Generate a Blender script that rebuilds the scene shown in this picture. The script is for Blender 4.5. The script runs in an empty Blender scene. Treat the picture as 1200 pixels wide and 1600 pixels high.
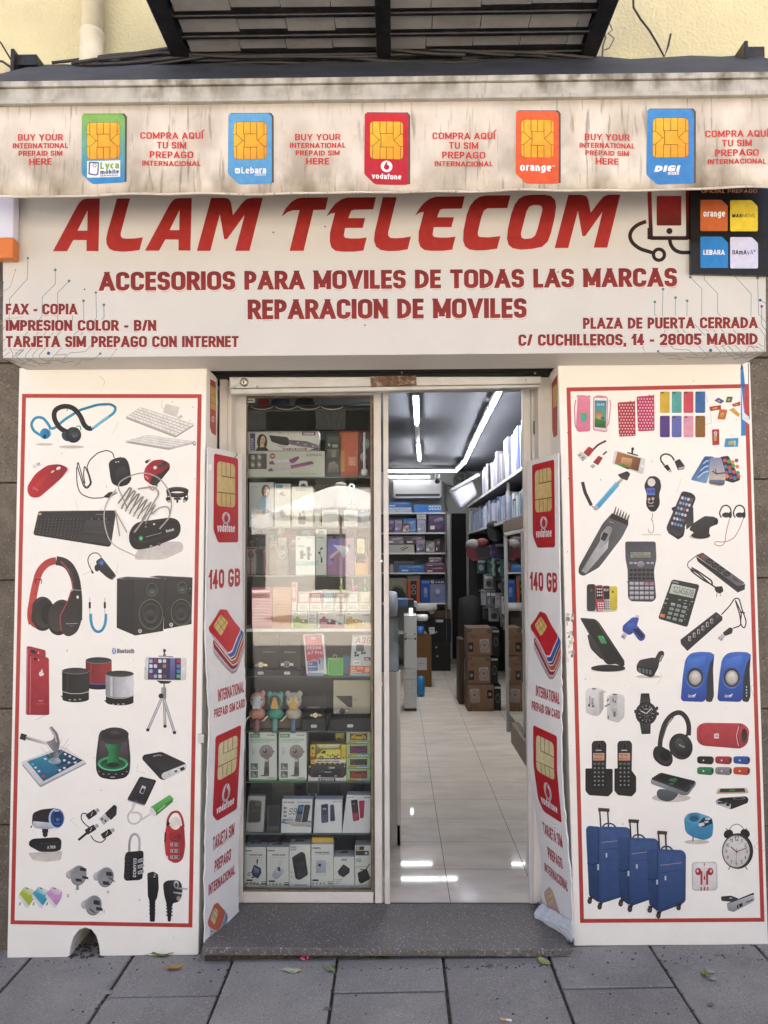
import bpy,bmesh,math,random
from mathutils import Vector,Matrix,noise
S=bpy.context.scene
COL=S.collection
rad=math.radians
rnd=random.Random(11)
F=1202.0
CAM=Vector((0.0,-3.08,1.59))
cd=bpy.data.cameras.new('camera')
cam=bpy.data.objects.new('camera',cd)
COL.objects.link(cam)
cd.sensor_fit='VERTICAL'
cd.sensor_height=36.0
cd.lens=F/1600.0*36.0
cd.clip_start=0.05
cd.clip_end=400.0
M3=Matrix.Rotation(rad(0.86),3,'Z')@ Matrix.Rotation(rad(93.33),3,'X')@ Matrix.Rotation(rad(-0.2),3,'Z')
cam.matrix_world=Matrix.Translation(CAM)@ M3.to_4x4()
S.camera=cam
S.view_settings.view_transform='Standard'
S.view_settings.look='None'
S.view_settings.gamma=1.0
S.view_settings.use_curve_mapping=False
S.view_settings.exposure=2.8
SUN_EL,SUN_AZ=58.0,14.0
wd=bpy.data.worlds.new('World')
S.world=wd
wd.use_nodes=True
bg=wd.node_tree.nodes['Background']
sky=wd.node_tree.nodes.new('ShaderNodeTexSky')
sky.sky_type='NISHITA'
sky.sun_disc=False
sky.sun_elevation=rad(SUN_EL)
sky.sun_rotation=rad(SUN_AZ)
sky.air_density=0.45
sky.dust_density=6.0
sky.ozone_density=0.6
bg.inputs['Strength'].default_value=0.11
wd.node_tree.links.new(sky.outputs[0],bg.inputs['Color'])
sl=bpy.data.lights.new('sun','SUN')
sl.energy=5.0
sl.angle=rad(0.5)
sl.color=(1.0,0.95,0.87)
sun=bpy.data.objects.new('sun',sl)
COL.objects.link(sun)
_sd=Vector((math.sin(rad(SUN_AZ))*math.cos(rad(SUN_EL)),math.cos(rad(SUN_AZ))*math.cos(rad(SUN_EL)),math.sin(rad(SUN_EL))))
sun.rotation_euler=_sd.to_track_quat('Z','Y').to_euler()
sun.location=_sd*40
def ray(px,py):
 return M3 @ Vector(((px-600.0)/F,-(py-800.0)/F,-1.0))
def P(px,py,Y):
 d=ray(px,py)
 return CAM+d*((Y-CAM.y)/d.y)
def PZ(px,py,z):
 d=ray(px,py)
 return CAM+d*((z-CAM.z)/d.z)
def PX(px,py,x):
 d=ray(px,py)
 return CAM+d*((x-CAM.x)/d.x)
def lin(v):
 return v/12.92 if v <= 0.04045 else ((v+0.055)/1.055)** 2.4
def H(h,g=1.0):
 return tuple(lin(int(h[i:i+2],16)/255.0)*g for i in (0,2,4))
def mat(name,col,rough=0.6,metal=0.0,var=0.0,scale=8.0,bump=0.0,bscale=60.0,spec=0.5,dirt=None,dirt_scale=2.0,dirt_amt=0.5,stretch=(1,1,1),emit=None,strength=0.0):
 m=bpy.data.materials.new(name)
 m.use_nodes=True
 nt=m.node_tree
 b=nt.nodes['Principled BSDF']
 if isinstance(col,str):
  col=H(col)
 b.inputs['Roughness'].default_value=rough
 b.inputs['Metallic'].default_value=metal
 b.inputs['Specular IOR Level'].default_value=spec
 tc=nt.nodes.new('ShaderNodeTexCoord')
 mp=nt.nodes.new('ShaderNodeMapping')
 mp.inputs['Scale'].default_value=stretch
 nt.links.new(tc.outputs['Object'],mp.inputs[0])
 out=None
 if var>0:
  n=nt.nodes.new('ShaderNodeTexNoise')
  n.inputs['Scale'].default_value=scale
  n.inputs['Detail'].default_value=6.0
  nt.links.new(mp.outputs[0],n.inputs[0])
  r=nt.nodes.new('ShaderNodeValToRGB')
  r.color_ramp.elements[0].position=0.3
  r.color_ramp.elements[1].position=0.7
  r.color_ramp.elements[0].color=(*[c*(1-var) for c in col],1)
  r.color_ramp.elements[1].color=(*[min(1,c*(1+var)) for c in col],1)
  nt.links.new(n.outputs[0],r.inputs[0])
  out=r.outputs[0]
 if dirt is not None:
  if isinstance(dirt,str):
   dirt=H(dirt)
  n=nt.nodes.new('ShaderNodeTexNoise')
  n.inputs['Scale'].default_value=dirt_scale
  n.inputs['Detail'].default_value=9.0
  n.inputs['Roughness'].default_value=0.7
  nt.links.new(mp.outputs[0],n.inputs[0])
  r=nt.nodes.new('ShaderNodeValToRGB')
  r.color_ramp.elements[0].position=0.5
  r.color_ramp.elements[1].position=0.78
  r.color_ramp.elements[0].color=(0,0,0,1)
  r.color_ramp.elements[1].color=(dirt_amt,)*3+(1,)
  nt.links.new(n.outputs[0],r.inputs[0])
  x=nt.nodes.new('ShaderNodeMix')
  x.data_type='RGBA'
  nt.links.new(r.outputs[0],x.inputs[0])
  if out is not None:
   nt.links.new(out,x.inputs[6])
  else:
   x.inputs[6].default_value=(*col,1)
  x.inputs[7].default_value=(*dirt,1)
  out=x.outputs[2]
 if out is not None:
  nt.links.new(out,b.inputs['Base Color'])
 else:
  b.inputs['Base Color'].default_value=(*col,1)
 if bump>0:
  n=nt.nodes.new('ShaderNodeTexNoise')
  n.inputs['Scale'].default_value=bscale
  n.inputs['Detail'].default_value=5.0
  nt.links.new(mp.outputs[0],n.inputs[0])
  bp=nt.nodes.new('ShaderNodeBump')
  bp.inputs['Strength'].default_value=bump
  bp.inputs['Distance'].default_value=0.01
  nt.links.new(n.outputs[0],bp.inputs['Height'])
  nt.links.new(bp.outputs[0],b.inputs['Normal'])
 if emit is not None:
  b.inputs['Emission Color'].default_value=(*emit,1)
  b.inputs['Emission Strength'].default_value=strength
 return m
INKG=0.8
ink_mat=bpy.data.materials.new('printed_ink')
ink_mat.use_nodes=True
_nt=ink_mat.node_tree
_at=_nt.nodes.new('ShaderNodeVertexColor')
_at.layer_name='ink'
_nz=_nt.nodes.new('ShaderNodeTexNoise')
_nz.inputs['Scale'].default_value=45.0
_nz.inputs['Detail'].default_value=6.0
_tc=_nt.nodes.new('ShaderNodeTexCoord')
_nt.links.new(_tc.outputs['Object'],_nz.inputs[0])
_rp=_nt.nodes.new('ShaderNodeMapRange')
_rp.inputs[1].default_value=0.3
_rp.inputs[2].default_value=0.7
_rp.inputs[3].default_value=0.88
_rp.inputs[4].default_value=1.08
_nt.links.new(_nz.outputs[0],_rp.inputs[0])
_mx=_nt.nodes.new('ShaderNodeMix')
_mx.data_type='RGBA'
_mx.blend_type='MULTIPLY'
_mx.inputs[0].default_value=1.0
_nt.links.new(_at.outputs[0],_mx.inputs[6])
_nt.links.new(_rp.outputs[0],_mx.inputs[7])
_pb=_nt.nodes['Principled BSDF']
_nt.links.new(_mx.outputs[2],_pb.inputs['Base Color'])
_pb.inputs['Roughness'].default_value=0.42
_pb.inputs['Specular IOR Level'].default_value=0.35
def tag(o,label=None,cat=None,group=None,kind=None):
 if label:o['label']=label
 if cat:o['category']=cat
 if group:o['group']=group
 if kind:o['kind']=kind
 return o
def thing(name,label,cat,loc=(0,0,0),group=None):
 o=bpy.data.objects.new(name,None)
 o.empty_display_size=0.05
 COL.objects.link(o)
 o.location=loc
 return tag(o,label,cat,group)
def attach(o,parent):
 if parent is not None:
  o.parent=parent
  o.matrix_parent_inverse=Matrix.Translation(-parent.location) if parent.parent is None else (Matrix.Translation(-parent.location) if parent.type == 'EMPTY' else Matrix.Identity(4))
class MB:
 """collects geometry in world coordinates"""
 def __init__(s):
  s.v,s.f,s.m,s.sm=[],[],[],[]
  s.cur=0
  s.smooth=False
 def face(s,idx):
  s.f.append(idx);s.m.append(s.cur);s.sm.append(s.smooth)
 def add(s,pts,faces):
  o=len(s.v)
  s.v.extend(Vector(p) for p in pts)
  for f in faces:
   s.face([o+i for i in f])
 def box(s,x0,x1,y0,y1,z0,z1):
  p=[(x0,y0,z0),(x1,y0,z0),(x1,y1,z0),(x0,y1,z0),(x0,y0,z1),(x1,y0,z1),(x1,y1,z1),(x0,y1,z1)]
  s.add(p,[(0,3,2,1),(4,5,6,7),(0,1,5,4),(1,2,6,5),(2,3,7,6),(3,0,4,7)])
  return s
 def hexa(s,a,b):
  """a: 4 points front, b: 4 points back (same order)"""
  s.add(list(a)+list(b),[(0,1,2,3),(7,6,5,4),(0,4,5,1),(1,5,6,2),(2,6,7,3),(3,7,4,0)])
  return s
 def prism(s,pts,d):
  """extrude polygon pts (world) by vector d"""
  n=len(pts)
  d=Vector(d)
  q=[Vector(p) for p in pts]
  s.add(q+[p+d for p in q],[tuple(range(n)),tuple(range(2*n-1,n-1,-1))]+[(i,i+n,(i+1)% n+n,(i+1)% n) for i in range(n)])
  return s
 def pp(s,px,Y,d):
  """prism from photo-pixel outline on the plane Y, going d deep"""
  return s.prism([P(x,y,Y) for x,y in px],(0,d,0))
 def tube(s,pts,r,n=8,cap=True,r2=None):
  pts=[Vector(p) for p in pts]
  o=len(s.v)
  k=len(pts)
  prev=None
  for i,p in enumerate(pts):
   t=(pts[min(i+1,k-1)]-pts[max(i-1,0)])
   if t.length<1e-9:t=Vector((0,0,1))
   t.normalize()
   if prev is None:
    a=t.orthogonal().normalized()
   else:
    a=(prev-t*prev.dot(t))
    a=a.normalized() if a.length>1e-6 else t.orthogonal().normalized()
   prev=a
   b=t.cross(a)
   rr=r if r2 is None else r+(r2-r)*i/max(1,k-1)
   for j in range(n):
    an=2*math.pi*j/n
    s.v.append(p+(a*math.cos(an)+b*math.sin(an))*rr)
  sm,s.smooth=s.smooth,True
  for i in range(k-1):
   for j in range(n):
    s.face([o+i*n+j,o+i*n+(j+1)% n,o+(i+1)*n+(j+1)% n,o+(i+1)*n+j])
  s.smooth=sm
  if cap:
   s.face([o+j for j in range(n)][::-1])
   s.face([o+(k-1)*n+j for j in range(n)])
  return s
 def lathe(s,c,prof,axis='z',n=20,sx=1.0):
  """prof: (radius, height) pairs round axis through c"""
  c=Vector(c)
  o=len(s.v)
  for r,h in prof:
   for j in range(n):
    a=2*math.pi*j/n
    u,w=r*math.cos(a)*sx,r*math.sin(a)
    s.v.append(c+(Vector((u,w,h)) if axis == 'z' else Vector((u,h,w)) if axis == 'y' else Vector((h,u,w))))
  sm,s.smooth=s.smooth,True
  for i in range(len(prof)-1):
   for j in range(n):
    s.face([o+i*n+j,o+i*n+(j+1)% n,o+(i+1)*n+(j+1)% n,o+(i+1)*n+j])
  s.smooth=sm
  s.face([o+j for j in range(n)][::-1])
  s.face([o+(len(prof)-1)*n+j for j in range(n)])
  return s
 def ball(s,c,rx,ry,rz,nu=12,nv=8):
  c=Vector(c)
  o=len(s.v)
  sm,s.smooth=s.smooth,True
  for i in range(nv+1):
   t=math.pi*i/nv
   for j in range(nu):
    a=2*math.pi*j/nu
    s.v.append(c+Vector((rx*math.sin(t)*math.cos(a),ry*math.sin(t)*math.sin(a),rz*math.cos(t))))
  for i in range(nv):
   for j in range(nu):
    s.face([o+i*nu+j,o+i*nu+(j+1)% nu,o+(i+1)*nu+(j+1)% nu,o+(i+1)*nu+j])
  s.smooth=sm
  return s
 def build(s,name,mats,parent=None,bevel=0.0,origin=None):
  me=bpy.data.meshes.new(name)
  if origin is None and parent is None and s.v:
   lo=[min(v[k] for v in s.v) for k in range(3)]
   hi=[max(v[k] for v in s.v) for k in range(3)]
   origin=Vector(((lo[0]+hi[0])/2,(lo[1]+hi[1])/2,lo[2]))
  o0=Vector(origin) if origin is not None else Vector((0,0,0))
  me.from_pydata([tuple(v-o0) for v in s.v],[],s.f)
  mats=mats if isinstance(mats,(list,tuple)) else [mats]
  for m in mats:
   me.materials.append(m)
  for p,mi,sm in zip(me.polygons,s.m,s.sm):
   p.material_index=mi
   p.use_smooth=sm
  me.validate()
  bm=bmesh.new();bm.from_mesh(me)
  bmesh.ops.recalc_face_normals(bm,faces=bm.faces)
  bm.to_mesh(me);bm.free()
  o=bpy.data.objects.new(name,me)
  COL.objects.link(o)
  o.location=o0
  if parent is not None:
   o.parent=parent
   o.location=o0
   wl=world_loc(parent)
   o.location=o0-wl
  if bevel>0:
   b=o.modifiers.new('bevel','BEVEL')
   b.width=bevel
   b.segments=2
   b.limit_method='ANGLE'
   b.angle_limit=rad(40)
  return o
def world_loc(o):
 v=Vector((0,0,0))
 while o is not None:
  v += o.location
  o=o.parent
 return v
def fillet(pts,r,n=5):
 closed=(Vector(pts[0])-Vector(pts[-1])).length<1e-6
 q=[Vector(p) for p in pts]
 if r <= 0:
  return q,closed
 out=[]
 m=len(q)
 rng=range(m-1) if closed else range(m)
 for i in rng:
  if not closed and i in (0,m-1):
   out.append(q[i]);continue
  a,b,c=q[i-1] if i>0 else q[m-2],q[i],q[i+1]
  u,w=a-b,c-b
  if u.length<1e-9 or w.length<1e-9:continue
  d=min(r,u.length*0.499 if (closed or i>1) else u.length*0.98,w.length*0.499 if (closed or i<m-2) else w.length*0.98)
  p0,p1=b+u.normalized()*d,b+w.normalized()*d
  for k in range(n+1):
   t=k/n
   out.append(p0*(1-t)** 2+b*2*t*(1-t)+p1*t*t)
 if closed:
  out.append(out[0].copy())
 return out,closed
def strip(pts,w,closed=False,ext=0.0):
 """quads of a polyline of width w"""
 q=[pts[0]]
 for p in pts[1:]:
  if (p-q[-1]).length>1e-6:q.append(p)
 if len(q)<2:return []
 if not closed and ext:
  q[0]=q[0]-(q[1]-q[0]).normalized()*ext
  q[-1]=q[-1]+(q[-1]-q[-2]).normalized()*ext
 L,Rr=[],[]
 k=len(q)
 for i in range(k):
  if closed:
   a=q[i-1] if i>0 else q[k-2]
   c=q[i+1] if i<k-1 else q[1]
  else:
   a=q[i-1] if i>0 else None
   c=q[i+1] if i<k-1 else None
  d1=(q[i]-a).normalized() if a is not None else None
  d2=(c-q[i]).normalized() if c is not None else None
  if d1 is None:d1=d2
  if d2 is None:d2=d1
  t=d1+d2
  if t.length<0.3:t=d2.copy()
  t.normalize()
  nrm=Vector((-t.y,t.x))
  c0=max(0.45,abs(nrm.dot(Vector((-d2.y,d2.x)))))
  L.append(q[i]+nrm*(w/2/c0));Rr.append(q[i]-nrm*(w/2/c0))
 return [[L[i],L[i+1],Rr[i+1],Rr[i]] for i in range(k-1)]
def clip_half(pts,ax,lim,keep_below):
 out=[]
 n=len(pts)
 ins=lambda p:p[ax]<= lim if keep_below else p[ax]>= lim
 for i in range(n):
  a,b=pts[i],pts[(i+1)% n]
  if ins(a):out.append(a)
  if ins(a)!= ins(b):
   t=(lim-a[ax])/(b[ax]-a[ax])
   out.append(a+(b-a)*t)
 return out
_G={
'A':(.72,"0,0 .5,1;1,0 .5,1;.18,.27 .82,.27"),'B':(.6,"0,0 0,1;0,1 1,1 1,.52 0,.52~.24;0,.52 1,.52 1,0 0,0~.26"),
'C':(.62,"1,.7 1,1 0,1 0,0 1,0 1,.3~.4"),'D':(.64,"0,0 0,1;0,1 1,1 1,0 0,0~.42"),'E':(.5,"1,1 0,1 0,0 1,0;0,.52 .9,.52"),
'F':(.48,"1,1 0,1 0,0;0,.5 .85,.5"),'G':(.64,"1,.76 1,1 0,1 0,0 1,0 1,.46~.4;1,.44 .6,.44"),'H':(.62,"0,0 0,1;1,0 1,1;0,.5 1,.5"),
'I':(0,"0,0 0,1"),'J':(.42,"1,1 1,0 0,0 0,.25~.35"),'K':(.62,"0,0 0,1;1,1 .05,.42;.3,.55 1,0"),'L':(.46,"0,1 0,0 1,0"),
'M':(.8,"0,0 0,1;1,0 1,1;0,1 .5,.12;1,1 .5,.12"),'N':(.64,"0,0 0,1;1,0 1,1;0,1 1,0"),'O':(.66,"0,.5 0,1 1,1 1,0 0,0 0,.5~.45"),
'P':(.56,"0,0 0,1;0,1 1,1 1,.42 0,.42~.26"),'Q':(.66,"0,.5 0,1 1,1 1,0 0,0 0,.5~.45;.6,.25 1,-.05"),'R':(.6,"0,0 0,1;0,1 1,1 1,.46 0,.46~.25;.55,.46 1,0"),
'S':(.58,"1,.76 1,1 0,1 0,.52 1,.52 1,0 0,0 0,.27~.24"),'T':(.58,"0,1 1,1;.5,0 .5,1"),'U':(.62,"0,1 0,0 1,0 1,1~.4"),
'V':(.68,"0,1 .5,0;1,1 .5,0"),'W':(.95,"0,1 .25,0;.5,.9 .25,0;.5,.9 .75,0;1,1 .75,0"),'X':(.64,"0,0 1,1;0,1 1,0"),
'Y':(.64,"0,1 .5,.42;1,1 .5,.42;.5,0 .5,.45"),'Z':(.56,"0,1 1,1 0,0 1,0"),
'0':(.6,"0,.5 0,1 1,1 1,0 0,0 0,.5~.45"),'1':(.34,"1,0 1,1;1,.97 0,.72"),'2':(.58,"0,.72 0,1 1,1 1,.5 0,0~.28;0,0 1,0"),
'3':(.52,"0,.76 0,1 1,1 1,.52 .35,.52~.24;.35,.52 1,.52 1,0 0,0 0,.24~.24"),'4':(.56,"1,.25 0,.25 .7,1;.7,0 .7,1"),
'5':(.58,"1,1 .05,1 .05,.56;.05,.58 1,.58 1,0 0,0 0,.22~.26"),'6':(.52,"1,.8 1,1 0,1 0,0 1,0 1,.55 0,.55~.26"),'7':(.5,"0,1 1,1 .3,0"),
'8':(.62,"0,.52 0,1 1,1 1,.52 0,.52~.24;0,.52 1,.52 1,0 0,0 0,.52~.24"),'9':(.52,"0,.2 0,0 1,0 1,1 0,1 0,.45 1,.45~.26"),
'-':(.34,"0,.38 1,.38"),'/':(.4,"0,0 1,1"),',':(0,"0,-.16 0,.02"),'.':(0,"0,0 0,.02"),'+':(.4,".5,.15 .5,.75;0,.45 1,.45"),'*':(.3,".5,.6 .5,1;0,.7 1,.9;0,.9 1,.7"),
"'":(0,"0,.75 0,1"),':':(0,"0,.05 0,.07;0,.55 0,.57"),'=':(.4,"0,.3 1,.3;0,.55 1,.55"),
'a':(.48,"0,.68 .2,.7 1,.7 1,0~.22;1,.38 0,.38 0,0 1,0~.17"),'b':(.52,"0,0 0,1;0,.7 1,.7 1,0 0,0~.28"),'c':(.46,"1,.7 0,.7 0,0 1,0~.28"),
'd':(.52,"1,0 1,1;1,.7 0,.7 0,0 1,0~.28"),'e':(.52,"0,.36 1,.36 1,.7 0,.7 0,0 1,0~.26"),'f':(.34,"1,1 .4,1 .4,0~.25;0,.68 1,.68"),
'g':(.52,"1,.7 1,-.28 0,-.28~.25;1,.7 0,.7 0,0 1,0~.28"),'h':(.5,"0,0 0,1;0,.7 1,.7 1,0~.28"),'i':(0,"0,0 0,.68;0,.95 0,1"),
'j':(.1,"1,.7 1,-.25 0,-.28~.15;1,.95 1,1"),'k':(.48,"0,0 0,1;1,.7 .05,.28;.3,.4 1,0"),'l':(0,"0,0 0,1"),'m':(.82,"0,0 0,.7;0,.7 .5,.7 .5,0~.2;.5,.7 1,.7 1,0~.2"),
'n':(.5,"0,0 0,.7;0,.7 1,.7 1,0~.28"),'o':(.54,"0,.35 0,.7 1,.7 1,0 0,0 0,.35~.3"),'p':(.52,"0,-.3 0,.7;0,.7 1,.7 1,0 0,0~.28"),'q':(.52,"1,-.3 1,.7;1,.7 0,.7 0,0 1,0~.28"),
'r':(.34,"0,0 0,.7;0,.45 .1,.7 1,.7~.2"),'s':(.44,"1,.66 1,.7 0,.7 0,.36 1,.36 1,0 0,0 0,.05~.16"),'t':(.34,"0,.7 1,.7;.35,1 .35,0 1,0~.2"),
'u':(.5,"0,.7 0,0 1,0 1,.2~.28;1,0 1,.7"),'v':(.52,"0,.7 .5,0;1,.7 .5,0"),'w':(.76,"0,.7 .25,0;.5,.65 .25,0;.5,.65 .75,0;1,.7 .75,0"),'x':(.5,"0,0 1,.7;0,.7 1,0"),
'y':(.52,"0,.7 .5,.05;1,.7 .35,-.28"),'z':(.46,"0,.7 1,.7 0,0 1,0"),'I1':(.3,"0,0 0,1;.2,1.2 1,1.34"),
}
GL={}
NOEXT_INV=set('BDJPRUabdfghjmnpqrtu017')
for k_,(w_,s_) in _G.items():
 st=[]
 for part in s_.split(';'):
  r_=0.0
  if '~' in part:
   part,r_=part.split('~');r_=float(r_)
  st.append(([tuple(map(float,a.split(','))) for a in part.split()],r_))
 GL[k_]=(w_,st)
def layout(txt,t,gap,space=.34,cond=1.0):
 x=0.0
 out=[]
 for ch in txt:
  if ch == ' ':
   x += space;continue
  key='I1' if ch == 'Í' else ch
  w,st=GL[key]
  w *= cond
  ww=max(w,t) if key != 'I1' else t
  out.append((key,x,w))
  x += ww+gap
 return out,x-gap
class Ink:
 EPS=5e-5
 def __init__(s,mp,T=None,L=1.0):
  s.mp=mp
  s.T=T
  s.L=L
  s.v,s.f,s.c=[],[],[]
  s.rot=None
 def raw(s,pts,cols,L):
  o=len(s.v)
  for p in pts:
   x,y=p[0],p[1]
   if s.T:x,y=s.T(x,y)
   s.v.append(s.mp(x,y,L*s.EPS))
  s.f.append(list(range(o,o+len(pts))))
  s.c.append(cols)
 def poly(s,pts,c,c2=None,ax='y',L=None):
  if L is None:
   s.L += 1.0;L=s.L
  pts=[Vector((p[0],p[1])) for p in pts]
  a=H(c,INKG) if isinstance(c,str) else c
  if c2 is None:
   cols=[a]*len(pts)
  else:
   b=H(c2,INKG)
   g=(lambda p:p.x) if ax == 'x' else (lambda p:p.y) if ax == 'y' else (lambda p:p.x+p.y) if ax == 'd' else (lambda p:p.x-p.y)
   vals=[g(p) for p in pts]
   lo,hi=min(vals),max(vals)
   cols=[tuple(a[k]+(b[k]-a[k])*(v-lo)/max(1e-6,hi-lo) for k in range(3)) for v in vals]
  s.raw(pts,cols,L)
  return s
 def ell(s,cx,cy,rx,ry,c,c2=None,ax='y',rot=0.0,n=28):
  ca,sa=math.cos(rad(rot)),math.sin(rad(rot))
  return s.poly([(cx+rx*math.cos(a)*ca-ry*math.sin(a)*sa,cy+rx*math.cos(a)*sa+ry*math.sin(a)*ca) for a in (2*math.pi*i/n for i in range(n))],c,c2,ax)
 def rr(s,x0,y0,x1,y1,r,c,c2=None,ax='y',rot=0.0,cut=None):
  pts=[(x0,y0),(x1,y0),(x1,y1),(x0,y1)]
  return s.rpoly(pts,r,c,c2,ax,rot)
 def rpoly(s,pts,r,c,c2=None,ax='y',rot=0.0):
  q,_=fillet(list(pts)+[pts[0]],r,4)
  q=q[:-1]
  if rot:
   cx=sum(p[0] for p in pts)/len(pts);cy=sum(p[1] for p in pts)/len(pts)
   ca,sa=math.cos(rad(rot)),math.sin(rad(rot))
   q=[(cx+(p[0]-cx)*ca-(p[1]-cy)*sa,cy+(p[0]-cx)*sa+(p[1]-cy)*ca) for p in q]
  return s.poly(q,c,c2,ax)
 def rect(s,x0,y0,x1,y1,c,c2=None,ax='y'):
  return s.poly([(x0,y0),(x1,y0),(x1,y1),(x0,y1)],c,c2,ax)
 def line(s,pts,w,c,r=0.0,closed=False,c2=None):
  pts=list(pts)
  if closed and pts[0]!= pts[-1]:pts.append(pts[0])
  q,cl=fillet(pts,r,6)
  s.L += 1.0
  qs=strip(q,w,closed)
  a=H(c,INKG)
  b=H(c2,INKG) if c2 else a
  m=max(1,len(qs))
  for i,quad in enumerate(qs):
   c0=tuple(a[k]+(b[k]-a[k])*i/m for k in range(3));c1=tuple(a[k]+(b[k]-a[k])*(i+1)/m for k in range(3))
   s.raw(quad,[c0,c1,c1,c0],s.L+(i % 2)*0.5)
  return s
 def ring(s,cx,cy,rx,ry,w,c,a0=0,a1=360,rot=0.0,n=26,c2=None):
  ca,sa=math.cos(rad(rot)),math.sin(rad(rot))
  pts=[]
  for i in range(n+1):
   a=rad(a0+(a1-a0)*i/n)
   x,y=rx*math.cos(a),ry*math.sin(a)
   pts.append((cx+x*ca-y*sa,cy+x*sa+y*ca))
  return s.line(pts,w,c,0,abs(a1-a0)>= 360,c2)
 def text(s,txt,x,y,h,c,t=.16,W=None,sx=1.0,gap=.12,slant=0.0,rot=0.0,align='l',c2=None,space=.34,cond=1.0):
  """x, y: baseline start (or centre / end) in the space of this print; h: capital height"""
  lay,tot=layout(txt,t,gap,space,cond)
  if W is not None:
   sx=W/(tot*h)
  off={'l':0.0,'c':-tot*h*sx/2,'r':-tot*h*sx}[align]
  ca,sa=math.cos(rad(rot)),math.sin(rad(rot))
  a=H(c,INKG)
  b=H(c2,INKG) if c2 else a
  s.L += 1.0
  base=s.L
  for key,gx,w in lay:
   ww=max(w,t)
   for si,(pts,r) in enumerate(GL[key][1]):
    q=[(t/2+p[0]*max(0.0,ww-t),t/2+p[1]*(1-t)) for p in pts]
    if key == 'I1' and si == 1:
     q=[(t/2,1.12),(t/2+.16,1.3)]
    fl,closed=fillet([(p[0],p[1]) for p in q],r,4)
    ymin=min(0.0,min(p[1] for p in q)-t/2)
    ymax=max(p[1] for p in q)+t/2
    straight=len(pts)== 2
    diag=straight and abs(pts[0][0]-pts[1][0])>1e-3 and abs(pts[0][1]-pts[1][1])>1e-3
    for i,quad in enumerate(strip(fl,t,closed,0 if closed else (t if diag else t/2 if r == 0 or key in NOEXT_INV else 0))):
     if diag:
      lo_=min(p[1] for p in q)-t/2;hi_=ymax
      quad=clip_half(clip_half(quad,1,lo_,False),1,hi_,True)
      if len(quad)<3:continue
     out,cols=[],[]
     for p in quad:
      X=(gx+p[0]+slant*p[1])*h*sx+off
      Y=-p[1]*h
      out.append((x+X*ca-Y*sa,y+X*sa+Y*ca))
      k=min(1.0,max(0.0,p[1]))
      cols.append(tuple(b[n_]+(a[n_]-b[n_])*k for n_ in range(3)))
     s.raw(out,cols,base+si*0.7+(i % 2)*0.3)
  s.L=base+3.0
  return s
 def build(s,name,parent=None,label=None):
  me=bpy.data.meshes.new(name)
  wl=world_loc(parent) if parent is not None else Vector((0,0,0))
  me.from_pydata([tuple(v-wl) for v in s.v],[],s.f)
  me.materials.append(ink_mat)
  at=me.color_attributes.new('ink','FLOAT_COLOR','CORNER')
  i=0
  for cols in s.c:
   for c in cols:
    at.data[i].color=(c[0],c[1],c[2],1.0)
    i += 1
  o=bpy.data.objects.new(name,me)
  COL.objects.link(o)
  if parent is not None:o.parent=parent
  if label:o['label']=label
  return o
def on_plane(Y):
 return lambda x,y,d:P(x,y,Y-d)
M={}
M['white_paint']=mat('white_paint','e2dcd2',0.5,var=.05,scale=5,dirt='6b6051',dirt_scale=4,dirt_amt=.25,bump=.05,bscale=80)
M['panel']=mat('panel_paper',(.81,.775,.70),0.5,var=.035,scale=3,dirt=(.42,.37,.30),dirt_scale=3.0,dirt_amt=.22)
M['fascia']=mat('fascia_vinyl',(.575,.552,.505),0.45,var=.03,scale=2.5,dirt=(.45,.40,.34),dirt_scale=2.2,dirt_amt=.28)
M['black']=mat('black_plastic',(.012,.012,.013),0.45)
M['dark_iron']=mat('dark_iron',(.012,.013,.015),0.42,var=.4,scale=30,dirt=(.10,.06,.04),dirt_scale=14,dirt_amt=.5,bump=.25,bscale=90)
M['steel']=mat('steel',(.55,.54,.52),0.35,0.9)
M['chrome']=mat('chrome',(.8,.8,.8),0.12,1.0)
M['gold']=mat('gold',(.75,.52,.18),0.25,1.0)
M['alu']=mat('aluminium',(.52,.51,.48),0.45,0.35,var=.08,scale=10,dirt=(.22,.19,.15),dirt_scale=6,dirt_amt=.5)
# ================================================================== GROUND
def gz(x):
 a,b=P(160,1494,0),P(1050,1477,0)
 return a.z+(b.z-a.z)*(x-a.x)/(b.x-a.x)
GZ0=gz(0.0)
def speckle(name,base,dark,light,rough,sc=260.0,big=3.0,bigamt=.35,stain=(.10,.095,.09)):
 m=mat(name,base,rough,var=.18,scale=big,dirt=stain,dirt_scale=1.6,dirt_amt=bigamt,bump=.25,bscale=180)
 nt=m.node_tree
 b=nt.nodes['Principled BSDF']
 src=b.inputs['Base Color'].links[0].from_socket
 tc=[n for n in nt.nodes if n.type == 'TEX_COORD'][0]
 for sc_,col,lo,hi in ((sc,light,.60,.70),(sc*.8,dark,.60,.72)):
  n=nt.nodes.new('ShaderNodeTexNoise');n.inputs['Scale'].default_value=sc_;n.inputs['Detail'].default_value=2.0
  mp=nt.nodes.new('ShaderNodeMapping');mp.inputs['Location'].default_value=(sc_*.01,3.1,0.7)
  nt.links.new(tc.outputs['Object'],mp.inputs[0]);nt.links.new(mp.outputs[0],n.inputs[0])
  r=nt.nodes.new('ShaderNodeMapRange');r.inputs[1].default_value=lo;r.inputs[2].default_value=hi
  nt.links.new(n.outputs[0],r.inputs[0])
  x=nt.nodes.new('ShaderNodeMix');x.data_type='RGBA'
  nt.links.new(r.outputs[0],x.inputs[0]);nt.links.new(src,x.inputs[6]);x.inputs[7].default_value=(*col,1)
  src=x.outputs[2]
 nt.links.new(src,b.inputs['Base Color'])
 return m
M['slab']=speckle('paving_granite',(.235,.218,.192),(.11,.10,.095),(.43,.41,.39),.8,sc=210,big=4,bigamt=.5)
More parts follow.
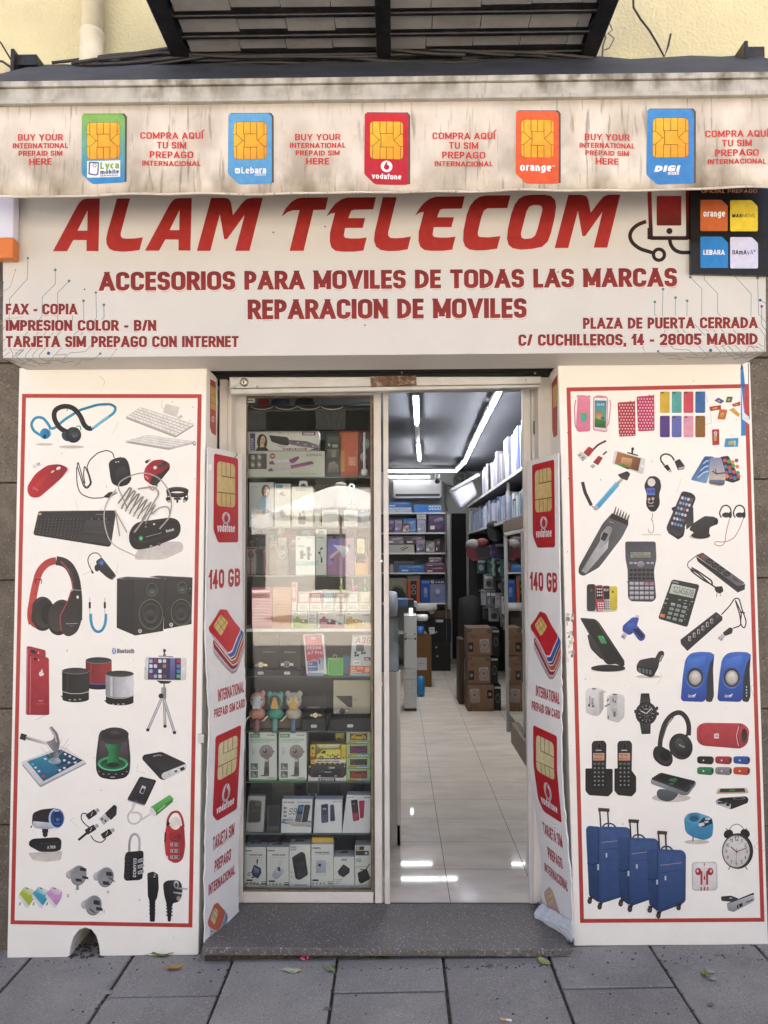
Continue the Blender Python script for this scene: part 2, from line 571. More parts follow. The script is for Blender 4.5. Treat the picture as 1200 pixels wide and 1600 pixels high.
M['step']=speckle('step_granite',(.12,.106,.09),(.06,.052,.05),(.36,.345,.33),.6,sc=150)
M['joint']=mat('joint_dirt',(.055,.042,.032),0.95,var=.5,scale=60,bump=.5,bscale=150)
M['plaza']=mat('plaza_stone',(.44,.40,.345),0.85,var=.12,scale=.8)
m=MB()
m.add([(-60,-3.6,-.03),(60,-3.6,-.03),(60,-60,-.03),(-60,-60,-.03)],[(0,1,2,3)])
m.add([(-60,12,-.09),(60,12,-.09),(60,-3.6,-.09),(-60,-3.6,-.09)],[(0,1,2,3)])
tag(m.build('ground',M['plaza'],origin=(0,0,0)),kind='structure')
m=MB()
_j0,_j1=PZ(205,1497,gz(-1.04)),PZ(1028,1497,gz(1.03))
SLW,SLL,JY=(_j1.x-_j0.x)/5,0.62,PZ(430,1553,gz(-.4)).y
def slab(x0,x1,y0,y1):
 g=0.0055+rnd.uniform(-.0012,.0012)
 dz=rnd.uniform(-.002,.002)
 a=[(x0+g,y0+g),(x1-g,y0+g),(x1-g,y1-g),(x0+g,y1-g)]
 e=.004
 top=[(x0+g+e,y0+g+e),(x1-g-e,y0+g+e),(x1-g-e,y1-g-e),(x0+g+e,y1-g-e)]
 v=[(x,y,gz(x)-.03) for x,y in a]+[(x,y,gz(x)-.003+dz) for x,y in a]+[(x,y,gz(x)+dz) for x,y in top]
 f=[(8,9,10,11)]
 m.cur=rnd.choice((0,0,4,5))
 for k in range(4):
  n=(k+1)% 4
  f +=[(k,n,n+4,k+4),(k+4,n+4,n+8,k+8)]
 m.add(v,f)
for i in range(-18,20):
 x0=_j0.x+i*SLW
 first=JY if i % 2 == 0 else JY-.31
 ys=[0.32,first]
 while ys[-1]>-3.6:
  ys.append(ys[-1]-SLL)
 for a,b in zip(ys,ys[1:]):
  slab(x0,x0+SLW,b,a)
m.cur=1
xa,xb=-8.5,8.5
m.add([(xa,.33,gz(xa)-.011),(xb,.33,gz(xb)-.011),(xb,-4.3,gz(xb)-.011),(xa,-4.3,gz(xa)-.011)],[(0,1,2,3)])
m.cur=2
for k in range(70):
 x,y,r_=rnd.uniform(-2,2),rnd.uniform(-1.2,-.12),rnd.uniform(.004,.016)
 rr_=[r_*rnd.uniform(.7,1.25) for _ in range(11)]
 m.cur=2+k % 2
 m.add([(x+q*math.cos(j*.571),y+q*.8*math.sin(j*.571),gz(x+q*math.cos(j*.571))+.0028) for j,q in enumerate(rr_)],[tuple(range(11))])
M['slab_dark']=speckle('paving_granite_dark',(.205,.19,.168),(.10,.092,.085),(.37,.355,.335),.8,sc=190,big=3,bigamt=.6)
M['slab_pale']=speckle('paving_granite_pale',(.275,.255,.222),(.12,.11,.10),(.46,.44,.41),.8,sc=230,big=5,bigamt=.5)
M['gum']=mat('old_gum',(.13,.122,.115),.8,var=.2,scale=60)
M['spot']=mat('pale_spot',(.27,.255,.24),.8,var=.2,scale=60)
tag(m.build('pavement',[M['slab'],M['joint'],M['gum'],M['spot'],M['slab_dark'],M['slab_pale']],origin=(0,0,0)),kind='structure')
# ================================================================== BUILDING SHELL
FZ=0.114
M['stone']=speckle('old_stone',(.15,.125,.095),(.075,.062,.048),(.26,.225,.175),.95,sc=130,big=14,bigamt=.85,stain=(.055,.045,.034))
M['stucco']=mat('yellow_stucco',(.66,.59,.35),0.9,var=.06,scale=5,dirt=(.50,.45,.33),dirt_scale=3,dirt_amt=.4,bump=.9,bscale=70)
M['render']=mat('grey_render',(.235,.228,.215),0.95,var=.12,scale=10,bump=1.0,bscale=75)
bld=thing('shop_building','yellow stucco building over a stone ground floor that holds the phone shop','building',(0,.3,0))
def stone_side(xa,xb):
 m=MB()
 z=-0.1
 hs=[.62,.46,.52,.40,.5,.44,.52]
 for k,h in enumerate(hs):
  w=rnd.uniform(-.006,.006)
  m.box(xa,xb,.055+w,.34,z+.004,z+h-.004)
  z += h
 m.cur=1
 m.box(xa+.002,xb-.002,.07,.33,-.1,z)
 return m.build('stone_cladding',[M['stone'],M['joint']],bld)
XL,XR=P(30,700,0).x,P(1172,700,0).x
stone_side(-8.5,XL+.10)
stone_side(XR-.10,8.5)
m=MB()
pts=[]
zb=3.05
n=90
for k in range(n+1):
 x=-8.5+17.0*k/n
 pts.append((x,.085,3.665+.012*math.sin(x*7)+rnd.uniform(-.008,.008)))
m.prism(pts+[(8.5,.085,zb),(-8.5,.085,zb)],(0,.2,0))
m.build('render_band',M['render'],bld)
m=MB()
m.box(-8.5,8.5,.098,.36,3.4,17.5)
m.box(-8.5,8.5,.36,10,2.98,17.6)
m.build('stucco_wall',M['stucco'],bld)
m=MB()
m.box(-8.5,-1.72,.34,10,-.1,2.98)
m.box(1.46,8.5,.34,10,-.1,2.98)
m.box(-8.5,8.5,7.62,10,-.1,2.98)
m.box(-1.72,1.46,.36,.5,2.36,2.98)
m.box(-1.72,P(362,900,.3).x-.01,.34,.46,-.1,2.37)
m.box(P(846,900,.3).x+.01,1.46,.34,.46,-.1,2.37)
M['inner_wall']=mat('inner_wall',(.62,.62,.60),.8,var=.05)
m.build('inner_masonry',M['inner_wall'],bld)
m=MB()
s0=P(315,1481,-.08);s1=P(893,1481,-.08)
m.box(s0.x,s1.x,-.076,.318,FZ-.035,FZ-.004)
st=m.build('doorstep',[M['step']],bevel=.006)
tag(st,kind='structure')
m=MB()
m.box(s0.x+.005,s1.x-.005,-.052,.31,-.06,FZ-.0352)
tag(m.build('doorstep_base',[M['joint']]),kind='structure')
M['pipe']=mat('cream_pipe',(.70,.63,.46),0.45,var=.06,scale=12,dirt=(.35,.3,.2),dirt_scale=10,dirt_amt=.4)
c=P(144,30,.03)
t=thing('drainpipe','cream painted drainpipe ending on the yellow wall above the awning','drainpipe',(c.x,.03,3.65))
m=MB();m.lathe((c.x,.03,0),[(.046,3.69),(.046,9.5)]);m.build('pipe',M['pipe'],t)
m=MB();m.lathe((c.x,.03,0),[(.040,3.655),(.049,3.662),(.051,3.70),(.0475,3.705),(.0475,3.78),(.052,3.785),(.052,3.80),(.047,3.81)]);m.build('socket',M['pipe'],t)
m=MB()
for k in range(17):
 ph=rnd.uniform(0,6)
 zz=P(400,89+rnd.uniform(-6,6),.0).z
 yy=rnd.uniform(-.04,.02)
 x0=P(60+rnd.uniform(0,180),90,0).x
 x1=P(640+rnd.uniform(-60,320),92,0).x
 pts=[]
 for i in range(34):
  x=x0+(x1-x0)*i/33
  e=min(1,i/6.0,(33-i)/6.0)
  pts.append((x,yy+.008*math.sin(x*5+ph*2),zz-.02*(1-e)+.012*math.sin(x*2.6+ph)+.006*math.sin(x*9+ph)))
 m.tube(pts,rnd.uniform(.005,.009),6)
M['cable']=mat('cable_black',(.03,.028,.026),.6)
M['cable_grey']=mat('cable_grey',(.16,.15,.14),.6)
tag(m.build('cable_bundle',M['cable']),'bundle of dusty black cables strung along the wall behind the awning','cables')
m=MB()
m.tube([P(x,y,.05) for x,y in ((989,-20),(990,12),(1001,30),(1015,48),(1028,70),(1038,89),(1044,72),(1048,53))],.0045,6)
tag(m.build('loose_cable',M['cable']),'single thin black cable dangling and bent up over the yellow wall','cable')
m=MB()
m.tube([P(x,y,.05) for x,y in ((952,36),(957,47),(950,52),(960,60),(952,75),(945,78))],.003,6)
m.tube([P(x,y,.05) for x,y in ((945,45),(946,60),(942,72),(941,92))],.004,6)
tag(m.build('hanging_wire',M['cable_grey']),'short frayed grey wires beside the iron balcony beam','wire')
m=MB()
m.tube([P(x,y,.04) for x,y in ((-14,50),(2,68),(20,98),(26,112))],.004,6)
m.tube([P(x,y,.03) for x,y in ((-14,94),(4,96),(14,103),(24,112))],.005,6)
tag(m.build('corner_cable',M['cable']),'black cable slanting down behind the bracket beside the drainpipe','cable')
M['tile_soffit']=mat('soffit_tile',(.40,.39,.37),.8,var=.14,scale=7,dirt=(.30,.22,.16),dirt_scale=9,dirt_amt=.7,bump=.2)
bal=thing('balcony','black iron balcony with grey tiles underneath, overhanging the shop sign','balcony',(0,.09,3.64))
ZB=3.672
xl0,xl1=P(276,84,.05).x,P(303,84,.05).x
xr0,xr1=P(903,84,.05).x,P(928,84,.05).x
m=MB()
k=0
y=.085
while y>-.72:
 x=xl1+.01
 off=rnd.uniform(0,.1)
 xs=[x]+[x+off+.19*(i+1) for i in range(12)]
 xs=[v for v in xs if v<xr0-.02]+[xr0-.01]
 for a,b in zip(xs,xs[1:]):
  m.box(a+.0015,b-.0015,y-.075,y-.002,ZB+rnd.uniform(0,.003),ZB+.03)
 y -= .118
m.build('soffit_tiles',M['tile_soffit'],bal)
m=MB()
m.box(xl0,xr1,-.75,.084,ZB+.031,ZB+.10)
m.build('balcony_slab',M['dark_iron'],bal)
y=.01
while y>-.72:
 m=MB()
 m.box(xl1-.01,xr0+.01,y-.060,y+.006,ZB+.001,ZB+.03)
 m.box(xl1-.005,xr0+.005,y-.030,y-.016,ZB-.010,ZB+.001)
 m.build('cross_beam',M['dark_iron'],bal,bevel=.004)
 y -= .118
for a,b in ((xl0,xl1),(xr0,xr1)):
 m=MB()
 m.box(a,b,-.75,.085,ZB-.016,ZB+.031)
 m.build('side_beam',M['dark_iron'],bal,bevel=.005)
m=MB()
a,b=P(589,60,.05).x,P(611,60,.05).x
m.box(a,b,-.75,.06,ZB-.022,ZB+.03)
m.build('centre_bracket',M['dark_iron'],bal,bevel=.004)
# ================================================================== AWNING
AY=-.45
M['canvas']=mat('navy_canvas',(.030,.037,.055),.8,var=.25,scale=6,dirt=(.10,.105,.12),dirt_scale=5,dirt_amt=.5,bump=.15,bscale=200)
def stained(name,base,stain,amt,zt,zb,smooth=False):
 """pale cloth with long brown drips that start at the top seam"""
 m=mat(name,base,.85,var=.05,scale=3)
 nt=m.node_tree;b=nt.nodes['Principled BSDF']
 src=b.inputs['Base Color'].links[0].from_socket
 tc=[n for n in nt.nodes if n.type == 'TEX_COORD'][0]
 def nz(scale,stretch,lo,hi,detail=4.0):
  mp=nt.nodes.new('ShaderNodeMapping');mp.inputs['Scale'].default_value=stretch
  nt.links.new(tc.outputs['Object'],mp.inputs[0])
  n=nt.nodes.new('ShaderNodeTexNoise');n.inputs['Scale'].default_value=scale;n.inputs['Detail'].default_value=detail
  nt.links.new(mp.outputs[0],n.inputs[0])
  r=nt.nodes.new('ShaderNodeMapRange');r.inputs[1].default_value=lo;r.inputs[2].default_value=hi
  nt.links.new(n.outputs[0],r.inputs[0])
  return r.outputs[0]
 def mul(a,bb):
  x=nt.nodes.new('ShaderNodeMath');x.operation='MULTIPLY'
  for i,v in enumerate((a,bb)):
   if isinstance(v,float):x.inputs[i].default_value=v
   else:nt.links.new(v,x.inputs[i])
  return x.outputs[0]
 def mixc(fac,col):
  nonlocal src
  x=nt.nodes.new('ShaderNodeMix');x.data_type='RGBA'
  nt.links.new(fac,x.inputs[0]);nt.links.new(src,x.inputs[6]);x.inputs[7].default_value=(*col,1)
  src=x.outputs[2]
 sep=nt.nodes.new('ShaderNodeSeparateXYZ');nt.links.new(tc.outputs['Object'],sep.inputs[0])
 g=nt.nodes.new('ShaderNodeMapRange');g.inputs[1].default_value=zt;g.inputs[2].default_value=zb;g.inputs[3].default_value=.35;g.inputs[4].default_value=1.0
 nt.links.new(sep.outputs[2],g.inputs[0])
 mixc(mul(mul(mul(nz(16 if smooth else 8,(1,1,.62),.38,.64,9),nz(1.5,(1,1,.4),.30,.52,5)),g.outputs[0]),amt),stain)
 mixc(mul(mul(nz(70,(1,1,.09),.57,.66,5),nz(3.1,(1,1,.8),.38,.54,6)),amt*(.25 if smooth else .55)),tuple(v*.55 for v in stain))
 mixc(mul(nz(26,(1,1,.6),.62,.72,5),.22),(.45,.30,.14))
 nt.links.new(src,b.inputs['Base Color'])
 return m
M['valance']=stained('stained_valance',(.67,.60,.51),(.23,.19,.13),1.0,.30,.0)
M['bar']=stained('mossy_bar',(.47,.45,.40),(.11,.095,.06),1.0,.0,.075,True)
awn=thing('awning','retracted awning with navy canvas and a stained pale valance over the sign','awning',(0,AY,3.15))
AXL,AXR=-1.52,1.50
zb_=P(617,124,AY).z;zr=P(617,94,.05).z
m=MB()
n=24
top,bot=[],[]
for k in range(n+1):
 x=AXL+(AXR-AXL)*k/n
 s_=.006*math.sin(k*2.1)+.004*math.sin(k*5.3)
 top.append((x,.05,zr+s_));bot.append((x,AY+.01,zb_+.2*s_))
mid=[((a[0]+b[0])/2,(a[1]+b[1])/2,(a[2]+b[2])/2+.010+.006*math.sin(k*1.3)) for k,(a,b) in enumerate(zip(top,bot))]
rows=[bot,mid,top]
v=[p for r in rows for p in r]+[(p[0],p[1]+.01,p[2]-.012) for r in rows for p in r]
N=n+1
f=[]
m.smooth=True
for r in range(2):
 for k in range(n):
  f.append((r*N+k,r*N+k+1,(r+1)*N+k+1,(r+1)*N+k))
  o_=3*N
  f.append((o_+r*N+k,o_+(r+1)*N+k,o_+(r+1)*N+k+1,o_+r*N+k+1))
m.add(v,f)
m.smooth=False
m.build('canvas',M['canvas'],awn)
m=MB()
z1,z2,z3,z4=P(617,122,AY).z,P(617,131,AY).z,P(617,150,AY).z,P(617,157,AY).z
m.box(AXL-.04,AXR+.04,AY-.012,AY+.06,z2,z1)
m.box(AXL-.04,AXR+.04,AY-.002,AY+.055,z3,z2-.001)
m.box(AXL-.04,AXR+.04,AY-.010,AY+.05,z4,z3-.001)
m.build('front_bar',M['bar'],awn,bevel=.003,origin=(0,AY,z4))
m=MB()
zt=z4+.004
n=120
VX0,VX1=AXL,AXR
def val_y(x,k):return AY+.012+k*(.004*math.sin(x*9)+.003*math.sin(x*23+1))
def val_zb(x):return P(617,297,AY).z+.0018*math.sin(x*6.2)+.0011*math.sin(x*17)
nr=6
v=[]
for r in range(nr+1):
 for k in range(n+1):
  x=VX0+(VX1-VX0)*k/n
  zz=zt+(val_zb(x)-zt)*r/nr
  v.append((x,val_y(x,r/nr),zz))
f=[(r*(n+1)+k,r*(n+1)+k+1,(r+1)*(n+1)+k+1,(r+1)*(n+1)+k) for r in range(nr) for k in range(n)]
m.smooth=True
m.add(v,f)
m.smooth=False
val=m.build('valance',M['valance'],awn,origin=(0,AY,P(617,297,AY).z))
sol=val.modifiers.new('thick','SOLIDIFY');sol.thickness=.0015;sol.offset=0
m=MB()
pts=[]
for k in range(n+1):
 x=VX0+(VX1-VX0)*k/n
 pts.append((x,val_y(x,1.0)+.0005,val_zb(x)-.001))
m.tube(pts,.0042,6)
m.build('hem',M['valance'],awn)
def on_valance(x,y,d):
 p=P(x,y,AY)
 zb2=P(617,297,AY).z
 k=max(0,min(1,(zt-p.z)/(zt-zb2)))
 return Vector((p.x,val_y(p.x,k)-.0022-d,p.z))
class VInk(Ink):
 """print that follows the ripples of the valance"""
 EPS=6e-5
 def raw(s,pts,cols,L):
  full=[Vector((p[0],p[1],*c)) for p,c in zip(pts,cols)]
  lo,hi=min(p.x for p in full),max(p.x for p in full)
  st=8.0
  for j in range(int(lo // st),int(hi // st)+1):
   q=clip_half(clip_half(full,0,(j+1)*st,True),0,j*st,False)
   if len(q)<3:continue
   y0,y1=min(p.y for p in q),max(p.y for p in q)
   for k in range(int(y0 // 24),int(y1 // 24)+1):
    g=clip_half(clip_half(q,1,(k+1)*24,True),1,k*24,False)
    g2=[]
    for p in g:
     if not g2 or (p-g2[-1]).length>1e-4:g2.append(p)
    if len(g2)<3:continue
    n_=len(s.v)
    for p in g2:s.v.append(on_valance(p.x,p.y,L*s.EPS))
    s.f.append(list(range(n_,n_+len(g2))))
    s.c.append([tuple(p[2:5]) for p in g2])
def sim_chip(I,x0,y0,x1,y1,c,c2,lc,w=1.0):
 W,Hh=x1-x0,y1-y0
 X=lambda u:x0+W*u
 Y=lambda v:y0+Hh*v
 I.rr(x0-w*.6,y0-w*.6,x1+w*.6,y1+w*.6,W*.14,lc)
 I.rr(x0,y0,x1,y1,W*.13,c,c2,'d')
 for L in ([(.0,.33),(.08,.33),(.28,.5),(.08,.66),(0,.66)],[(1,.33),(.92,.33),(.72,.5),(.92,.66),(1,.66)],
    [(.08,0),(.08,.33)],[(.92,0),(.92,.33)],[(.08,.66),(.08,1)],[(.92,.66),(.92,1)],
    [(.3,0),(.3,.32),(.7,.32),(.7,0)],[(.3,1),(.3,.68),(.7,.68),(.7,1)],[(.5,0),(.5,.32)],[(.5,.68),(.5,1)],
    [(.3,.32),(.33,.36),(.33,.64),(.3,.68)],[(.7,.32),(.7,.46),(.72,.5)],[(.28,.5),(.33,.5)]):
  I.line([(X(a),Y(b)) for a,b in L],w,lc)
def sim_card(x0,y0,x1,y1,c,c2,lab,name='sim_card_print'):
 I=VInk(None)
 cutp=lambda d:[(x0+d,y0),(x1-4+d,y0),(x1+d,y0+5),(x1+d,y1-1),(x0+16+d,y1),(x0-1+d,y1-16)]
 I.poly([(p[0]+2,p[1]-1) for p in cutp(1)],'5d554b')
 I.rpoly(cutp(0),4,c,c2)
 W,Hh=x1-x0,y1-y0
 sim_chip(I,x0+W*.12,y0+Hh*.12,x1-W*.12,y0+Hh*.64,'ffc53c','f3a42c','5c3a12',.8)
 lab(I)
 return I.build(name,val)
def lab1(I):
 I.rect(134,249,187,275,'f4f4ef')
 I.rpoly([(137,250),(153,251),(152,270),(148,272),(136,270)],2,'2a55a0')
 I.rpoly([(139,252),(151,253),(150,269),(147,270),(138,268)],1.5,'f4f4ef')
 I.ring(146,256,2.6,2.6,.9,'2a55a0')
 I.text('Lyca',155,262,11,'86b53c',.2,W=30)
 I.text('mobile',155,270,6.6,'2c4f9e',.22,W=30)
 I.text('Call the world for less',155,273.5,2.4,'2c4f9e',.2,W=29)
def lab2(I):
 I.rr(366,260,374,268,2,'ffffff')
 I.text('my',367.3,265.5,3.2,'4a90c8',.2)
 I.text('Lebara',376,268,10,'ffffff',.17,W=39)
 I.text('mobile',397,272,4.6,'f0f6ff',.14,W=18)
def voda(I,cx,cy,r,c='ffffff',bg='d0202a'):
 I.ell(cx,cy,r,r,c)
 I.ell(cx,cy+r*.12,r*.48,r*.48,bg)
 I.poly([(cx-r*.45,cy),(cx-r*.15,cy-r*.65),(cx+r*.35,cy-r*.98),(cx+r*.1,cy-r*.6),(cx+r*.12,cy-r*.35)],bg)
def lab3(I):
 voda(I,604,258,9,'ffffff','c4202c')
 I.text('vodafone',604,278,8.6,'ffffff',.19,W=46,align='c')
def lab4(I):
 I.text('orange',813,266,12,'ffffff',.2,W=49)
 I.text('TM',862.5,259,2.8,'ffffff',.16,W=5)
def lab5(I):
 I.text('DIGI',1024,266,9.5,'ffffff',.25,W=38,slant=.15)
 I.text('mobil',1045,271.5,5.6,'ffffff',.18,W=17)
sim_card(126,176,194,285,'8cc152','3a8fd0',lab1)
sim_card(356,175,424,285,'6aaede','5c9fd2',lab2)
sim_card(570,174,638,287,'d82f38','bf2532',lab3)
sim_card(807,171,874,286,'ef6b3c','e8602f',lab4)
sim_card(1013,168,1086,286,'4a93d6','4388c8',lab5)
VR='d9453f'
def val_text(rows,cx,name='printed_text'):
 I=VInk(None)
 for s_,y_,h_,w_ in rows:
  I.text(s_,cx,y_,h_,VR,.17,W=w_,align='c')
 I.build(name,val)
EN=lambda dy:[('BUY YOUR',217+dy,10,71),('INTERNATIONAL',229+dy,8,87),('PREPAID SIM',241+dy,8,69),('HERE',255+dy,10,36)]
ES=lambda dy:[('COMPRA AQUÍ',215+dy,10.5,98),('TU SIM',230+dy,10.5,46),('PREPAGO',245+dy,10.5,68),('INTERNACIONAL',257.5+dy,8,91)]
val_text(EN(0),61);val_text(ES(0),267);val_text(EN(0),496);val_text(ES(0),725);val_text(EN(0),950);val_text(ES(-3),1153)
for px,py in ((44,96),(1178,84)):
 m=MB()
 c=P(px,py,-.02)
 m.box(c.x-.05,c.x+.04,-.03,.09,c.z-.02,c.z+.025)
 m.box(c.x-.055,c.x-.04,-.06,.09,c.z-.07,c.z+.03)
 m.build('wall_bracket',M['dark_iron'],awn,bevel=.003)
# ================================================================== FASCIA SIGN
FY=-.19
m=MB()
m.pp([(4,235),(1197,225),(1197,549.5),(4,559.5)],FY,.235)
fas=m.build('shop_sign',M['fascia'],bevel=.003)
tag(fas,'wide cream shop sign with big red lettering between awning and doorway','sign')
fp=on_plane(FY)
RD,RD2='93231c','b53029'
def traced(ox,oy,sc,polys,name='title_letter'):
 I=Ink(fp,lambda x,y:(ox+x/sc,oy+y/sc))
 for k,p in enumerate(polys):
  I.L=1
  I.poly(p,RD,RD2)
 return I.build(name,fas)
A_L=[(10,347),(150,85),(165,62),(183,45),(205,39),(285,38),(213,108),(155,226),(130,281),(93,347)]
A_R=[(285,38),(277,347),(207,346),(207,282),(130,281),(155,226),(211,226),(213,108)]
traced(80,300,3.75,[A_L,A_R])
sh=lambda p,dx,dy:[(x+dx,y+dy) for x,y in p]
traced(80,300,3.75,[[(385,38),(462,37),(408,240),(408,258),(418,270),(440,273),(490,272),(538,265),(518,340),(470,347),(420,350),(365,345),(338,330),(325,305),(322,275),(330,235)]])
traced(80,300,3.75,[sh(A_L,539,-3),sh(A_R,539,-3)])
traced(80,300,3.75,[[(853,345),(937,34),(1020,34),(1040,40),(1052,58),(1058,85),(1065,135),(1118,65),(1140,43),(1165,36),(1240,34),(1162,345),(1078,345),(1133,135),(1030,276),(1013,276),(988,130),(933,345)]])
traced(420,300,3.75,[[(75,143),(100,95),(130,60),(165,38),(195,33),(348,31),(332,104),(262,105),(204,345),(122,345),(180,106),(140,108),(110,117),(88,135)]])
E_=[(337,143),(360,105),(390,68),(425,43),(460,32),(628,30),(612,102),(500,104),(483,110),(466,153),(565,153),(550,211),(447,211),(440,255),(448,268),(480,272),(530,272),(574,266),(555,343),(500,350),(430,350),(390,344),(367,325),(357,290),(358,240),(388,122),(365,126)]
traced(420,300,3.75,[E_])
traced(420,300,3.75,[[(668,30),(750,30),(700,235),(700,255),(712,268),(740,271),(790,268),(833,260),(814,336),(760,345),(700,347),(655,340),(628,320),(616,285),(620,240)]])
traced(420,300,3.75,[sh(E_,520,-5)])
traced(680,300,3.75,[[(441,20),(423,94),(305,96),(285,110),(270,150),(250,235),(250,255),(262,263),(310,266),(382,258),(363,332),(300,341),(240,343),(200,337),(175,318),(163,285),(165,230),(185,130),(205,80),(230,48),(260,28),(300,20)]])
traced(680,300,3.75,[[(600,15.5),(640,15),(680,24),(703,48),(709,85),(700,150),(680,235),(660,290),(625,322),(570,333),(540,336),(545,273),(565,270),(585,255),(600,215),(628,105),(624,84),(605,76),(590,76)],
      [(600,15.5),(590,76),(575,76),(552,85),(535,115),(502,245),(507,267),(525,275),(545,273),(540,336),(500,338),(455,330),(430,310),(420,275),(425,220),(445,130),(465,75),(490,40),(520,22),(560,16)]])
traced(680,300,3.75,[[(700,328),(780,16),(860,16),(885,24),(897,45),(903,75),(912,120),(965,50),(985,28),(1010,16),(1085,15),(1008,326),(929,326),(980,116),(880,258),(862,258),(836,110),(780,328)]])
_u0,_u1=P(4,559.5,FY),P(1197,549.5,FY)
_ux=Vector((_u1.x-_u0.x,0,_u1.z-_u0.z)).normalized()
_un=Vector((-_ux.z,0,_ux.x))
def on_under(x,y,d):
 r=ray(x,y)
 t=(_u0-CAM).dot(_un)/r.dot(_un)
 return CAM+r*t-_un*d
def circuit(nodes,T,mapping,w,name='circuit_print'):
 I=Ink(mapping,T)
 for pts,dot,col in nodes:
  I.L=1
  I.line(pts,w,col)
  if dot:I.ell(pts[0][0],pts[0][1],dot,dot,col)
 I.build(name,fas)
TL=lambda x,y:(x/6,400+y/6)
TC,TG,TB='4f8288','77756f','3b5d86'
circuit([([(262,20),(256,215),(90,400),(86,600)],11,TC),([(518,130),(520,260),(396,385),(394,560),(340,640)],13,TC),([(648,234),(540,345),(541,600)],13,TC),
   ([(783,420),(786,600)],13,TC),([(899,342),(904,580),(880,610)],12,TC),([(974,458),(976,575),(955,595)],13,TC),([(145,132),(97,290),(25,340)],8,'a39c92'),
   ([(28,248),(26,420),(20,560)],8,TB),([(680,556),(678,600)],0,TC),([(882,705),(882,745)],0,TC),
   ([(1090,875),(1035,955)],7,'a39c92'),([(940,915),(895,955)],12,TC),([(890,800),(800,897),(655,908),(600,955)],0,TC),([(580,858),(490,955)],0,TC),([(430,858),(366,930),(372,955)],0,TC),
   ([(362,858),(306,930),(312,955)],0,TC),([(300,858),(240,930),(240,955)],0,TC),([(236,858),(165,930),(168,955)],0,TC),([(275,695),(235,742)],0,TC),([(360,715),(338,742)],0,TC),
   ([(440,705),(408,742)],0,TC),([(510,708),(476,742)],0,TC),([(572,708),(520,762)],0,TC),([(740,690),(692,742)],0,TC),([(785,710),(755,742)],0,TC),
   ([(45,660),(5,705)],0,TG),([(50,780),(30,790),(5,870)],0,TG),([(95,868),(122,915),(118,955)],5,TB),([(150,905),(152,955)],5,TB),([(60,870),(0,915)],0,TG),([(90,900),(20,955)],0,TG),
   ([(130,880),(220,885),(170,930)],0,TG),([(615,924),(525,928)],6,TG),([(455,912),(456,913)],16,TB),([(220,570),(60,590),(5,640)],0,'b5aca0'),([(210,858),(120,955)],0,TG)],
  TL,fp,5)
TRT=lambda x,y:(1000+x/6,420+y/6)
circuit([([(472,78),(580,188),(578,440)],14,TC),([(602,55),(602,100),(727,232),(726,410),(755,440)],0,TC),([(875,55),(1042,235),(1040,440)],0,TC),([(1103,88),(1112,425),(1185,505)],13,TC),
   ([(1127,294),(1190,330)],14,TB),([(1141,352),(1140,525),(1188,585)],13,TB),([(139,310),(137,425),(152,442)],13,TC),([(216,190),(209,430),(215,442)],13,TC),([(333,270),(330,442)],13,TC),
   ([(442,300),(440,442)],13,TC),([(232,560),(232,600)],0,TC),([(328,560),(365,595)],0,TC),([(368,535),(428,600)],0,TC),([(512,520),(610,625)],0,TC),([(610,560),(645,595)],0,TC),([(676,560),(710,595)],0,TC),
   ([(752,560),(790,600)],0,TC),([(860,558),(900,600)],0,TC),([(272,710),(318,753),(462,762),(490,785)],0,TC),([(535,710),(610,788)],0,TC),([(690,710),(760,785)],0,TC),([(755,710),(820,785)],0,TC),
   ([(816,710),(882,785)],0,'5d97a0'),([(884,710),(952,780)],5,TC),([(1020,710),(1105,780)],0,TG),([(1068,710),(1170,780)],0,TG),([(170,774),(195,790)],12,TC),([(662,765),(663,766)],16,TB),([(25,735),(50,790)],7,'a39c92'),
   ([(1115,550),(1172,630),(1165,780)],0,TG),([(1110,700),(1150,730)],0,TG),([(700,720),(820,722),(870,765)],0,TG),([(980,720),(1110,740)],4,TG),([(1020,735),(980,785)],0,TG)],
  TRT,fp,5)
circuit([([(610,958),(575,985)],0,TG),([(492,958),(455,990),(400,1030)],0,TG),([(895,958),(860,972),(780,975)],0,TG),([(1030,958),(1020,980)],0,TG),([(770,962),(740,1005),(695,1030)],0,TG),
   ([(370,960),(480,1000),(430,1036)],0,TG),([(310,960),(215,1010)],0,'40464a'),([(240,960),(330,985),(390,1035)],0,TG),([(168,960),(230,1000),(185,1036)],0,'40464a'),([(60,960),(200,1008),(340,1036)],0,TG),
   ([(20,962),(150,1000)],0,TG),([(520,970),(600,1000),(690,985)],0,TG),([(430,985),(560,975)],0,TG),([(250,970),(370,1010),(470,1005)],0,TB)],TL,on_under,4)
circuit([([(195,792),(240,812),(335,812),(390,850)],0,TG),([(490,792),(545,815)],0,TG),([(760,792),(700,815),(590,850)],0,TG),([(820,792),(900,850)],0,'40464a'),([(882,790),(1000,840)],0,'40464a'),([(610,792),(650,822)],0,TG),
   ([(420,830),(600,835),(640,815)],0,TG),([(960,790),(940,830),(870,850)],0,TG),([(1060,790),(960,820)],0,'40464a'),([(1150,785),(1000,835),(900,838)],0,TG),([(680,830),(820,820),(1010,800)],0,TG),([(260,840),(420,850)],0,TG)],TRT,on_under,4)
